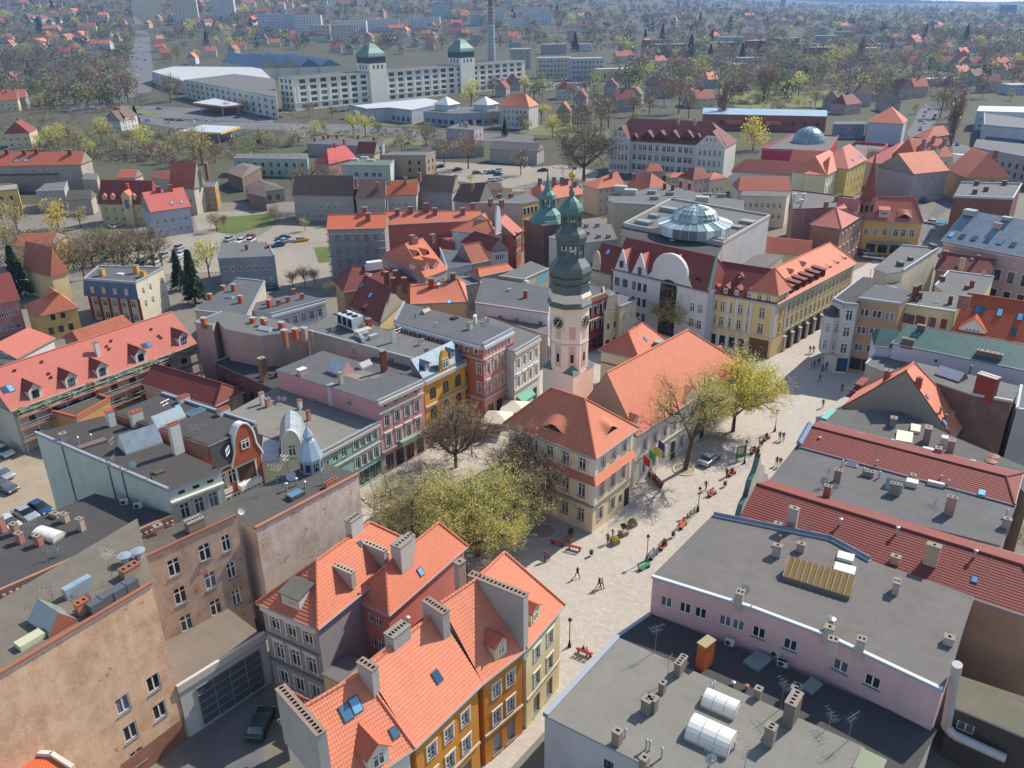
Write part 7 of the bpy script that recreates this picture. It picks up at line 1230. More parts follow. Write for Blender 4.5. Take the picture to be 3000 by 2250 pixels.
b = Gb('municipal_house', 'yellow street house with pinkish roof and skylights', 11.5, strip(11.5, 13, 'A4', 790, 1370, 'A4', 945, 1290), ('A4', 745, 1190), None, PL('cbb468', .25), T_PINK(), {0: [W(5, 3, 1.1, 1.9, 1.4, 3.4, 'wx', m=.5)]}, i2=2, far=True)
for x, y in ((825, 1300), (870, 1275), (885, 1270)): b.skylight('A4', x, y, 1.2, 1.4)
b = Fs('crimson box hall with rounded parapet under the steel dome', 10.5, ('A4', 90, 1215, 'A4', 625, 1235, 'A4', 705, 1110, 'A4', 350, 1090), 'b03a4c', BITG(), {0: [W(4, 1, 1.4, 1.4, 2, 3, 'wt', at=[.18, .3, .42, .6])]}, (0, 1, 2, 3), cop_h=.5, copm=flat('b0405a', .6), name='planetarium')
p_, _ = b.hit('A4', 465, 1150); dm = thing('steel_dome', 'grey ribbed steel dome on the crimson hall', 'dome', p_); R_ = np.linalg.norm(U('A4', 595, 1150, 10.5) - U('A4', 340, 1150, 10.5)) / 2; mb = MB(); mb.lathe((0, 0, 0), [(R_ * cos(t_), R_ * .95 * sin(t_)) for t_ in np.linspace(0, 1.5, 9)], 32, flat('7d949c', .4, .4)); link("shell", mb.mesh("shell", smooth=True), dm)
for k in range(16): mb = MB(); a = k * pi / 8; [mb.tube((R_ * cos(t0) * cos(a), R_ * cos(t0) * sin(a), R_ * .95 * sin(t0)), (R_ * cos(t1) * cos(a), R_ * cos(t1) * sin(a), R_ * .95 * sin(t1)), .12, .12, 4, flat('9fb2b8', .4, .4)) for t0, t1 in zip(np.linspace(0, 1.4, 7)[:-1], np.linspace(0, 1.4, 7)[1:])]; link("rib", mb.mesh("rib"), dm)
Gs('salmon brown roofed wing attached to the crimson hall', 9.0, ('A4', 310, 1310, 'A4', 620, 1325), 9, ('A4', 345, 1210), ('A4', 620, 1220), 'c4b9a8', T_RED(), None)
Fs('low crimson parapet hall beyond the poplars', 7.0, ('A4', 840, 1260, 'A4', 990, 1290, 'A4', 1105, 1190, 'A4', 850, 1170), 'b0304a', bitumen('8a8378'), None, (1, 2), cop_h=1.2, copm=flat('c0405a', .6), name='hall')
b = Fs('blue metal roofed brick hall with red awnings', 8.0, ('A3', 1545, 925, 'A4', 615, 945, 'A4', 615, 895, 'A3', 1550, 875), '9a5a48', seam_metal('8a9fae', .8), {0: [W(10, 1, 1.6, 2.0, 3, 3, 'dx')]}, (), name='hall'); o_, dr, L = b.outward(0)
for f in (.2, .36, .52): b.panel(0, L * f, L * (f + .13), 3.4, 5.2, tile('b5685a'), "awning", 3.0, 3.0)
b = Gb('house', 'pale lilac tall gabled house with narrow brown roof', 10.0, gq(10, 16, 'A4', 1025, 1345, 'A4', 1320, 1410), ('A4', 1170, 1245), None, PL('a89ca0', .25), T_NEW(), i1=0, i2=0, far=True, spec={0: [W(4, 3, 1, 1.6, 1.4, 3, 'wx')]})
b = Gb('house', 'cream corner house with red mansard gables at the crossing', 11.0, strip(11.0, 13, 'A4', 1340, 1290, 'A4', 1640, 1270), ('A4', 1280, 1120), ('A4', 1540, 1120), PL('c5bfb2', .25), T_RED(), {0: [W(6, 3, 1, 1.7, 1.4, 3.2, 'wx')]}, far=True, skew=True)
for x in (1405, 1500): b.dormer('A4', x, 1270, 3.0, 2.2, 1.4, (1.4, 1.2), PL('c9c9c4'), T_RED())
for x, y in ((1395, 1180), (1475, 1150), (1565, 1170)): b.chim('A4', x, y, 1.0, .9, 2.4, 2, PL('8f7a70'))
Gs('house with grey skylit roof behind the pink gable', 9.0, ('A4', 1080, 1330, 'A4', 1300, 1250), 8, ('A4', 1215, 1150), None, 'b0aca8', T_PINK(), None, i2=0)
b = Gb('house', 'blue white gabled house with dark brown verge on the side street', 10.0, gq(10, 18, 'A4', 940, 990, 'A4', 1240, 1005), ('A4', 1140, 865), None, PL('b3b9c6', .2), T_RED(), i1=0, i2=0, far=True)
Fs('violet row house with white porches', 7.0, ('A4', 665, 1010, 'A4', 925, 1010, 'A4', 930, 985, 'A4', 680, 985), '8d8ca0', BITG(), {0: [W(5, 2, 1.4, 1.6, 1, 3, 'wt')]}, (0,), name='row_house')
Fs('second violet row house with white porch beside the gable', 7.0, ('A4', 935, 1010, 'A4', 1200, 1010, 'A4', 1200, 985, 'A4', 940, 985), '8d8ca0', BITG(), {0: [W(5, 2, 1.4, 1.6, 1, 3, 'wt')]}, (0,), name='row_house')
b = Gb('house', 'brown half timbered house with orange gable roof at the right', 9.0, gq(9, 16, 'A4', 1745, 1440, 'A4', 2110, 1440), ('A4', 1925, 1240), None, PL('a58a70', .3), T_NEW(), i1=0, i2=0, far=True, spec={3: [W(2, 1, 1.2, 1.6, 6.2, 3, 'dx', m=4)]}); b.chim('A4', 1975, 1270, 1.4, 1, 2.2, 2, brick('8a4a3c'))
b = Fs('brick and grey flat roofed block with satellite dishes right of the lane', 12.0, ('A4', 1640, 1600, 'A4', 2120, 1620, 'A4', 2190, 1500, 'A4', 1700, 1490), '7d5448', BITG(), None, (0, 1, 2), cop_h=.5, copm=flat('aeb3b5'))
for x, y in ((1810, 1570), (1900, 1550), (2050, 1500), (1825, 1500)): b.chim('A4', x, y, 1.2, .9, 1.4, 2, PL('6d5448'))
Gs('street house with dark gable roof at the crossing', 8.0, ('A4', 1430, 1120, 'A4', 1610, 1090), 7, ('A4', 1480, 1040), ('A4', 1560, 1000), 'a87f68', T_RED(), (3, 2))
b = Fs('long flat roofed shop row at the right edge with parapets', 10.0, ('A4', 1800, 1200, 'A4', 2400, 1310, 'A4', 2400, 1190, 'A4', 1830, 1130), 'a59aa0', BITG(), {0: [W(10, 2, 1.1, 1.8, 2, 3.4, 'dx')]}, (0,), cop_h=.4)
b = Fs('white walled flat roofed shops farther right with murals', 9.0, ('A4', 1890, 1020, 'A4', 2350, 1060, 'A4', 2350, 980, 'A4', 1890, 920), 'b9bcc4', bitumen('8a8a8a'), {0: [W(6, 1, 2.4, 2.0, 2, 3, 'dt')]}, (0, 3), cop_h=.5); b.panel(0, 2, 18, 1.0, 4.4, flat('3f6a8f', .5), "mural", .05)
b = Fs('pale blue flat roofed store at the right edge', 9.5, ('A4', 1830, 905, 'A4', 2350, 920, 'A4', 2350, 870, 'A4', 1850, 860), 'b5bcc4', flat('b9c0c4', .5), {0: [W(8, 2, 1.4, 1.6, 1.6, 3.4, 'wt')]}, (0,))
# brick house with pointed turret and yellow house with eyebrow roof
b = Fs('pinkish brick house with stepped parapet and flat grey roof', 13.0, ('B4', 345, 325, 'B4', 690, 310, 'B4', 830, 225, 'B4', 330, 165), 'a9837a', BITG(), {0: [W(4, 3, 1.0, 1.5, 2.4, 3.4, 'wx', at=[.22, .45, .72])]}, (0, 2), cop_h=.35, copm=flat('8a4a40'), far=False)
for x, y in ((690, 250), (715, 235), (605, 300)): b.chim('B4', x, y, 1.0, .8, 1.6, 2, PL('a5724c'))
for x, y in ((345, 250), (400, 300), (420, 250)): b.vent('B4', x, y, 2.2, .35)
b2 = Gb('house', 'ornate red brick street house with half timbered gable', 12.5, strip(12.5, 8.0, 'B4', 735, 470, 'B4', 930, 345), ('B4', 690, 300), ('B4', 840, 235), brick('a0644e'), T_PINK(), {0: [W(6, 3, 1.1, 2.0, 1.6, 3.6, 'dxu', m=.4)]}, skew=True); b2.dormer('B4', 860, 360, 3.6, 1.6, 2.4, (1.4, 1.4), PL('c9ab90'), T_PINK())
c_ = b2.pts[1]; tw = thing('corner_turret', 'slender turret with dark pointed spire on the brick corner house', 'turret', (c_[0], c_[1], 11)); mb = MB(); mb.lathe((0, 0, 0), [(1.9, 0), (1.9, 5.0), (2.3, 5.2)], 8, brick('a0644e')); link("drum", mb.mesh("drum"), tw); mb = MB(); mb.lathe((0, 0, 0), [(2.5, 5.1), (2.0, 6.2), (1.2, 9.5), (.4, 14.5), (.05, 17.5)], 8, T_DK()); link("spire", mb.mesh("spire"), tw)
for k in range(8): mb = MB(); a = pi / 8 + k * pi / 4; mb.box((1.78 * cos(a), 1.78 * sin(a), 2.2), (.06, .7, 1.8), DARK(), a); link("lancet", mb.mesh("lancet"), tw)
b = Gb('house', 'yellow street house with eyebrow dormers and striped awning', 9.5, strip(9.5, 12, 'B4', 915, 400, 'B4', 1400, 425), ('B4', 935, 215), ('B4', 1330, 215), PL('d2b268', .25), T_RED(), {0: [W(6, 1, 1.2, 2.0, 5.4, 3, 'wxu', at=[.05, .21, .38, .58, .71, .86]), W(4, 1, 2.4, 2.6, .6, 3, 'dt')]}, skew=True); eyebrow(b, 'B4', 1245, 385, 4.0, 1.0, T_RED()); b.dormer('B4', 1075, 375, 2.6, 1.8, .5, (1.8, 1.0), PL('c5bfb0'), T_RED(), 'w3', 'shed'); o_, dr, L = b.outward(0); b.panel(0, L * .15, L * .85, 3.6, 3.75, flat('8f9aa0', .5), "awning", 2.4, 2.4); b.panel(0, L * .48, L * .52, 4.2, 9.2, STONE(), "pilaster", .15)
b = Fs('cream two storey rear house with red roof strip behind the hall', 9.5, ('B3', 1850, 205, 'B4', 290, 215, 'B4', 320, 180, 'B3', 1870, 160), 'cdc3ae', BITG(), {0: [W(7, 2, .9, 1.6, 2.6, 3.4, 'wx', m=.8)]}, ())
Gs('rust red roof above the cream rear house', 9.8, ('B3', 1830, 160, 'B4', 330, 160), 10, ('B3', 1850, 75), ('B4', 400, 20), 'c9bda8', T_RED(), None, i2=3)
Gs('red roofed low house with yellow wall beside the dome hall', 6.5, ('B4', 90, 650, 'B4', 470, 690), 7.5, ('B4', 130, 530), ('B4', 600, 575), 'd0c796', T_RED(), (2, 1), i2=0)
Fs('grey service roofs with dome light behind the arcades', 8.0, ('B3', 1800, 760, 'B4', 100, 800, 'B4', 260, 690, 'B3', 1880, 680), 'b0a898', BITG(), None, (0,))
# ================================================================== roads, car parks, lawns
def road(name, mat, z, L_, R_, n=5):
 mb = MB(); l = [UG(*p) for p in L_]; r = [UG(*p) for p in R_]; Z = lambda p: arr([p[0], p[1], terrain(p[0], p[1]) + z])
 for k in range(len(l) - 1):
  for j in range(n): a, c = j / n, (j + 1) / n; I = lambda q, f: Z(q[k] + (q[k + 1] - q[k]) * f); mb.poly([I(l, a), I(r, a), I(r, c), I(l, c)], mat, (arr([1., 0, 0]), arr([0, 1., 0])))
 return struct(name, mb)
S_ = lambda t, *q: [(t, q[i], q[i + 1]) for i in range(0, len(q), 2)]
AS = ground_mat('asphalt')
road('road', AS, .05, S_('A1', 1065, 130, 1095, 200, 1105, 300, 1075, 380, 1020, 520, 1000, 660, 930, 740, 700, 840, 520, 900), S_('A1', 1100, 130, 1160, 200, 1215, 300, 1220, 400, 1240, 560, 1225, 740, 1000, 820, 760, 900, 600, 930))
road('boulevard', AS, .09, S_('A1', 960, 890, 1400, 985, 'A2'and 2200, 1000) + S_('A2', 700, 1010, 1200, 1050, 2250, 1105), S_('A1', 960, 960, 1400, 1040, 2200, 1060) + S_('A2', 700, 1080, 1200, 1120, 2250, 1165))
road('road', AS, .06, S_('A4', 1385, 860, 1330, 960, 1260, 1090, 1290, 1120) + S_('A4', 1630, 1170, 1640, 1400, 1540, 1640) + S_('B4', 1360, 460, 1370, 600), S_('A4', 1520, 880, 1500, 980, 1440, 1080, 1440, 1130) + S_('A4', 1780, 1190, 1740, 1400, 1640, 1640) + S_('B4', 1450, 460, 1440, 600))
mk = MB(); a_, c_ = UG('A1', 960, 925), UG('A2', 1200, 1085)
for k in range(70): f = k / 70; p = a_ + (c_ - a_) * f; mk.box((p[0], p[1], .1), (3, .18, .012), flat('c9c8c2', .8), atan2(c_[1] - a_[1], c_[0] - a_[0]))
a_, c_ = UG('A4', 1650, 1255), UG('A4', 1770, 1265)
for k in range(9): p = a_ + (c_ - a_) * k / 8; mk.box((p[0], p[1], .07), (.6, 4.5, .012), flat('c9c8c2', .8), .2)
struct('road_marking', mk, 'stuff', 'white dashes and zebra stripes painted on the asphalt')
G_ = lambda t, *q: [UG(t, q[i], q[i + 1]) for i in range(0, len(q), 2)]
sheet("car_park", .03, ground_mat('lot'), [G_('B1', 740, 640, 1100, 560, 1760, 500, 1900, 560, 1800, 850, 1300, 850, 760, 760), G_('B1', 1560, 350, 2212, 330, 2212, 420, 1600, 500), G_('B2', 0, 560, 180, 440, 620, 480, 620, 980, 160, 960)])
sheet("car_park", .035, ground_mat('lot'), [G_('A2', 1450, 1310, 2230, 1360, 2230, 1560, 1480, 1460), G_('A3', 0, 1380, 400, 1340, 700, 1390, 650, 1560, 0, 1560)])
sheet("car_park", .04, AS, [G_('A3', 130, 560, 700, 640, 640, 740, 130, 730), G_('A1', 1000, 860, 2212, 900, 2212, 1000, 1000, 940)])
sheet("yard", .03, ground_mat('dirt'), [g0('C1', -300, 690, 'C1', 330, 690, 'C1', 460, 1250, 'C1', 100, 1400, 'C1', -300, 1400)])
sheet("lawn", .05, ground_mat('grass'), [G_('B1', 1730, 400, 2212, 350, 2212, 440, 1900, 520, 1760, 520), G_('B2', 0, 380, 120, 350, 200, 420, 60, 470), G_('B2', 470, 640, 600, 620, 600, 770, 510, 775), G_('B1', 740, 590, 960, 600, 900, 690, 760, 690)])
sheet("lawn", .06, ground_mat('verge'), [G_('A2', 830, 960, 1530, 970, 1530, 1030, 830, 1020), G_('A2', 450, 1060, 1400, 1120, 1400, 1180, 900, 1180), G_('A3', 1780, 760, 2212, 740, 2212, 900, 1800, 870), G_('A4', 0, 730, 900, 740, 860, 880, 0, 860), G_('A1', 0, 730, 300, 740, 260, 830, 0, 800), G_('A3', 60, 1010, 800, 1060, 780, 1130, 60, 1090), G_('A1', 940, 850, 1100, 870, 1400, 960, 1000, 920)])
sheet("yard_paving", .02, AS, [g0('D1', 1480, 1500, 'D2', 60, 1000, 'D2', 60, 1700, 'D1', 1500, 1700)])
# ================================================================== textile works
FW = PL('dcd8ca', .15)
q = strip(21.0, 18.0, 'A2', 295, 632, 'A2', 2178, 492)
fb = Fl('factory', 'vast pale factory front with five rows of windows across the boulevard', 21.0, q, FW, BIT(), {0: [W(26, 5, 4.8, 2.5, 1.2, 4.0, 'g4', m=3)], 3: [W(3, 5, 3.0, 2.7, 1.2, 4.0, 'g4', m=1)]}, [0, 3], far=True, cop_h=.4)
o_, dr, L = fb.outward(0); fb.band(0, 4.4, .5, .5, STONE()); fb.band(0, 20.2, .7, .8, STONE())
for k in range(27): fb.panel(0, 2.6 + k * (L - 6) / 26, 3.4 + k * (L - 6) / 26, 4.9, 20.2, FW, "pilaster", .15, .2)
for x0, x1, ye, yt, nm in ((820, 1030, 450, 322, 'left'), (1560, 1745, 410, 290, 'right')):
 a_, c_ = UV_('A2', x0 + 100, 560, q[0], q[1]), UV_('A2', x1, 560, q[0], q[1]); wd = 15.0; c = (a_ + c_) / 2 - arr([*(o_ * 5.5), 0]); ze, zt = zat(c, 'A2', (x0 + x1) / 2, ye), zat(c, 'A2', (x0 + x1) / 2, yt)
 tb = Bld('factory_tower', f'square factory tower with green copper helm roof, {nm} of the pair', [c[:2] + dr * s1 * wd / 2 + o_ * s2 * wd / 2 for s1, s2 in ((-1, 1), (1, 1), (1, -1), (-1, -1))], ze - 5, 0, FW, 'tower', True); tb.walls({0: [W(3, 2, 1.6, 2.8, 23, 5.2, 'g3', m=2)], 3: [W(3, 2, 1.6, 2.8, 23, 5.2, 'g3', m=2)]}); cu = flat('6a8a80', .6, .1, .4, .3); mb = MB(); C = arr([c[0], c[1], 0.]); a8 = atan2(dr[1], dr[0]) + pi / 4; rr = wd / 2 * 1.414; mb.lathe(C, [(rr * .98, ze - 5), (rr * .98, ze - 1), (rr * 1.03, ze - .8), (rr * 1.03, ze), (rr * .95, ze + (zt - ze) * .18), (rr * .55, ze + (zt - ze) * .5), (rr * .36, ze + (zt - ze) * .72), (.2, ze + (zt - ze) * .82)], 4, [flat('2c3a3a', .5)] + [cu] * 6, a8); tb.add("helm_roof", mb)
Fs('low pale factory wing with dark window bays and rooftop plant', 13.0, ('A1', 1490, 650, 'A2', 165, 790, 'A2', 150, 640, 'A1', 1900, 600), 'cfcbbe', BITG(), {0: [W(16, 3, 4.0, 2.2, 1.2, 3.9, 'g4', m=2)]}, (0,), name='factory_wing', cop_h=.4)
Fs('flat grey factory roofs with round vent at the street corner', 10.0, ('A1', 1225, 580, 'A1', 1490, 660, 'A1', 2200, 640, 'A1', 2100, 545, 'A1', 1400, 540), 'c9c5b8', flat('b0b2b0', .7), {0: [W(8, 2, 2.4, 2.0, 1.4, 4, 'g3')]}, (0,), name='factory_wing')
for k in range(4):
 x = 30 + k * 165; Gb('saw_tooth_hall', f'blue glazed saw tooth hall with pale gable, number {["one", "two", "three", "four"][k]} from the street side', 10.0, gq(10.0, 150, 'A2', x - 10, 556 - k * 6, 'A2', x + 165, 548 - k * 6), ('A2', x + 70, 470 + k * 3), None, PL('c5bfae', .2), seam_metal('3f5f78', 1.2), i1=0, i2=0, far=True, step=False, cat='factory hall')
p = UG('A2', 1910, 492); mb = MB(); z_ = [(4.6, 0)] + [(4.6 - .022 * z, z) for z in (20, 40, 60, 80, 98)]; st = thing('smokestack', 'tall banded brick smokestack beside the factory', 'chimney', p)
mb.lathe((0, 0, 0), z_, 20, [flat('a09a98', .8), flat('8d9aa0', .7), flat('8a6a60', .8), brick('7a5248'), brick('7a5248')]); link("stack", mb.mesh("stack", smooth=True), st)
for z in range(6, 60, 4): mb = MB(); r = 4.65 - .022 * z; mb.lathe((0, 0, z), [(r, 0), (r + .12, .1), (r + .12, .4), (r, .5)], 20, flat('b5b8ba', .5)); link("band", mb.mesh("band"), st)
b = Fs('white roofed supermarket with curved front before the factory', 7.0, ('A2', 750, 860, 'A2', 900, 895, 'A2', 1080, 885, 'A2', 1260, 905, 'A2', 1520, 850, 'A2', 1545, 830, 'A2', 1370, 797), 'a8aab0', flat('b9bab8', .6), {2: [W(4, 1, 2.4, 2.6, 1, 3, 'dt')]}, (0, 1, 2, 3), name='supermarket', cop_h=.9, copm=flat('8d93a0', .6))
b = Fs('blue grey store with two pyramid roof lights by the boulevard', 7.0, ('A2', 1355, 905, 'A2', 1620, 925, 'A2', 1985, 905, 'A2', 1900, 870, 'A2', 1500, 865), '9aa2ae', BITG(), {0: [W(5, 1, 3.0, 2.4, 1, 3, 'dt')], 1: [W(5, 1, 3.0, 2.4, 1, 3, 'dt')]}, (0, 1), name='store')
for x, y in ((1545, 890), (1860, 890)): p_, _ = b.hit('A2', x, y); mb = MB(); mb.box(p_, (10, 10, 3.4), PL('b5b8ba'), b.ang); mb.lathe(p_ + (0, 0, 3.4), [(8.4, 0), (.2, 4.2)], 4, flat('c0c4c6', .5), b.ang + .785); b.add("roof_pavilion", mb)
b = Gb('house', 'white corner villa with pinkish hipped roof and gable front by the boulevard', 12.0, strip(12.0, 14, 'A2', 1975, 860, 'A2', 2212, 870), ('A2', 2040, 765), ('A2', 2180, 755), PL('c0bdb6', .3), T_NEW(), {0: [W(6, 3, 1.4, 2, 1.4, 3.4, 'wx')]}, far=True, skew=True)
# petrol station canopies
for lab, q, h, c1 in (('flat white petrol station canopy with orange fascia', ('A1', 1560, 830, 'A1', 1810, 860, 'A1', 1985, 845, 'A1', 1740, 795), 6.5, 'c9803a'), ('blue white petrol station roof with yellow fascia by the trees', ('A1', 1440, 1062, 'A1', 1790, 1075, 'A1', 1945, 1025, 'A1', 1640, 1010), 6.0, 'd8a53a')):
 P_ = pts(h, *q); root = thing('petrol_station', lab, 'petrol station', (P_[0][0], P_[0][1], 0)); mb = MB(); mb.prism(P_, h - 1.0, h, flat(c1, .5), flat('b5b9bb', .5)); link("canopy", mb.mesh("canopy", (P_[0][0], P_[0][1], 0)), root); c = sum(P_) / 4
 for k in range(4): mb = MB(); m_ = P_[k] * .7 + c * .3; mb.box((m_[0], m_[1], 0), (.7, .7, h - 1), flat('b9b5ae')); link("post", mb.mesh("post", (P_[0][0], P_[0][1], 0)), root)
 mb = MB(); m_ = c + (P_[3] - P_[0]) * .3; mb.box((m_[0], m_[1], 0), (14, 7, 4), PL('8f5a4a' if c1[0] == 'c' else 'c5c5c2'), .1); link("kiosk", mb.mesh("kiosk", (P_[0][0], P_[0][1], 0)), root)
# ================================================================== far blocks and houses
def slab(t, x0, x1, yb, yt, label, wall='bcbab5', n=10, fl=5, rot=.12, dep=12., roof=None, name='apartment_block'):
 c = UG(t, (x0 + x1) / 2, yb); k = np.linalg.norm(c - arr([0, 0, CAM_H])); a, e = s(t, x0, yb), s(t, x1, yb); w = max(8, (e[0] - a[0]) / F_PX * k * .97); H_ = max(4, zat(c, t, (x0 + x1) / 2, yt) - c[2]); d = arr([cos(rot), sin(rot)]); nn = arr([-d[1], d[0]])
 P_ = [c[:2] - d * w / 2, c[:2] + d * w / 2, c[:2] + d * w / 2 + nn * dep, c[:2] - d * w / 2 + nn * dep]; fh = H_ / (fl + .35)
 b = Bld(name, label, P_, c[2] + H_, c[2] - 4, PL(wall, .25), 'building', True); b.walls({0: [W(n, fl, min(2.0, w / n * .55), fh * .5, 4 + fh * .4, fh, 'wt', m=.5)], 1: [W(2, fl, 1.2, fh * .45, 4 + fh * .4, fh, 'dp')]}); b.flat(roof or flat('a8a9a8', .7), [], th=.4); return b
for a in ((('A1', 1425, 1600, 195, -30), 'cream high rise with balconies on the hillside, nearer the road', 'c3b8a4', 8, 13), (('A1', 1735, 1900, 170, -30), 'second pale high rise on the hillside, nearer the factory', 'b9bcba', 8, 13),
          (('A2', 50, 320, 285, 115), 'white lilac slab block with red balcony stripes', 'b5b5bf', 12, 7), (('A2', 330, 530, 295, 125), 'white slab block with grey stair stripes', 'c0c2c2', 9, 7), (('A2', 450, 600, 330, 205), 'beige stepped flats before the white slabs', 'b5aa9a', 5, 4), (('A2', 625, 775, 345, 200), 'taller beige flats with round corner', 'b8ad9c', 5, 5),
          (('A2', 615, 890, 285, 170), 'brilliant white apartment slab behind the towers', 'd0d0ca', 14, 7), (('A2', 910, 1160, 255, 155), 'long white slab with grey top floor', 'c4c5c2', 13, 6), (('A2', 1235, 1485, 235, 140), 'pale blue white slab near the smokestack', 'b9c0c6', 11, 5), (('A2', 1430, 1575, 150, 35), 'teal grey tower flats on the slope', 'a0b0ac', 6, 7),
          (('A2', 1610, 1735, 130, 28), 'tan tower flats on the slope', 'b0a294', 6, 7), (('A2', 1110, 1275, 110, 30), 'grey white flats high on the slope', 'b0b2b2', 7, 5), (('A2', 1745, 1870, 205, 118), 'dim blue flats beside the smokestack', '9aa4ac', 6, 5), (('A2', 1915, 2005, 180, 60), 'pale flats just right of the smokestack', 'b9bcb6', 4, 7), (('A2', 2015, 2300, 245, 150), 'long pale slab in the row by the wood', 'bfc2c6', 14, 5),
          (('A3', 30, 300, 140, 60), 'upper pale slab in the row by the wood', 'bfc0bd', 12, 4), (('A3', 20, 310, 190, 100), 'middle pale slab in the row by the wood', 'b5b8ba', 12, 4), (('A3', 215, 480, 635, 470), 'pale office block with dark windows beside the factory, west half', 'b5b0a4', 9, 4), (('A3', 480, 740, 655, 475), 'bluish office block beside the factory, east half', 'a3a6a4', 8, 4), (('A3', 690, 1030, 660, 560), 'pale yellow store hall with big sign', 'cbc47e', 3, 1),
          (('A3', 1165, 1395, 470, 360), 'brown brick mill with long rows of windows', '8a7066', 10, 3), (('A3', 1080, 1220, 400, 325), 'maroon brick hall behind the mill', '7a4a4c', 5, 2), (('A3', 1605, 1790, 440, 345), 'dark brick factory with arched front', '7a5350', 6, 2), (('A3', 1910, 2060, 450, 330), 'crimson brick warehouse among the trees', '9a4a4c', 4, 3), (('A3', 0, 150, 560, 400), 'grey concrete tower house beside the factory end', 'a09a92', 3, 4),
          (('A3', 255, 440, 440, 360), 'plain grey brown flats near the wood', '9a918a', 6, 3), (('A3', 545, 645, 420, 355), 'small white flats among the trees', 'c0bdb5', 4, 3), (('A4', 455, 680, 470, 385), 'crimson flat hall among the yards', '84404c', 5, 2), (('A4', 690, 860, 470, 395), 'pale grey hall beside the crimson one', '9a9a9c', 5, 2), (('A4', 1440, 1690, 700, 640), 'grey blue flat house in the trees', '8f8f9a', 6, 2), (('A4', 920, 1030, 490, 390), 'pale gabled hall wall beside the poplar', 'b5ac9c', 3, 2), (('A4', 2100, 2240, 770, 690), 'white balcony house at the right edge', 'b9bcc4', 4, 3),
          (('A3', 1690, 1880, 350, 300), 'low pale depot on the plain', 'a8aaac', 6, 1), (('A4', 150, 380, 350, 310), 'long low red trimmed depot', '7d6468', 8, 1), (('A4', 540, 700, 340, 290), 'low tan shed on the plain', '9a9088', 5, 1), (('A4', 950, 1110, 400, 360), 'white roofed low shed on the plain', 'b0b4b6', 5, 1), (('A4', 1720, 1970, 175, 145), 'very long white shed on the horizon', 'c9ccce', 9, 1), (('A4', 700, 860, 300, 255), 'ochre shed beside the depot', 'a89a84', 4, 1), (('A4', 2030, 2130, 130, 40), 'dark block on the wooded horizon', '5a646c', 3, 3), (('A3', 1740, 1960, 570, 520), 'white roofed market hall in the park', 'c5c8ca', 8, 1), (('A3', 1830, 2010, 520, 470), 'low grey school hall in the park', 'a3a09c', 7, 1)): slab(*a[0], a[1], a[2], a[3], a[4], rot=rnd.uniform(-.05, .25))
p = UG('A3', 2190, 100); mb = MB(); wt_ = thing('water_tower', 'tall grey concrete tower on the horizon', 'tower', p); mb.lathe((0, 0, 0), [(9, -2), (9, 62), (10, 63), (10, 72)], 8, flat('7a848c', .9)); link("shaft", mb.mesh("shaft"), wt_)
ROOFN = {'salmon': T_NEW, 'red': T_RED, 'maroon': T_DK, 'rusty': T_OLD, 'brown': T_BRN}
WALLN = {'white': 'c5c3bd', 'cream': 'c9b998', 'grey': 'a09c96', 'ochre': 'c0a060', 'pinkish': 'b59a92', 'blue': '5f7fa5'}
PLACE = lambda x, y: ('on the wooded slope' if y < 60 else 'beyond the factory' if y < 130 else 'behind the boulevard' if y < 260 else 'near the old tree') if x < 1500 else ('in the far trees' if y < 90 else 'by the mill' if y < 180 else 'beside the park')
ORD = 'first second third fourth fifth sixth seventh eighth'.split()
def fhouse(t, x, y, w, roof, wall, L=11., h=6., rh=4.6, ang=None):
 c = UG(t, x, y); ang = rnd.choice((.1, .35, 1.4, 1.7)) + rnd.uniform(-.2, .2) if ang is None else ang; d = arr([cos(ang), sin(ang)]); n = arr([-d[1], d[0]]); P_ = [c[:2] + d * a_ * L / 2 + n * e * w / 2 for a_, e in ((-1, -1), (1, -1), (1, 1), (-1, 1))]; sx, sy = s(t, x, y)
 lab = f"{'small' if w < 9.5 else 'broad'} {wall} house with {'hipped ' if w > 11 else ''}{roof} roof {PLACE(sx, sy)}"; hp = 2.5 if w > 11 else 0.
 b = Bld('house', lab, P_, c[2] + h, c[2] - 2, PL(WALLN[wall], .25), 'house', True, 'distant houses'); sp = [W(3, 2, 1.2, 1.4, 3.1, 2.7, 'wt', m=.6)]; b.walls({k: sp for k in range(4) if b.outward(k, b.pts)[0][1] < -.1}, .3, top=b.h - .1); b.gable(ROOFN[roof](), rh=b.h + rh, i1=hp, i2=hp, step=False, gut=False); mb = MB(); cc = (b.R1 + b.R2) / 2; mb.box((cc[0], cc[1], cc[2] - .6), (1, .8, 1.8), brick('8f4a3e'), ang); b.add("chimney", mb)
 return b
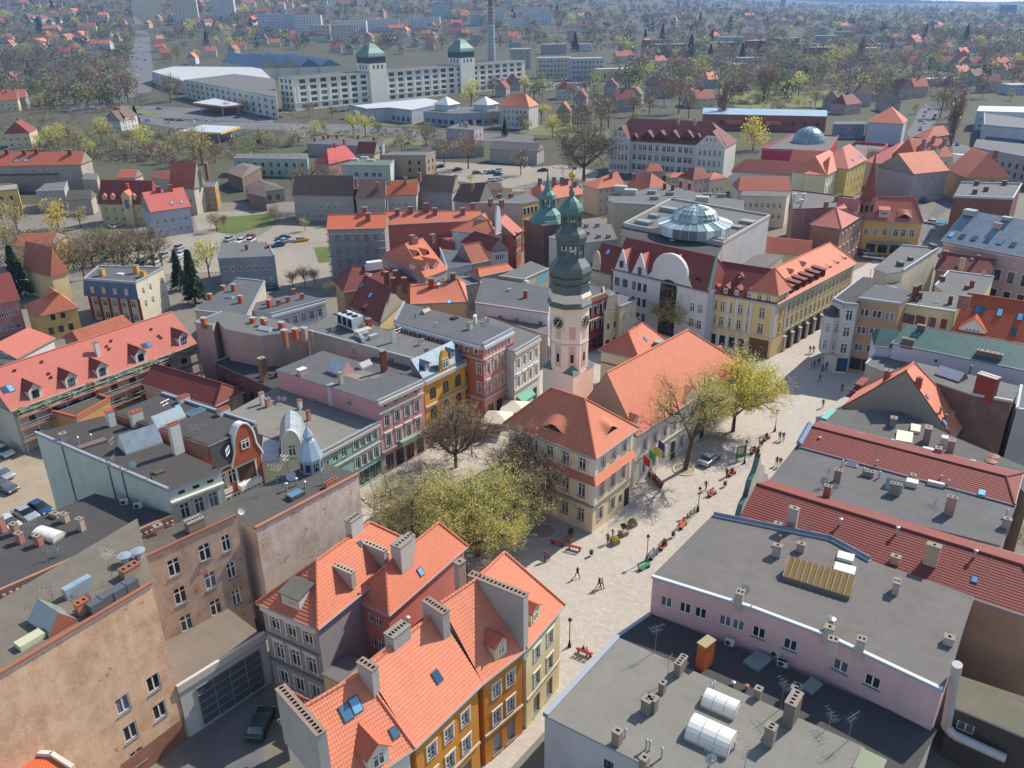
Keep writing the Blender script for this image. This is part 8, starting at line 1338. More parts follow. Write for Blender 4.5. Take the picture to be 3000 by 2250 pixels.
for t, rows in {'A1': '70 350 red white,95 400 red white,330 350 red cream,390 340 maroon grey,280 170 salmon cream,440 140 rusty cream,240 190 maroon grey,640 460 maroon grey,540 470 red pinkish,1000 210 red white,880 300 brown grey,960 330 brown ochre,690 180 brown blue,1290 180 red grey,1210 230 red cream,1300 350 salmon cream,1300 420 red cream,1570 520 salmon white,1350 480 ochre ochre,1720 460 salmon cream,1950 410 red cream,1900 440 rusty grey,1760 240 maroon grey,1900 250 brown grey,120 700 rusty ochre,90 900 red cream,150 880 salmon grey,200 1190 maroon cream,850 640 rusty grey,740 630 maroon grey,480 190 brown cream,640 60 brown grey,1000 1060 brown white,1010 1050 brown white,2150 360 red cream,60 190 maroon grey',
    'A2': '160 380 salmon cream,260 370 maroon grey,70 340 red cream,330 350 red pinkish,650 430 rusty grey,760 440 brown grey,1100 370 rusty grey,1180 440 maroon cream,1410 400 rusty grey,1440 320 maroon white,1530 250 red cream,1690 300 red pinkish,1290 380 grey grey,1380 310 salmon cream,1950 330 salmon grey,2100 380 brown grey,2000 780 maroon grey,2080 730 red grey,1780 330 brown grey,1100 320 brown grey,280 60 rusty cream',
    'A3': '40 360 salmon white,480 320 brown grey,880 510 salmon cream,930 490 red grey,1060 530 red cream,1320 570 maroon pinkish,1400 590 rusty grey,1590 720 salmon grey,1240 790 rusty grey,1000 840 brown cream,420 800 rusty white,560 860 maroon grey,420 1010 rusty ochre,560 990 brown white,1440 860 red blue,1530 870 rusty cream,900 900 maroon grey,800 780 maroon grey,980 270 red pinkish,760 160 salmon white,1060 100 salmon white,1170 150 rusty cream,1380 100 maroon grey,1190 540 salmon cream,680 360 grey white,1130 760 brown grey',
    'A4': '1330 380 red cream,1430 390 rusty grey,1250 460 rusty cream,1400 470 salmon pinkish,1800 420 red grey,1880 430 maroon pinkish,2010 560 salmon blue,1680 640 salmon grey,1200 800 maroon pinkish,1330 790 red pinkish,1910 750 maroon grey,1790 690 brown grey,1400 220 red grey,1300 310 brown grey,580 280 brown grey,1500 560 rusty cream,1600 570 salmon cream,1720 570 salmon cream,1830 570 salmon cream,1150 560 rusty cream,860 860 brown grey,640 880 maroon grey,760 920 maroon pinkish,1100 900 brown grey,2050 640 rusty cream'}.items():
 for r_ in rows.split(','):
  x, y, rf, wl = r_.split(); rf = {'ochre': 'rusty', 'grey': 'brown'}.get(rf, rf); fhouse(t, float(x), float(y), rnd.choice((9., 10.5, 12.)), rf, wl, rnd.choice((13., 15.)), rnd.choice((6., 7.5)), 5.4)
nh = 0
while nh < 165:
 x, y = rnd.uniform(-30, 3030), 14 + 190 * rnd.random() ** 1.2
 if (360 < x < 500) or (480 < x < 1560 and y > 128) or (x < 2060 and y > 160) or (y > 150 and 2180 < x < 2600): continue
 nh += 1; fhouse('F', x * 2212 / 3000, y * 2212 / 3000, rnd.choice((10., 12., 14.)), rnd.choice(('red', 'maroon', 'brown', 'rusty', 'salmon')), rnd.choice(('white', 'cream', 'grey', 'pinkish', 'white')), rnd.choice((15., 20., 30.)), rnd.choice((7., 9.5)), 5.5)
# ================================================================== trees
def quads(name, C, A, B, mats, idx=None):
 n = len(C); C, A, B = np.asarray(C), np.asarray(A), np.asarray(B); V = np.stack([C - A - B, C + A - B, C + A + B, C - A + B], 1).reshape(-1, 3); me = bpy.data.meshes.new(name); me.vertices.add(4 * n); me.vertices.foreach_set("co", V.ravel().astype(np.float32)); me.loops.add(4 * n); me.loops.foreach_set("vertex_index", np.arange(4 * n, dtype=np.int32)); me.polygons.add(n); me.polygons.foreach_set("loop_start", np.arange(0, 4 * n, 4, dtype=np.int32))
 for m in mats: me.materials.append(m)
 if idx is not None: me.polygons.foreach_set("material_index", np.asarray(idx, dtype=np.int32))
 me.update(calc_edges=True); return me
BARK = lambda: flat('6b5a4a', .95, 0, .1, .4)
TW = {'pale': 'c9b98c', 'bare': 'a68d74', 'grey': '93816f', 'red': 'a07d6c'}; LF = {'lime': 'd6d476', 'olive': 'c6bd80', 'yellow': 'e6da66', 'green': '9dab56', 'gold': 'dcc75c'}
def grow(seed, H, spread=.55, n=(6, 5, 5, 4), trunk=.28, up=.55, leaves=2.0, lsize=.13, tw=.022, droop=0.0, twc='bare', lf='lime', lean=0.0, narrow=1.0):
 R = np.random.RandomState(seed); mb = MB(); bk = BARK(); C, A, B, I = [], [], [], []
 def perp(d): return unit(np.cross(d, R.normal(size=3)))
 def br(p, d, l, r, lv):
  mid = p + d * l * .5 + R.normal(size=3) * l * .05; e = p + d * l + arr([0, 0, l * (.12 if droop == 0 else -droop)])
  if lv < 2: mb.tube(p, mid, r, r * .8, 6 if lv == 0 else 5, bk, False); mb.tube(mid, e, r * .8, r * .55, 6 if lv == 0 else 5, bk, False)
  elif lv == 2: mb.tube(p, e, r, r * .4, 3, bk, False)
  else:
   dd = e - p; C.append((p + e) / 2); A.append(dd / 2); B.append(perp(unit(dd)) * tw * .5); I.append(0)
   for k in range(3): s_ = unit(dd + R.normal(size=3) * l * .6) * l * .6; q_ = p + dd * R.uniform(.3, 1); C.append(q_ + s_ / 2); A.append(s_ / 2); B.append(perp(unit(s_)) * tw * .4); I.append(0)
   for k in range(R.poisson(leaves)): q_ = p + dd * R.uniform(.2, 1.15) + R.normal(size=3) * l * .22; a = unit(R.normal(size=3)); s_ = lsize * R.uniform(.6, 1.4); C.append(q_); A.append(a * s_); B.append(perp(a) * s_ * .7); I.append(1)
   return
  for k in range(n[lv + 1]):
   f = R.uniform(.35, 1.0) if lv else R.uniform(.75, 1); q_ = p + (e - p) * f; nd = d * .55 + R.normal(size=3) * spread * arr([1, 1, .7]) + arr([0, 0, up * (.35 if lv else .2) - droop * (lv > 0)]); br(q_, unit(nd), l * R.uniform(.5, .8), r * .55, lv + 1)
 base = np.zeros(3); top = arr([lean * H * .2, 0, H * trunk]); mb.tube(base - (0, 0, .3), top, H * .028, H * .02, 8, bk, False)
 for k in range(n[0]):
  a = 6.2832 * (k + R.uniform(-.3, .3)) / n[0]; d = unit(arr([cos(a) * spread * narrow * 1.3, sin(a) * spread * narrow * 1.3, up + .25])); br(top * R.uniform(.8, 1), d, H * .36 * R.uniform(.8, 1.15), H * .013, 0)
 br(top, unit(arr([lean, 0, 1.])), H * .38, H * .016, 0)
 return mb.mesh("trunk"), quads("crown", C, A, B, [flat(TW[twc], .95, 0, .1, .3), leafmat(LF[lf])], I)
def conifer(seed, H):
 R = np.random.RandomState(seed); mb = MB(); mb.tube((0, 0, -.3), (0, 0, H * .95), H * .02, .03, 6, BARK(), False); C, A, B = [], [], []
 for k in range(900):
  f = R.uniform(.08, 1) ** .8; r = H * .24 * (1 - f) + .1; a = R.uniform(0, 6.2832); d = arr([cos(a), sin(a), -.35]); p = arr([0, 0, H * f]) + d * r * R.uniform(.3, 1.0); C.append(p); A.append(unit(d) * H * .045); B.append(unit(np.cross(d, R.normal(size=3))) * H * .018)
 return mb.mesh("trunk"), quads("crown", C, A, B, [leafmat('3f4f34', .15, .4)])
def crown_tree(seed, H, lf, twc='bare', dens=520, width=.36, twigs=260, zlo=.25):
 R = np.random.RandomState(seed); mb = MB(); bk = BARK(); mb.tube((0, 0, -.5), (0, 0, H * .55), H * .022, H * .012, 5, bk, False)
 for k in range(7): a = R.uniform(0, 6.28); mb.tube((0, 0, H * R.uniform(.2, .5)), (cos(a) * H * width * .7, sin(a) * H * width * .7, H * R.uniform(.55, .85)), H * .009, H * .003, 3, bk, False)
 cl = [(R.normal(size=3) * arr([.5, .5, .42])) for _ in range(13)]; C, A, B, I = [], [], [], []
 for k in range(dens + twigs):
  c = cl[R.randint(13)]; p = c * .75 + R.normal(size=3) * .24; p *= min(1, 1.05 / max(.01, np.linalg.norm(p))); P_ = arr([p[0] * H * width, p[1] * H * width, H * (zlo + (1 - zlo) * (.5 + p[2] * .5))])
  if k < dens: a = unit(R.normal(size=3)); C.append(P_); A.append(a * H * .018 * R.uniform(.6, 1.4)); B.append(unit(np.cross(a, R.normal(size=3))) * H * .014); I.append(1)
  else: d = unit(P_ - arr([0, 0, H * .25]) + R.normal(size=3) * H * .06); C.append(P_); A.append(d * H * .06); B.append(unit(np.cross(d, R.normal(size=3))) * H * .0035); I.append(0)
 return mb.mesh("trunk"), quads("crown", C, A, B, [flat(TW[twc], .95, 0, .1, .3), leafmat(LF[lf] if lf in LF else lf)], I)
def put_tree(name, meshes, p, label, rz=0., sc=1.0, group=None, sz=1.0):
 r = thing(name, label, 'tree', p, rz, group); r.scale = (sc, sc, sc * sz); link("trunk", meshes[0], r); link("crown", meshes[1], r); return r
# the square
put_tree('willow_tree', grow(1, 13.5, .8, (10, 7, 7, 6), .16, .42, 9.0, .065, .02, lf='lime', twc='pale'), U('C2', 1800, 1600), 'large lime green spring tree in front of the town hall corner')
put_tree('willow_tree', grow(2, 12, .8, (9, 7, 7, 6), .16, .42, 4.0, .06, .02, lf='olive', twc='pale'), U('C2', 1290, 1530), 'wide brownish tree with first leaves beside the peeling wall')
put_tree('bare_tree', grow(3, 11, .75, (9, 6, 7, 6), .22, .5, .5, .07, .03, lf='olive'), U('C2', 1620, 880), 'leafless bushy tree before the pink and yellow tenements')
put_tree('bare_tree', grow(4, 13.5, .72, (9, 6, 7, 6), .25, .5, .6, .07, .03, lf='olive'), U('C3', 170, 1240), 'leafless brown tree against the cream town hall side')
put_tree('maple_tree', grow(5, 14, .5, (5, 5, 6, 6), .38, .7, 4.0, .062, .02, lf='lime', lean=.25, twc='pale'), U('C3', 1400, 900), 'tall split trunk tree in round kerb before the town hall wing')
put_tree('maple_tree', grow(6, 12.5, .66, (9, 6, 7, 6), .25, .6, 10.0, .075, .022, lf='yellow'), U('C3', 1790, 590), 'bright yellow green flowering tree at the end of the wing')
put_tree('willow_tree', grow(7, 12.5, .75, (9, 6, 7, 6), .2, .55, 3.0, .085, .03, lf='yellow'), U('B3', 1330, 1330), 'yellowish spring tree between the annex and the gabled store')
old = grow(8, 24, .8, (8, 6, 5, 4), .25, .35, 0, .1, .12, twc='grey'); put_tree('old_oak', old, UG('A3', 580, 1475), 'huge bare spreading old tree before the white school')
b1 = grow(9, 14, .6, (6, 4, 4, 4), .25, .6, .2, .1, .045, twc='bare'); b2 = grow(10, 13, .55, (5, 4, 4, 4), .3, .65, .8, .1, .045, lf='olive', twc='grey')
V = {'lime': [crown_tree(20 + k, 12, 'lime', width=.4) for k in range(3)], 'olive': [crown_tree(30 + k, 12, 'olive', dens=330, twigs=420) for k in range(2)], 'gold': [crown_tree(40, 12, 'gold', width=.46, zlo=.1, dens=800)], 'bare': [crown_tree(50 + k, 13, 'olive', dens=40, twigs=650, twc='bare') for k in range(2)] + [crown_tree(53, 13, 'olive', dens=90, twigs=600, twc='grey')], 'red': [crown_tree(56, 12, 'olive', dens=30, twigs=650, twc='red')],
     'poplar': [crown_tree(60, 20, 'olive', dens=60, twigs=800, width=.12, zlo=.08, twc='red')], 'fir': [conifer(70, 13)], 'mid': [b1, b2], 'white': [crown_tree(75, 8, 'cfc8bd', dens=600, width=.55, zlo=.08)]}
WORDS = {'lime': 'fresh lime green tree', 'olive': 'olive brown budding tree', 'gold': 'golden yellow willow', 'bare': 'leafless brown tree', 'red': 'reddish leafless tree', 'poplar': 'slim bare poplar', 'fir': 'dark conifer', 'mid': 'leafless branching tree', 'white': 'white blossoming bush'}
NEAR = {'A1': 'by the petrol stations and left streets', 'A2': 'between the factory and the brown terraces', 'A3': 'round the school and mill', 'A4': 'in the park and right streets', 'B1': 'round the left car park', 'B2': 'behind the netted house', 'C4': 'at the right yard'}
def T(t, rows):
 for r_ in rows.split(','):
  f = r_.split(); k, x, y, H_ = f[0], float(f[1]), float(f[2]), float(f[3]); v = V[k]; put_tree('poplar_tree' if k == 'poplar' else 'fir_tree' if k == 'fir' else 'bush' if k == 'white' else 'tree', rnd.choice(v), UG(t, x, y), f'{WORDS[k]} {NEAR[t]}', rnd.uniform(0, 6.28), H_ / (20 if k == 'poplar' else 8 if k == 'white' else 13 if k in ('fir', 'mid') else 12), f'{WORDS[k]}s {NEAR[t]}')
T('B1', 'mid 540 960 11,mid 690 890 10,mid 760 800 9,mid 930 780 9,mid 1010 790 9,mid 1250 780 10,mid 1320 800 8,mid 460 930 11,mid 350 900 10,bare 250 780 9,lime 1700 880 10,fir 180 1040 13,fir 1590 1095 13,fir 1470 1000 10,gold 480 480 10,olive 150 520 11,olive 660 480 8,olive 60 620 9,fir 20 1340 9,fir 130 1260 6,mid 600 800 8,mid 850 720 8,mid 1130 720 8,bare 1760 500 6,red 1820 480 5,olive 30 440 9')
T('B2', 'mid 430 330 15,mid 640 340 15,mid 520 380 12,red 400 960 6,red 300 960 5,olive 400 500 5,bare 160 440 6,red 480 950 5,olive 600 1050 4')
T('C4', 'olive 2230 1650 6')
T('A1', 'lime 480 1210 13,lime 420 1180 10,lime 820 1140 14,lime 1180 1240 14,olive 1640 1330 19,olive 1580 1300 13,lime 740 1280 9,olive 330 890 13,lime 110 740 12,bare 1040 830 24,bare 720 890 18,bare 1385 830 20,bare 1440 820 16,olive 450 790 13,olive 560 780 13,fir 1110 1010 11,lime 1600 480 14,lime 1760 380 15,lime 1850 330 14,olive 300 760 12,bare 630 780 15,bare 860 540 18,bare 540 620 17,bare 650 640 18,fir 250 610 15,bare 880 640 14,olive 920 560 16,bare 1440 500 20,olive 950 1230 10,olive 1060 1290 9,olive 1350 1330 11,bare 1240 1300 9,olive 640 1220 11,lime 250 1180 9,olive 1450 1250 12,bare 1750 1330 9,bare 1980 930 10,olive 2120 1190 9,bare 1840 930 8,olive 880 1170 12,lime 330 1210 8,olive 560 1130 10')
T('A2', 'bare 1720 1370 15,bare 1525 1345 13,bare 2145 1425 11,lime 1745 890 20,lime 790 1090 13,lime 890 1115 13,olive 1180 1225 10,bare 620 960 8,white 350 1180 12,bare 1380 1200 12,fir 2015 1110 9,lime 480 1110 9,olive 560 1090 8,bare 1910 1050 10,olive 2170 1050 10,olive 2160 650 12,lime 2180 760 14,bare 1000 1100 7,olive 300 1190 8,bare 1920 770 14,olive 1800 1000 8,bare 430 950 9,olive 130 1200 8,fir 30 1180 7,red 90 900 9,lime 1740 1490 4')
T('A3', 'poplar 1700 1020 26,gold 1950 1225 16,bare 720 1060 18,bare 780 1040 18,bare 530 1055 15,bare 560 1040 13,bare 1110 930 16,bare 2040 825 24,bare 1800 790 18,bare 1870 770 18,lime 240 1000 13,lime 330 1115 12,lime 100 760 11,bare 680 960 17,bare 980 950 14,bare 1350 920 22,bare 1430 960 15,olive 1530 580 18,lime 1440 730 12,olive 1480 690 12,lime 860 390 18,lime 1120 590 12,lime 1230 590 10,bare 1470 470 20,olive 1580 560 16,lime 1820 860 7,lime 1930 880 6,lime 1010 960 5,lime 460 1080 6,olive 200 980 11,bare 1230 860 14,bare 500 830 13,bare 2080 560 17,olive 1350 470 12,fir 1620 560 10,olive 980 700 12,olive 130 1080 8,bare 100 1060 9')
T('A4', 'lime 380 790 18,lime 270 810 14,lime 380 880 8,lime 820 820 12,lime 1110 670 13,olive 520 870 14,bare 100 830 24,bare 760 640 18,bare 1220 590 17,bare 560 680 17,bare 1530 960 17,bare 1630 1000 16,poplar 1620 1180 26,poplar 880 500 30,poplar 1130 480 24,olive 700 700 14,olive 900 760 15,olive 970 740 14,lime 1270 640 12,olive 1330 930 8,bare 1580 880 14,olive 640 720 13,lime 950 560 12,bare 420 640 14,olive 1180 560 13,lime 2150 560 16,bare 2150 640 17,lime 1960 600 12,olive 1880 640 12,bare 940 1420 10,bare 970 1440 10,olive 1700 930 10,bare 240 620 16,lime 300 520 14,olive 2100 820 8,bare 1050 800 9,olive 860 690 15,bare 1000 690 13,olive 320 690 12,lime 690 500 13')
# tree cover farther out: single trees that can be told apart, then the woods
n_ = 0
for k in range(900):
 if n_ >= 120: break
 x, y = rnd.uniform(-20, 3020), 20 + 175 * rnd.random() ** 1.1; p = UG('F', x * 2212 / 3000, y * 2212 / 3000)
 if (380 < x < 470 and y > 40) or (700 < x < 1680 and y > 105) or (2300 < x < 2420 and y > 80): continue
 kd = rnd.choice(('lime', 'olive', 'bare', 'bare', 'olive', 'red', 'fir')); n_ += 1; side = 'left of the smokestack' if x < 1430 else 'right of the smokestack'
 put_tree('fir_tree' if kd == 'fir' else 'tree', rnd.choice(V[kd]), p, f'far {WORDS[kd]} on the outskirts {side}', rnd.uniform(0, 6.28), rnd.uniform(1.4, 2.2), f'far {WORDS[kd]}s {side}')
def woods():
 R = np.random.RandomState(5); C, A, B, I = [], [], [], []; mats = [leafmat('75695e', .2), leafmat('857863', .2), leafmat('8f8f58', .3), leafmat('6d7a50', .25), leafmat('a8a650', .35), leafmat('46543e', .15)]
 n = 0; HP = arr([(o.location.x, o.location.y) for o in COL.objects if o.parent is None and o.location.y > 350 and o.get('category') in ('house', 'building')])
 while n < 5400:
  u = R.uniform(); y = 330 + 4400 * u ** 1.6; x = R.uniform(-.72, .72) * (y + 100)
  g_ = mnoise.noise(Vector((x * .006, y * .006, 3.1)))
  if y < 600 and g_ < -.1: continue
  if g_ < -.42: continue
  px = P_pix(x, y)
  if px is None: continue
  sx, sy = px
  if (430 < sx < 1560 and 150 < sy < 330) or (1550 < sx < 1800 and 160 < sy < 275) or (sy > 330) or (390 < sx < 480 and sy < 300) or (1700 < sx < 2120 and sy > 300) or (1500 < sx < 3000 and sy > 300): continue
  if len(HP) and np.any((np.abs(HP[:, 0] - x) < 13) & (y - HP[:, 1] < 9) & (y - HP[:, 1] > -45)): continue
  n += 1; z = terrain(x, y); H_ = R.uniform(11, 22); m = R.choice(6, p=(.36, .3, .1, .09, .04, .11)); q = 130 if y < 1000 else 60 if y < 1500 else 26 if y < 2500 else 14; sc = H_ * (.032 if y < 1000 else .05 if y < 1500 else .085 if y < 2500 else .12); w = H_ * .5
  pt = R.normal(size=(q, 3)) * .42; pt = pt / np.maximum(1, np.linalg.norm(pt, axis=1))[:, None]; a = R.normal(size=(q, 3)); a /= np.linalg.norm(a, axis=1)[:, None]; c = np.cross(a, R.normal(size=(q, 3))); c /= np.linalg.norm(c, axis=1)[:, None]
  C.append(np.stack([x + pt[:, 0] * w, y + pt[:, 1] * w, z + H_ * (.58 + pt[:, 2] * .42)], 1)); A.append(a * sc); B.append(c * sc); I += [m] * q
  C.append(arr([[x, y, z + H_ * .25]])); A.append(arr([[0, 0, H_ * .28]])); B.append(arr([[H_ * .02, 0, 0]])); I.append(0)
 for t_, x0, x1, y0, y1, k in (('A1', 250, 2200, 1080, 1330, 420), ('B1', 20, 1300, 520, 800, 160), ('A1', 0, 1000, 560, 900, 260), ('A2', 0, 1500, 1060, 1200, 120), ('A3', 1500, 2212, 620, 900, 160), ('A4', 0, 1100, 560, 860, 200), ('A1', 0, 700, 900, 1200, 80)):
  for j in range(k):
   p = UG(t_, R.uniform(x0, x1), R.uniform(y0, y1)); H_ = R.uniform(1.5, 4.5); q = 40; pt = R.normal(size=(q, 3)) * .45; a = R.normal(size=(q, 3)); a /= np.linalg.norm(a, axis=1)[:, None]; c = np.cross(a, R.normal(size=(q, 3))); c /= np.linalg.norm(c, axis=1)[:, None]; C.append(p + pt * arr([H_, H_, H_ * .5]) * .7 + arr([0, 0, H_ * .4])); A.append(a * H_ * .07); B.append(c * H_ * .06); I += [int(R.choice(6, p=(.3, .25, .2, .15, .05, .05)))] * q
 o = link("woods", quads("woods", np.concatenate(C), np.concatenate(A), np.concatenate(B), mats, I)); o["kind"] = "stuff"; o["label"] = 'brown and green spring woods spreading between the outer houses'
def P_pix(x, y, z=None):
 c = RW.T @ arr([x, y, (terrain(x, y) if z is None else z) - CAM_H]); return None if c[2] < 1 else (CX + F_PX * c[0] / c[2], CY + F_PX * c[1] / c[2])
woods()
def ridge():
 mb = MB(); m = ground_mat('grass'); R = np.random.RandomState(3); N_ = 60; xs = np.linspace(-4200, 5600, N_); f = lambda x: 22 + 80 * exp(-((x - 2700) / 620.) ** 2) + 34 * exp(-((x + 2000) / 1500.) ** 2) + 20 * exp(-((x - 1500) / 420.) ** 2) + 5 * sin(x * .011)
 for k in range(N_ - 1):
  a, c = xs[k], xs[k + 1]; mb.poly([(a, 6600, 5), (c, 6600, 5), (c, 7300, f(c)), (a, 7300, f(a))], m); mb.poly([(a, 7300, f(a)), (c, 7300, f(c)), (c, 8000, 5), (a, 8000, 5)], m)
 o = link("hills", mb.mesh("hills", smooth=True)); o["kind"] = "structure"
 n = 9000; x = R.uniform(-4200, 5600, n); t_ = R.uniform(.3, 1.1, n); C = np.stack([x, 6600 + 700 * t_, arr([5 + (f(v) - 5) * min(1, w) for v, w in zip(x, t_)]) + 6], 1); a = R.normal(size=(n, 3)); a /= np.linalg.norm(a, axis=1)[:, None]; c = np.cross(a, R.normal(size=(n, 3))); c /= np.linalg.norm(c, axis=1)[:, None]
 o = link("forest", quads("forest", C, a * 13, c * 11, [leafmat('3f4a3a', .15)])); o["kind"] = "stuff"; o["label"] = 'dark forest covering the hills on the horizon'
ridge()
# air
mb = MB(); mb.box((0, 4540, -6), (26000, 9300, 162), DARK()); hz = link("haze", mb.mesh("haze")); hz["kind"] = "stuff"
hm = bpy.data.materials.new("haze"); hm.use_nodes = True; hn = hm.node_tree; hn.nodes.remove(hn.nodes["Principled BSDF"]); pv = hn.nodes.new("ShaderNodeVolumePrincipled"); pv.inputs["Color"].default_value = (.36, .58, 1.0, 1); pv.inputs["Density"].default_value = .0001; pv.inputs["Anisotropy"].default_value = .2
hn.links.new(pv.outputs[0], hn.nodes["Material Output"].inputs["Volume"]); hz.data.materials.clear(); hz.data.materials.append(hm)
# ================================================================== cars
_CM = {}
def car_meshes(kind):
 if kind in _CM: return _CM[kind]
 L, Wd, H_, hood, cab = {'hatch': (4.1, 1.75, 1.48, .9, .35), 'sedan': (4.6, 1.8, 1.44, 1.1, .8), 'van': (4.9, 1.95, 2.0, .7, .05)}[kind]; hl = L / 2
 body = [(-hl, .35), (-hl, .78), (-hl + .1, .92), (hl - hood, .95), (hl - .12, .78), (hl, .62), (hl, .35)]; roof = [(-hl + cab, .93), (-hl + cab + .35, H_ - .04), (-hl + cab + .7, H_), (hl - hood - .95, H_ - .02), (hl - hood - .05, .94)]
 def ext(prof, w0, w1, nm):
  v = []; n = len(prof); z0, z1 = min(z for _, z in prof), max(z for _, z in prof)
  for sd in (-1, 1): v += [(x, sd * (w0 + (w1 - w0) * (z - z0) / (z1 - z0)) / 2, z) for x, z in prof]
  f = [tuple(range(n))[::1], tuple(range(n, 2 * n))[::-1]] + [(i, n + i, n + (i + 1) % n, (i + 1) % n) for i in range(n)]; me = bpy.data.meshes.new(nm); me.from_pydata(v, [], f); bm = bmesh.new(); bm.from_mesh(me); bmesh.ops.recalc_face_normals(bm, faces=bm.faces); bmesh.ops.bevel(bm, geom=list(bm.edges), offset=.045, segments=2, affect='EDGES', profile=.6); bm.to_mesh(me); bm.free(); me.polygons.foreach_set("use_smooth", [True] * len(me.polygons)); return me
 bo, gl = ext(body, Wd, Wd * .96, "body"), ext(roof, Wd * .92, Wd * .74, "windows"); gl.materials.append(glass('15191d', .05)); rp = [(x * .97 + (.0 if x < 0 else -.02), z) for x, z in roof[1:4]]; mb = MB(); tz = H_ + .012; mb.box(((roof[1][0] + roof[3][0]) / 2 + .05, 0, tz - .05), (roof[3][0] - roof[1][0] - .1, Wd * .72, .05), DARK()); rf = mb.mesh("roof_panel"); mb = MB(); mb.tube((0, -.11, 0), (0, .11, 0), .32, .32, 14, flat('1c1c1e', .8)); wh = mb.mesh("wheel"); mb = MB(); mb.tube((0, -.125, 0), (0, .125, 0), .19, .19, 10, flat('9a9da0', .3, .7)); rm = mb.mesh("rim"); mb = MB(); mb.box((0, 0, 0), (.06, .34, .14), flat('d8dadc', .2)); hd = mb.mesh("headlight"); _CM[kind] = (bo, gl, rf, wh, rm, hd, L, Wd, H_); return _CM[kind]
_PM = {}
def car(p, rz, col, kind, label, group='parked cars', far=False):
 bo, gl, rf, wh, rm, hd, L, Wd, H_ = car_meshes(kind); r = thing('car', label, 'car', p, rz, group); k = (kind, col)
 if k not in _PM:
  pm = flat(col, .25, .35, .5, .03); b_, r_ = bo.copy(), rf.copy(); b_.materials.clear(); b_.materials.append(pm); r_.materials.clear(); r_.materials.append(pm); _PM[k] = (b_, r_)
 link("body", _PM[k][0], r); link("windows", gl, r); link("roof_panel", _PM[k][1], r)
 if not far:
  for x in (-.3, .3):
   for y in (-.5, .5): w = link("wheel", wh, r, (x * L, y * (Wd - .16), .32)); link("rim", rm, w)
  for y in (-.36, .36): link("headlight", hd, r, (L / 2 - .03, y * Wd, .6))
 return r
CN = {'silver': 'a9adb2', 'white': 'd3d3d0', 'black': '1d1f23', 'blue': '33517d', 'grey': '5c6065', 'red': '8a2a26', 'yellow': 'd8a428', 'green': '2f4a3f'}
car(U('C3', 1595, 835), radians(50), CN['silver'], 'sedan', 'silver saloon car parked beneath the trees on the square')
for x, y, a, c, k, lb in ((30, 780, 155, 'white', 'hatch', 'white hatchback in the yard below the scaffold'), (30, 960, 155, 'silver', 'hatch', 'silver hatchback in the left yard, upper of two'), (45, 1065, 158, 'grey', 'sedan', 'grey saloon in the left yard beside the silver hatchback'), (330, 1240, 155, 'blue', 'hatch', 'blue estate car tight against the pale green wall'), (215, 1285, 152, 'silver', 'sedan', 'pale blue silver car beside the blue estate'), (80, 1360, 150, 'white', 'sedan', 'white saloon nearest the dark flat roof')): car(U('C1', x, y), radians(a - 185), CN[c], k, lb)
car(U('D1', 2120, 1330), 1.5, CN['green'], 'hatch', 'dark car in the shaded courtyard by the chimney wall')
ccount = {}
def cars(t, place, rows, az):
 for r_ in rows.split(','):
  f = r_.split(); c = f[2]; kd = rnd.choice(('hatch', 'sedan', 'hatch')); lb = f'{c} {"saloon" if kd == "sedan" else "hatchback"} {place}'; n = ccount[lb] = ccount.get(lb, 0) + 1; car(UG(t, float(f[0]), float(f[1])), az + rnd.uniform(-.15, .15) + (pi if rnd.random() < .5 else 0), CN[c], kd, lb, f'{c} cars {place}', True)
cars('B1', 'on the gravel car park', '1240 650 white,1455 640 silver,1150 650 black,1460 695 white,1435 745 silver,1275 750 grey,1325 715 silver,1275 770 white,795 700 black,945 470 white,1140 760 black,1865 590 silver,1950 585 white,2025 560 red,2035 590 white', 1.35)
cars('B2', 'in the lane by the netted house', '220 570 blue,240 600 silver,370 590 yellow,180 620 blue,120 985 blue', .5)
cars('A2', 'in the car park below the warehouse', '1490 1370 black,1630 1390 black,1790 1410 grey,1860 1410 white,1910 1420 blue,1960 1395 white,1960 1430 blue,1915 1475 white,1960 1480 silver,1220 1180 blue,1370 1185 silver', .6)
cars('A2', 'outside the factory', '60 950 black,190 960 grey,290 935 silver,640 915 black,700 910 blue,760 905 grey,380 1050 black,230 920 white', .4)
cars('A1', 'on the hill road', '1105 560 white,1110 610 white,1130 390 grey,1195 350 black,1140 330 white,1160 440 white,1175 490 black,1120 480 blue,1150 570 silver,1090 390 silver,1140 290 white', 1.75)
cars('A1', 'by the petrol stations', '1200 990 silver,1360 1000 white,1390 985 black,1460 985 blue,1580 985 silver,1670 990 white,1360 980 red,1290 890 blue,2140 960 black,1920 960 black,1030 1080 white,1910 1110 silver', .3)
cars('A3', 'in the row of parked cars by the office', ','.join(f'{150 + k * 26} {722 - k * 2.2:.0f} {rnd.choice(("silver", "white", "black", "blue", "grey", "red"))}' for k in range(17)), 1.2)
cars('A4', 'along the right side street', '1410 870 white,1445 890 blue,1410 920 silver,1400 950 white,1370 990 blue,1405 1000 white,1370 1060 blue,1395 1090 blue,1480 970 black,1490 945 grey,1380 1030 white,1580 960 white,1670 1180 blue,1590 1570 black,1400 1640 blue', 1.15)
cars('B4', 'by the planted corner', '885 680 red,920 700 white,965 715 white,1015 735 white,1455 440 white', -.5)
cars('A3', 'on the streets near the school', '250 1390 black,680 1530 silver,1070 900 white,1230 880 silver,620 600 silver,420 1150 grey,1250 870 white', .3)
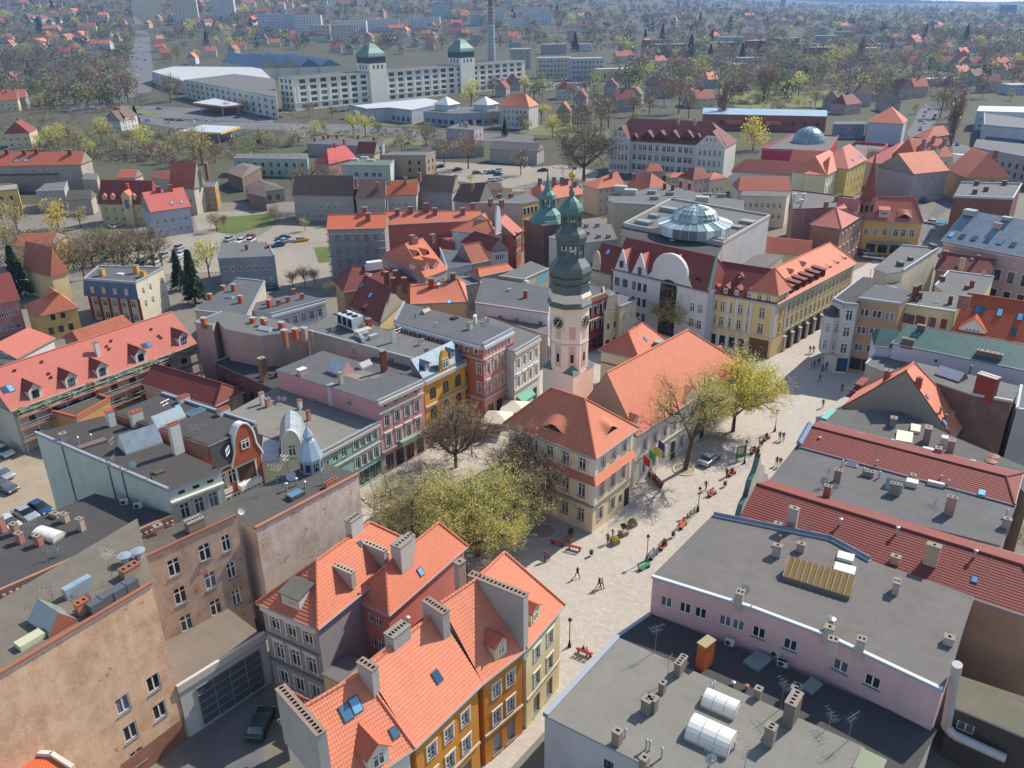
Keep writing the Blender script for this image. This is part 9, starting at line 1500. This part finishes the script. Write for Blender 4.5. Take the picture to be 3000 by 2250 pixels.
# ================================================================== street furniture
IRON = flat('24262a', .5, .3)
def lamp(p, label):
 r = thing('street_lamp', label, 'street lamp', p, 0, 'lamps on the square'); m = MB(); m.lathe((0, 0, 0), [(.2, 0), (.2, .35), (.12, .5), (.1, .9), (.055, 1.0), (.05, 3.3)], 8, IRON); link("post", m.mesh("post"), r); m = MB(); m.lathe((0, 0, 3.3), [(.05, 0), (.12, .08), (.2, .45)], 6, flat('b5b09a', .3)); link("lantern", m.mesh("lantern"), r); m = MB(); m.lathe((0, 0, 3.75), [(.26, 0), (.16, .14), (.05, .2), (.02, .34)], 6, IRON); link("lantern_cap", m.mesh("lantern_cap"), r)
for t, x, y, l in (('C3', 2128, 590, 'black lamp post nearest the arcades'), ('C3', 1882, 850, 'black lamp post beside the green poster board'), ('C3', 1505, 1240, 'black lamp post by the bicycles'), ('C3', 1090, 1640, 'black lamp post above the green bench'), ('D3', 465, 678, 'black lamp post at the cream corner house')): lamp(U(t, x, y), l)
RD = flat('b5523a', .6)
def bench(p, rz, label, m=RD):
 r = thing('bench', label, 'bench', p, rz, 'benches on the square')
 for k in range(4): q_ = MB(); q_.box((0, -.2 + k * .13, .42), (1.8, .1, .05), m); link("seat_slat", q_.mesh("seat_slat"), r)
 for k in range(2): q_ = MB(); q_.box((0, .3 + k * .06, .6 + k * .2), (1.8, .05, .12), m); link("back_slat", q_.mesh("back_slat"), r)
 for x in (-.7, .7): q_ = MB(); q_.box((x, 0, 0), (.08, .5, .42), IRON); q_.box((x, .3, .3), (.08, .08, .55), IRON); link("leg", q_.mesh("leg"), r)
BS = (('C3', 510, 1550, 2.7, 'empty red bench in the shade edge before the town hall corner'), ('C3', 370, 1510, 2.7, 'red bench under the lime tree'), ('C3', 1385, 1365, .95, 'empty red bench beside the bicycles'), ('C3', 1225, 1535, .95, 'red bench with people leaning together'), ('C3', 1620, 1110, .75, 'red bench with a person in white'), ('C3', 1780, 945, .75, 'red bench below the poster board'), ('C3', 1960, 765, .75, 'red bench with bags near the litter bin'), ('C3', 2060, 660, .75, 'red bench with person in dark clothes nearest the arcades'), ('D3', 590, 740, 2.6, 'orange bench table in the narrow street mouth'))
for t, x, y, a, l in BS: bench(U(t, x, y), a, l)
bench(U('D3', 1070, 45), .6, 'bright green bench near the lamp post', flat('1f8a58', .5)); bench(U('C3', 1145, 1610), .95, 'dark blue grey bench in the bench row', flat('4a5a66', .5))
for t, x, y, l in (('C3', 1303, 1450, 'litter bin beside the bench row'), ('C3', 1722, 1040, 'litter bin by the standing woman'), ('C3', 2018, 710, 'litter bin between the far benches'), ('C3', 640, 1600, 'litter bin near the square centre')): r = thing('litter_bin', l, 'litter bin', U(t, x, y), 0, 'litter bins'); m = MB(); m.lathe((0, 0, .25), [(.2, 0), (.23, .6), (.2, .65)], 10, flat('4a3a34', .7)); link("drum", m.mesh("drum"), r); m = MB(); m.tube((.27, 0, 0), (.27, 0, 1.1), .03, .03, 6, IRON); link("post", m.mesh("post"), r)
def planter(p, label, ball=True, flowers=None):
 r = thing('planter', label, 'planter', p, .6, 'planters'); m = MB(); m.box((0, 0, .08), (1.0, 1.0, .6), PL('a08a78')); link("box", m.mesh("box"), r); R = np.random.RandomState(int(abs(p[0] * 10))); n = 260; d = R.normal(size=(n, 3)); d /= np.linalg.norm(d, axis=1)[:, None]; c = d * (arr([.45, .45, .45]) if ball else arr([.55, .55, .2])) * R.uniform(.7, 1, (n, 1)) + arr([0, 0, 1.45 if ball else .8]); a = np.cross(d, R.normal(size=(n, 3))); a /= np.linalg.norm(a, axis=1)[:, None]; link("foliage", quads("foliage", c, a * .06, np.cross(a, d) * .06, [leafmat(flowers or '4f5f2c')]), r)
 if ball: m = MB(); m.tube((0, 0, .6), (0, 0, 1.2), .04, .04, 6, BARK()); link("stem", m.mesh("stem"), r)
planter(U('C3', 900, 1430), 'planter with clipped ball tree before the town hall'); planter(U('C3', 475, 1475), 'shaded planter with ball bush at the town hall corner'); planter(U('C3', 975, 1355), 'low planter with mixed shrubs', False, '7d8a3c'); planter(U('C3', 832, 1500), 'yellow green flower planter beside two people', False, 'c9b838')
for k in range(7): t_ = k / 6; p = U('C3', 1090 + 110 * t_, 920 + 125 * t_); r = thing('barrel_stool', f'brown barrel in the row by the flag poles, {ORD[k]} from the wing', 'barrel', p, 0, 'barrels'); m = MB(); m.lathe((0, 0, 0), [(.32, 0), (.4, .45), (.32, .95)], 12, flat('7d4a38', .7)); link("staves", m.mesh("staves"), r); m = MB(); m.lathe((0, 0, .6), [(.41, 0), (.41, .08)], 12, IRON); link("hoop", m.mesh("hoop"), r)
for x, y, c, l in ((1040, 1090, 'b52a38', 'flag pole with red flag'), (1085, 1045, '4f9a48', 'flag pole with green and white flag'), (1125, 1010, 'd8c23a', 'flag pole with yellow flag'), (1160, 960, '2f4a86', 'flag pole with dark blue flag')):
 r = thing('flag_pole', f'{l} beside the town hall', 'flag pole', U('C3', x, y), 0, 'flag poles'); m = MB(); m.tube((0, 0, 0), (0, 0, 6.5), .04, .03, 6, flat('c5c5c5', .4)); link("pole", m.mesh("pole"), r); m = MB(); W_ = [arr([.1 + .25 * k, .08 * sin(k * 1.9), 6.3 - .22 * k]) for k in range(5)]; [m.poly([W_[k], W_[k + 1], W_[k + 1] - (0, 0, 1.3), W_[k] - (0, 0, 1.3)], flat(c, .8)) for k in range(4)]; link("flag", m.mesh("flag"), r)
r = thing('poster_board', 'green poster board standing by the lamp post', 'poster board', U('C3', 1850, 825), .35); m = MB(); m.box((0, 0, .5), (1.7, .14, 2.0), flat('3f8a2f', .6)); link("board", m.mesh("board"), r); m = MB(); m.box((-.2, -.075, 1.2), (1.0, .02, 1.1), flat('c5c2b5', .5)); link("poster", m.mesh("poster"), r)
for x in (-.75, .75): m = MB(); m.tube((x, 0, 0), (x, 0, .6), .05, .05, 6, IRON); link("leg", m.mesh("leg"), r)
for x, y, rr, l in ((1395, 905, 1.5, 'round kerbed tree bed before the wing'), (1700, 640, 1.5, 'round kerbed tree bed beneath the yellow tree'), (250, 1400, 1.6, 'round kerbed tree bed at the shaded corner')): p = U('C3', x, y); r = thing('tree_bed', l, 'tree bed', p, 0, 'tree beds'); m = MB(); m.lathe((0, 0, 0), [(rr + .25, .0), (rr + .25, .14), (rr, .14), (rr, .05)], 24, STONE()); link("kerb", m.mesh("kerb"), r); m = MB(); m.lathe((0, 0, 0), [(rr, .05), (.01, .08)], 24, ground_mat('dirt')); link("soil", m.mesh("soil"), r)
def bike(p, rz, label):
 r = thing('bicycle', label, 'bicycle', p, rz, 'bicycles');
 for x in (-.52, .52):
  m = MB(); ps = [arr([x + .34 * cos(t_), 0, .35 + .34 * sin(t_)]) for t_ in np.linspace(0, 6.2832, 15)]; [m.tube(ps[k], ps[k + 1], .025, .025, 4, IRON, False) for k in range(14)]; link("wheel", m.mesh("wheel"), r)
 m = MB(); J = {'a': (-.52, 0, .35), 'b': (-.05, 0, .3), 'c': (-.18, 0, .85), 'd': (.38, 0, .82), 'e': (.52, 0, .35), 'f': (.36, 0, 1.0)}; [m.tube(J[i], J[j], .025, .025, 5, flat('3a3f48', .4, .4), False) for i, j in ('ab', 'bc', 'ac', 'cd', 'bd', 'de', 'df')]; link("frame", m.mesh("frame"), r); m = MB(); m.box((-.2, 0, .86), (.26, .14, .06), DARK()); link("saddle", m.mesh("saddle"), r); m = MB(); m.box((.34, 0, 1.0), (.06, .5, .04), DARK()); link("handlebar", m.mesh("handlebar"), r)
for k in range(4): bike(U('C3', 1400 + k * 28, 1330 - k * 27), .4 + .25 * (k % 2), f'dark bicycle at the rack by the lamp post, {ORD[k]} from the red bench')
for x, y, l in ((1960, 420, 'cream cafe parasol nearest the orange tenement'), (2100, 330, 'cream cafe parasol nearest the tower')):
 r = thing('parasol', l, 'parasol', U('C2', x, y + 170), .6, 'cafe parasols'); m = MB(); m.tube((0, 0, 0), (0, 0, 3.4), .05, .05, 6, flat('8a8378')); link("pole", m.mesh("pole"), r); m = MB(); m.lathe((0, 0, 2.6), [(3.2, -.25), (3.2, 0), (.05, 1.0)], 4, flat('d8ceb8', .8)); link("canopy", m.mesh("canopy"), r)
# ================================================================== people
def person(p, rz, label, top, legs, hair='3a2a20', pose='walk', sc=1.0):
 R = rnd.uniform(.8, 1.1); st = {'walk': .2 * R, 'stand': .05, 'sit': 0}[pose]; me = bpy.data.meshes.new("body"); hz_ = .92 if pose != 'sit' else .5
 V_ = {'pel': (0, 0, hz_, .15, .12), 'wst': (0, 0, hz_ + .2, .14, .1), 'chs': (0, 0, hz_ + .42, .18, .12), 'nck': (0, 0, hz_ + .58, .06, .06), 'hd0': (.01, 0, hz_ + .66, .085, .08), 'hd1': (.02, 0, hz_ + .78, .085, .08)}; E_ = [('pel', 'wst'), ('wst', 'chs'), ('chs', 'nck'), ('nck', 'hd0'), ('hd0', 'hd1')]
 for sd, sg in ((-1, 'l'), (1, 'r')):
  f = st * sd
  if pose == 'sit': J = [('hip', .02, .1, .5, .09), ('kne', .45, .11, .5, .07), ('ank', .46, .11, .09, .045), ('toe', .62, .11, .04, .04)]
  else: J = [('hip', 0, .1, .88, .09), ('kne', f + .04, .1, .48, .065), ('ank', f * 1.6 - .03, .1, .09, .045), ('toe', f * 1.6 + .14, .1, .04, .04)]
  J2 = [('sho', 0, .2, hz_ + .5, .06), ('elb', -f * .6 - .03, .25, hz_ + .24, .045), ('wri', -f * .9 + .1, .24, hz_ + .0, .035), ('hnd', -f * .9 + .14, .24, hz_ - .1, .035)]
  for ch, par in ((J, 'pel'), (J2, 'chs')):
   for n, x, y, z, r in ch: V_[n + sg] = (x, sd * y, z, r, r); E_.append((par, n + sg)); par = n + sg
 K = list(V_); me.from_pydata([V_[k][:3] for k in K], [(K.index(a), K.index(b)) for a, b in E_], []); ob = bpy.data.objects.new("body", me); COL.objects.link(ob); ob.modifiers.new("s", 'SKIN'); sv = me.skin_vertices[0].data
 for i, k in enumerate(K): sv[i].radius = V_[k][3:5]; sv[i].use_root = k == 'pel'
 ob.modifiers.new("d", 'SUBSURF').levels = 1; BODIES.append((ob, p, rz, label, legs, top, hair, hz_, sc))
BODIES = []
def finish_people():
 dg = bpy.context.evaluated_depsgraph_get()
 for ob, p, rz, label, legs, top, hair, hz_, sc in BODIES:
  m2 = bpy.data.meshes.new_from_object(ob.evaluated_get(dg)); m2.materials.clear()
  for c in (legs, top, 'c08d72', hair, '1c1a1a'): m2.materials.append(flat(c, .85))
  for pl in m2.polygons: c = pl.center; pl.material_index = 4 if c.z < .1 else 3 if c.z > hz_ + .76 or (c.z > hz_ + .64 and c.x < -.02) else 2 if c.z > hz_ + .56 or (abs(c.y) > .17 and c.z < hz_ + .06) else 1 if c.z > hz_ + .04 else 0; pl.use_smooth = True
  r = thing('person', label, 'person', p, rz, 'people on the square'); r.scale = (sc,) * 3; link("body", m2, r)
 for q_ in BODIES: bpy.data.objects.remove(q_[0])
PE = (('D3', 530, 120, 2.2, 'person in dark clothes walking alone across the square', '1f2430', '22242c', 'walk'), ('D3', 705, 205, 2.4, 'person in dark top pushing forward beside another walker', '33252a', '2a2a30', 'walk'), ('D3', 728, 205, 2.4, 'person in pale pink walking with a box cart', 'c9a8a8', '5a4a48', 'walk'), ('C3', 775, 1500, .8, 'tall person in grey coat by the flower planter', '6a6a70', '2a2a2e', 'stand'), ('C3', 815, 1440, .8, 'child in pink by the flower planter', 'b0405a', '3a3a44', 'stand'), ('C3', 1568, 1070, 1.0, 'person in shorts walking with a backpack', '3a3038', '8a6a5a', 'walk'), ('C3', 1735, 965, .5, 'person in brown standing beside a bench', '5a3a2c', '2f2a2c', 'stand'), ('C3', 2165, 665, 1.2, 'person in black walking as left one of a couple', '1c1c20', '22222a', 'walk'), ('C3', 2195, 670, 1.2, 'person in black top and light trousers of a couple', '1f1f24', '8a8a90', 'walk'), ('C3', 2142, 870, 1.3, 'person in dark jacket approaching the grey roof', '26242a', '2a3a5a', 'walk'), ('C3', 2170, 880, 1.3, 'person in white skirt walking beside the dark jacket', '2a2226', 'd0d0d4', 'walk'), ('C4', 580, 400, 1.0, 'person photographing at the shadow edge', '1f2024', '9a7a68', 'stand'), ('B4', 475, 1480, .4, 'person in dark walking from the arcades', '24242a', '5a5a60', 'walk'), ('B4', 503, 1480, .4, 'companion with dark top near the arcades', '2a2a30', '8a7a70', 'walk'), ('B4', 487, 1605, .2, 'person in pale top in the shaded group', '8a8f98', '3a4458', 'stand'), ('B4', 510, 1600, .9, 'person in denim in the shaded group', '3f5068', '2f4468', 'stand'), ('B4', 545, 1580, 1.7, 'person in navy in the shaded group', '20283c', '22263a', 'stand'), ('B4', 578, 1630, 2.4, 'person with brown bag in the shaded group', '3a3030', '2a2c36', 'stand'), ('B4', 606, 1610, 2.9, 'person at the edge of the shaded group', '2f2f38', '4a4048', 'stand'), ('C4', 555, 190, 3.0, 'person walking in the shade past the corner house', '4a4a58', '33405a', 'walk'), ('C4', 735, 270, 3.0, 'person close to the teal cornice', '2a3040', '22263a', 'walk'), ('C3', 270, 1645, 1.5, 'person in red jacket under the lime tree', 'a0343a', '2f4a8a', 'stand'), ('C3', 298, 1640, 1.5, 'child in red beside the lime tree', 'b03040', '3a3a50', 'stand'))
for t, x, y, a, l, c1, c2, ps in PE: person(U(t, x, y), a, l, c1, c2, rnd.choice(('3a2a20', '2a2420', '6b5038')), ps, .7 if 'child' in l else 1.0)
for t, x, y, a, l, c1, c2 in (('C3', 1225, 1535, 2.52, 'person in black sitting on the crowded red bench', '22222a', '2a2a33'), ('C3', 1238, 1518, 2.52, 'person with dark hair sitting beside on the crowded bench', '4a2a30', '33333c'), ('C3', 1618, 1108, 2.32, 'person in white shirt sitting on a red bench', 'd5d5d5', '3a3a44'), ('C3', 1780, 943, 2.32, 'person in dark clothes sitting below the poster board', '2a2428', '2a2a33'), ('C3', 1960, 763, 2.32, 'person in maroon sitting near the litter bin', '5a2a30', '33282c'), ('C3', 2060, 658, 2.32, 'person in black sitting on the farthest bench', '1c1c22', '22222a'), ('D3', 575, 735, 4.1, 'person in black at the orange bench table', '26262c', '2f2f3a'), ('D3', 605, 745, 4.1, 'person in pink and white at the orange bench table', 'c9a0a8', 'b03a4a')): person(U(t, x, y) - (0, 0, .02), a - pi * 1.5 + .0, l, c1, c2, '3a2a20', 'sit')
finish_people()
by_ = {}
for o in COL.objects:
 if o.parent is None and o.get("label"): by_.setdefault(o["label"], []).append(o)
for lb, v in by_.items():
 if len(v) > 1:
  v.sort(key=lambda o: P_pix(o.location.x, o.location.y, o.location.z)[0])
  for k, o in enumerate(v): o["label"] = f"{lb}, {ORD[k] if k < 8 else str(k + 1) + 'th'} from the left"
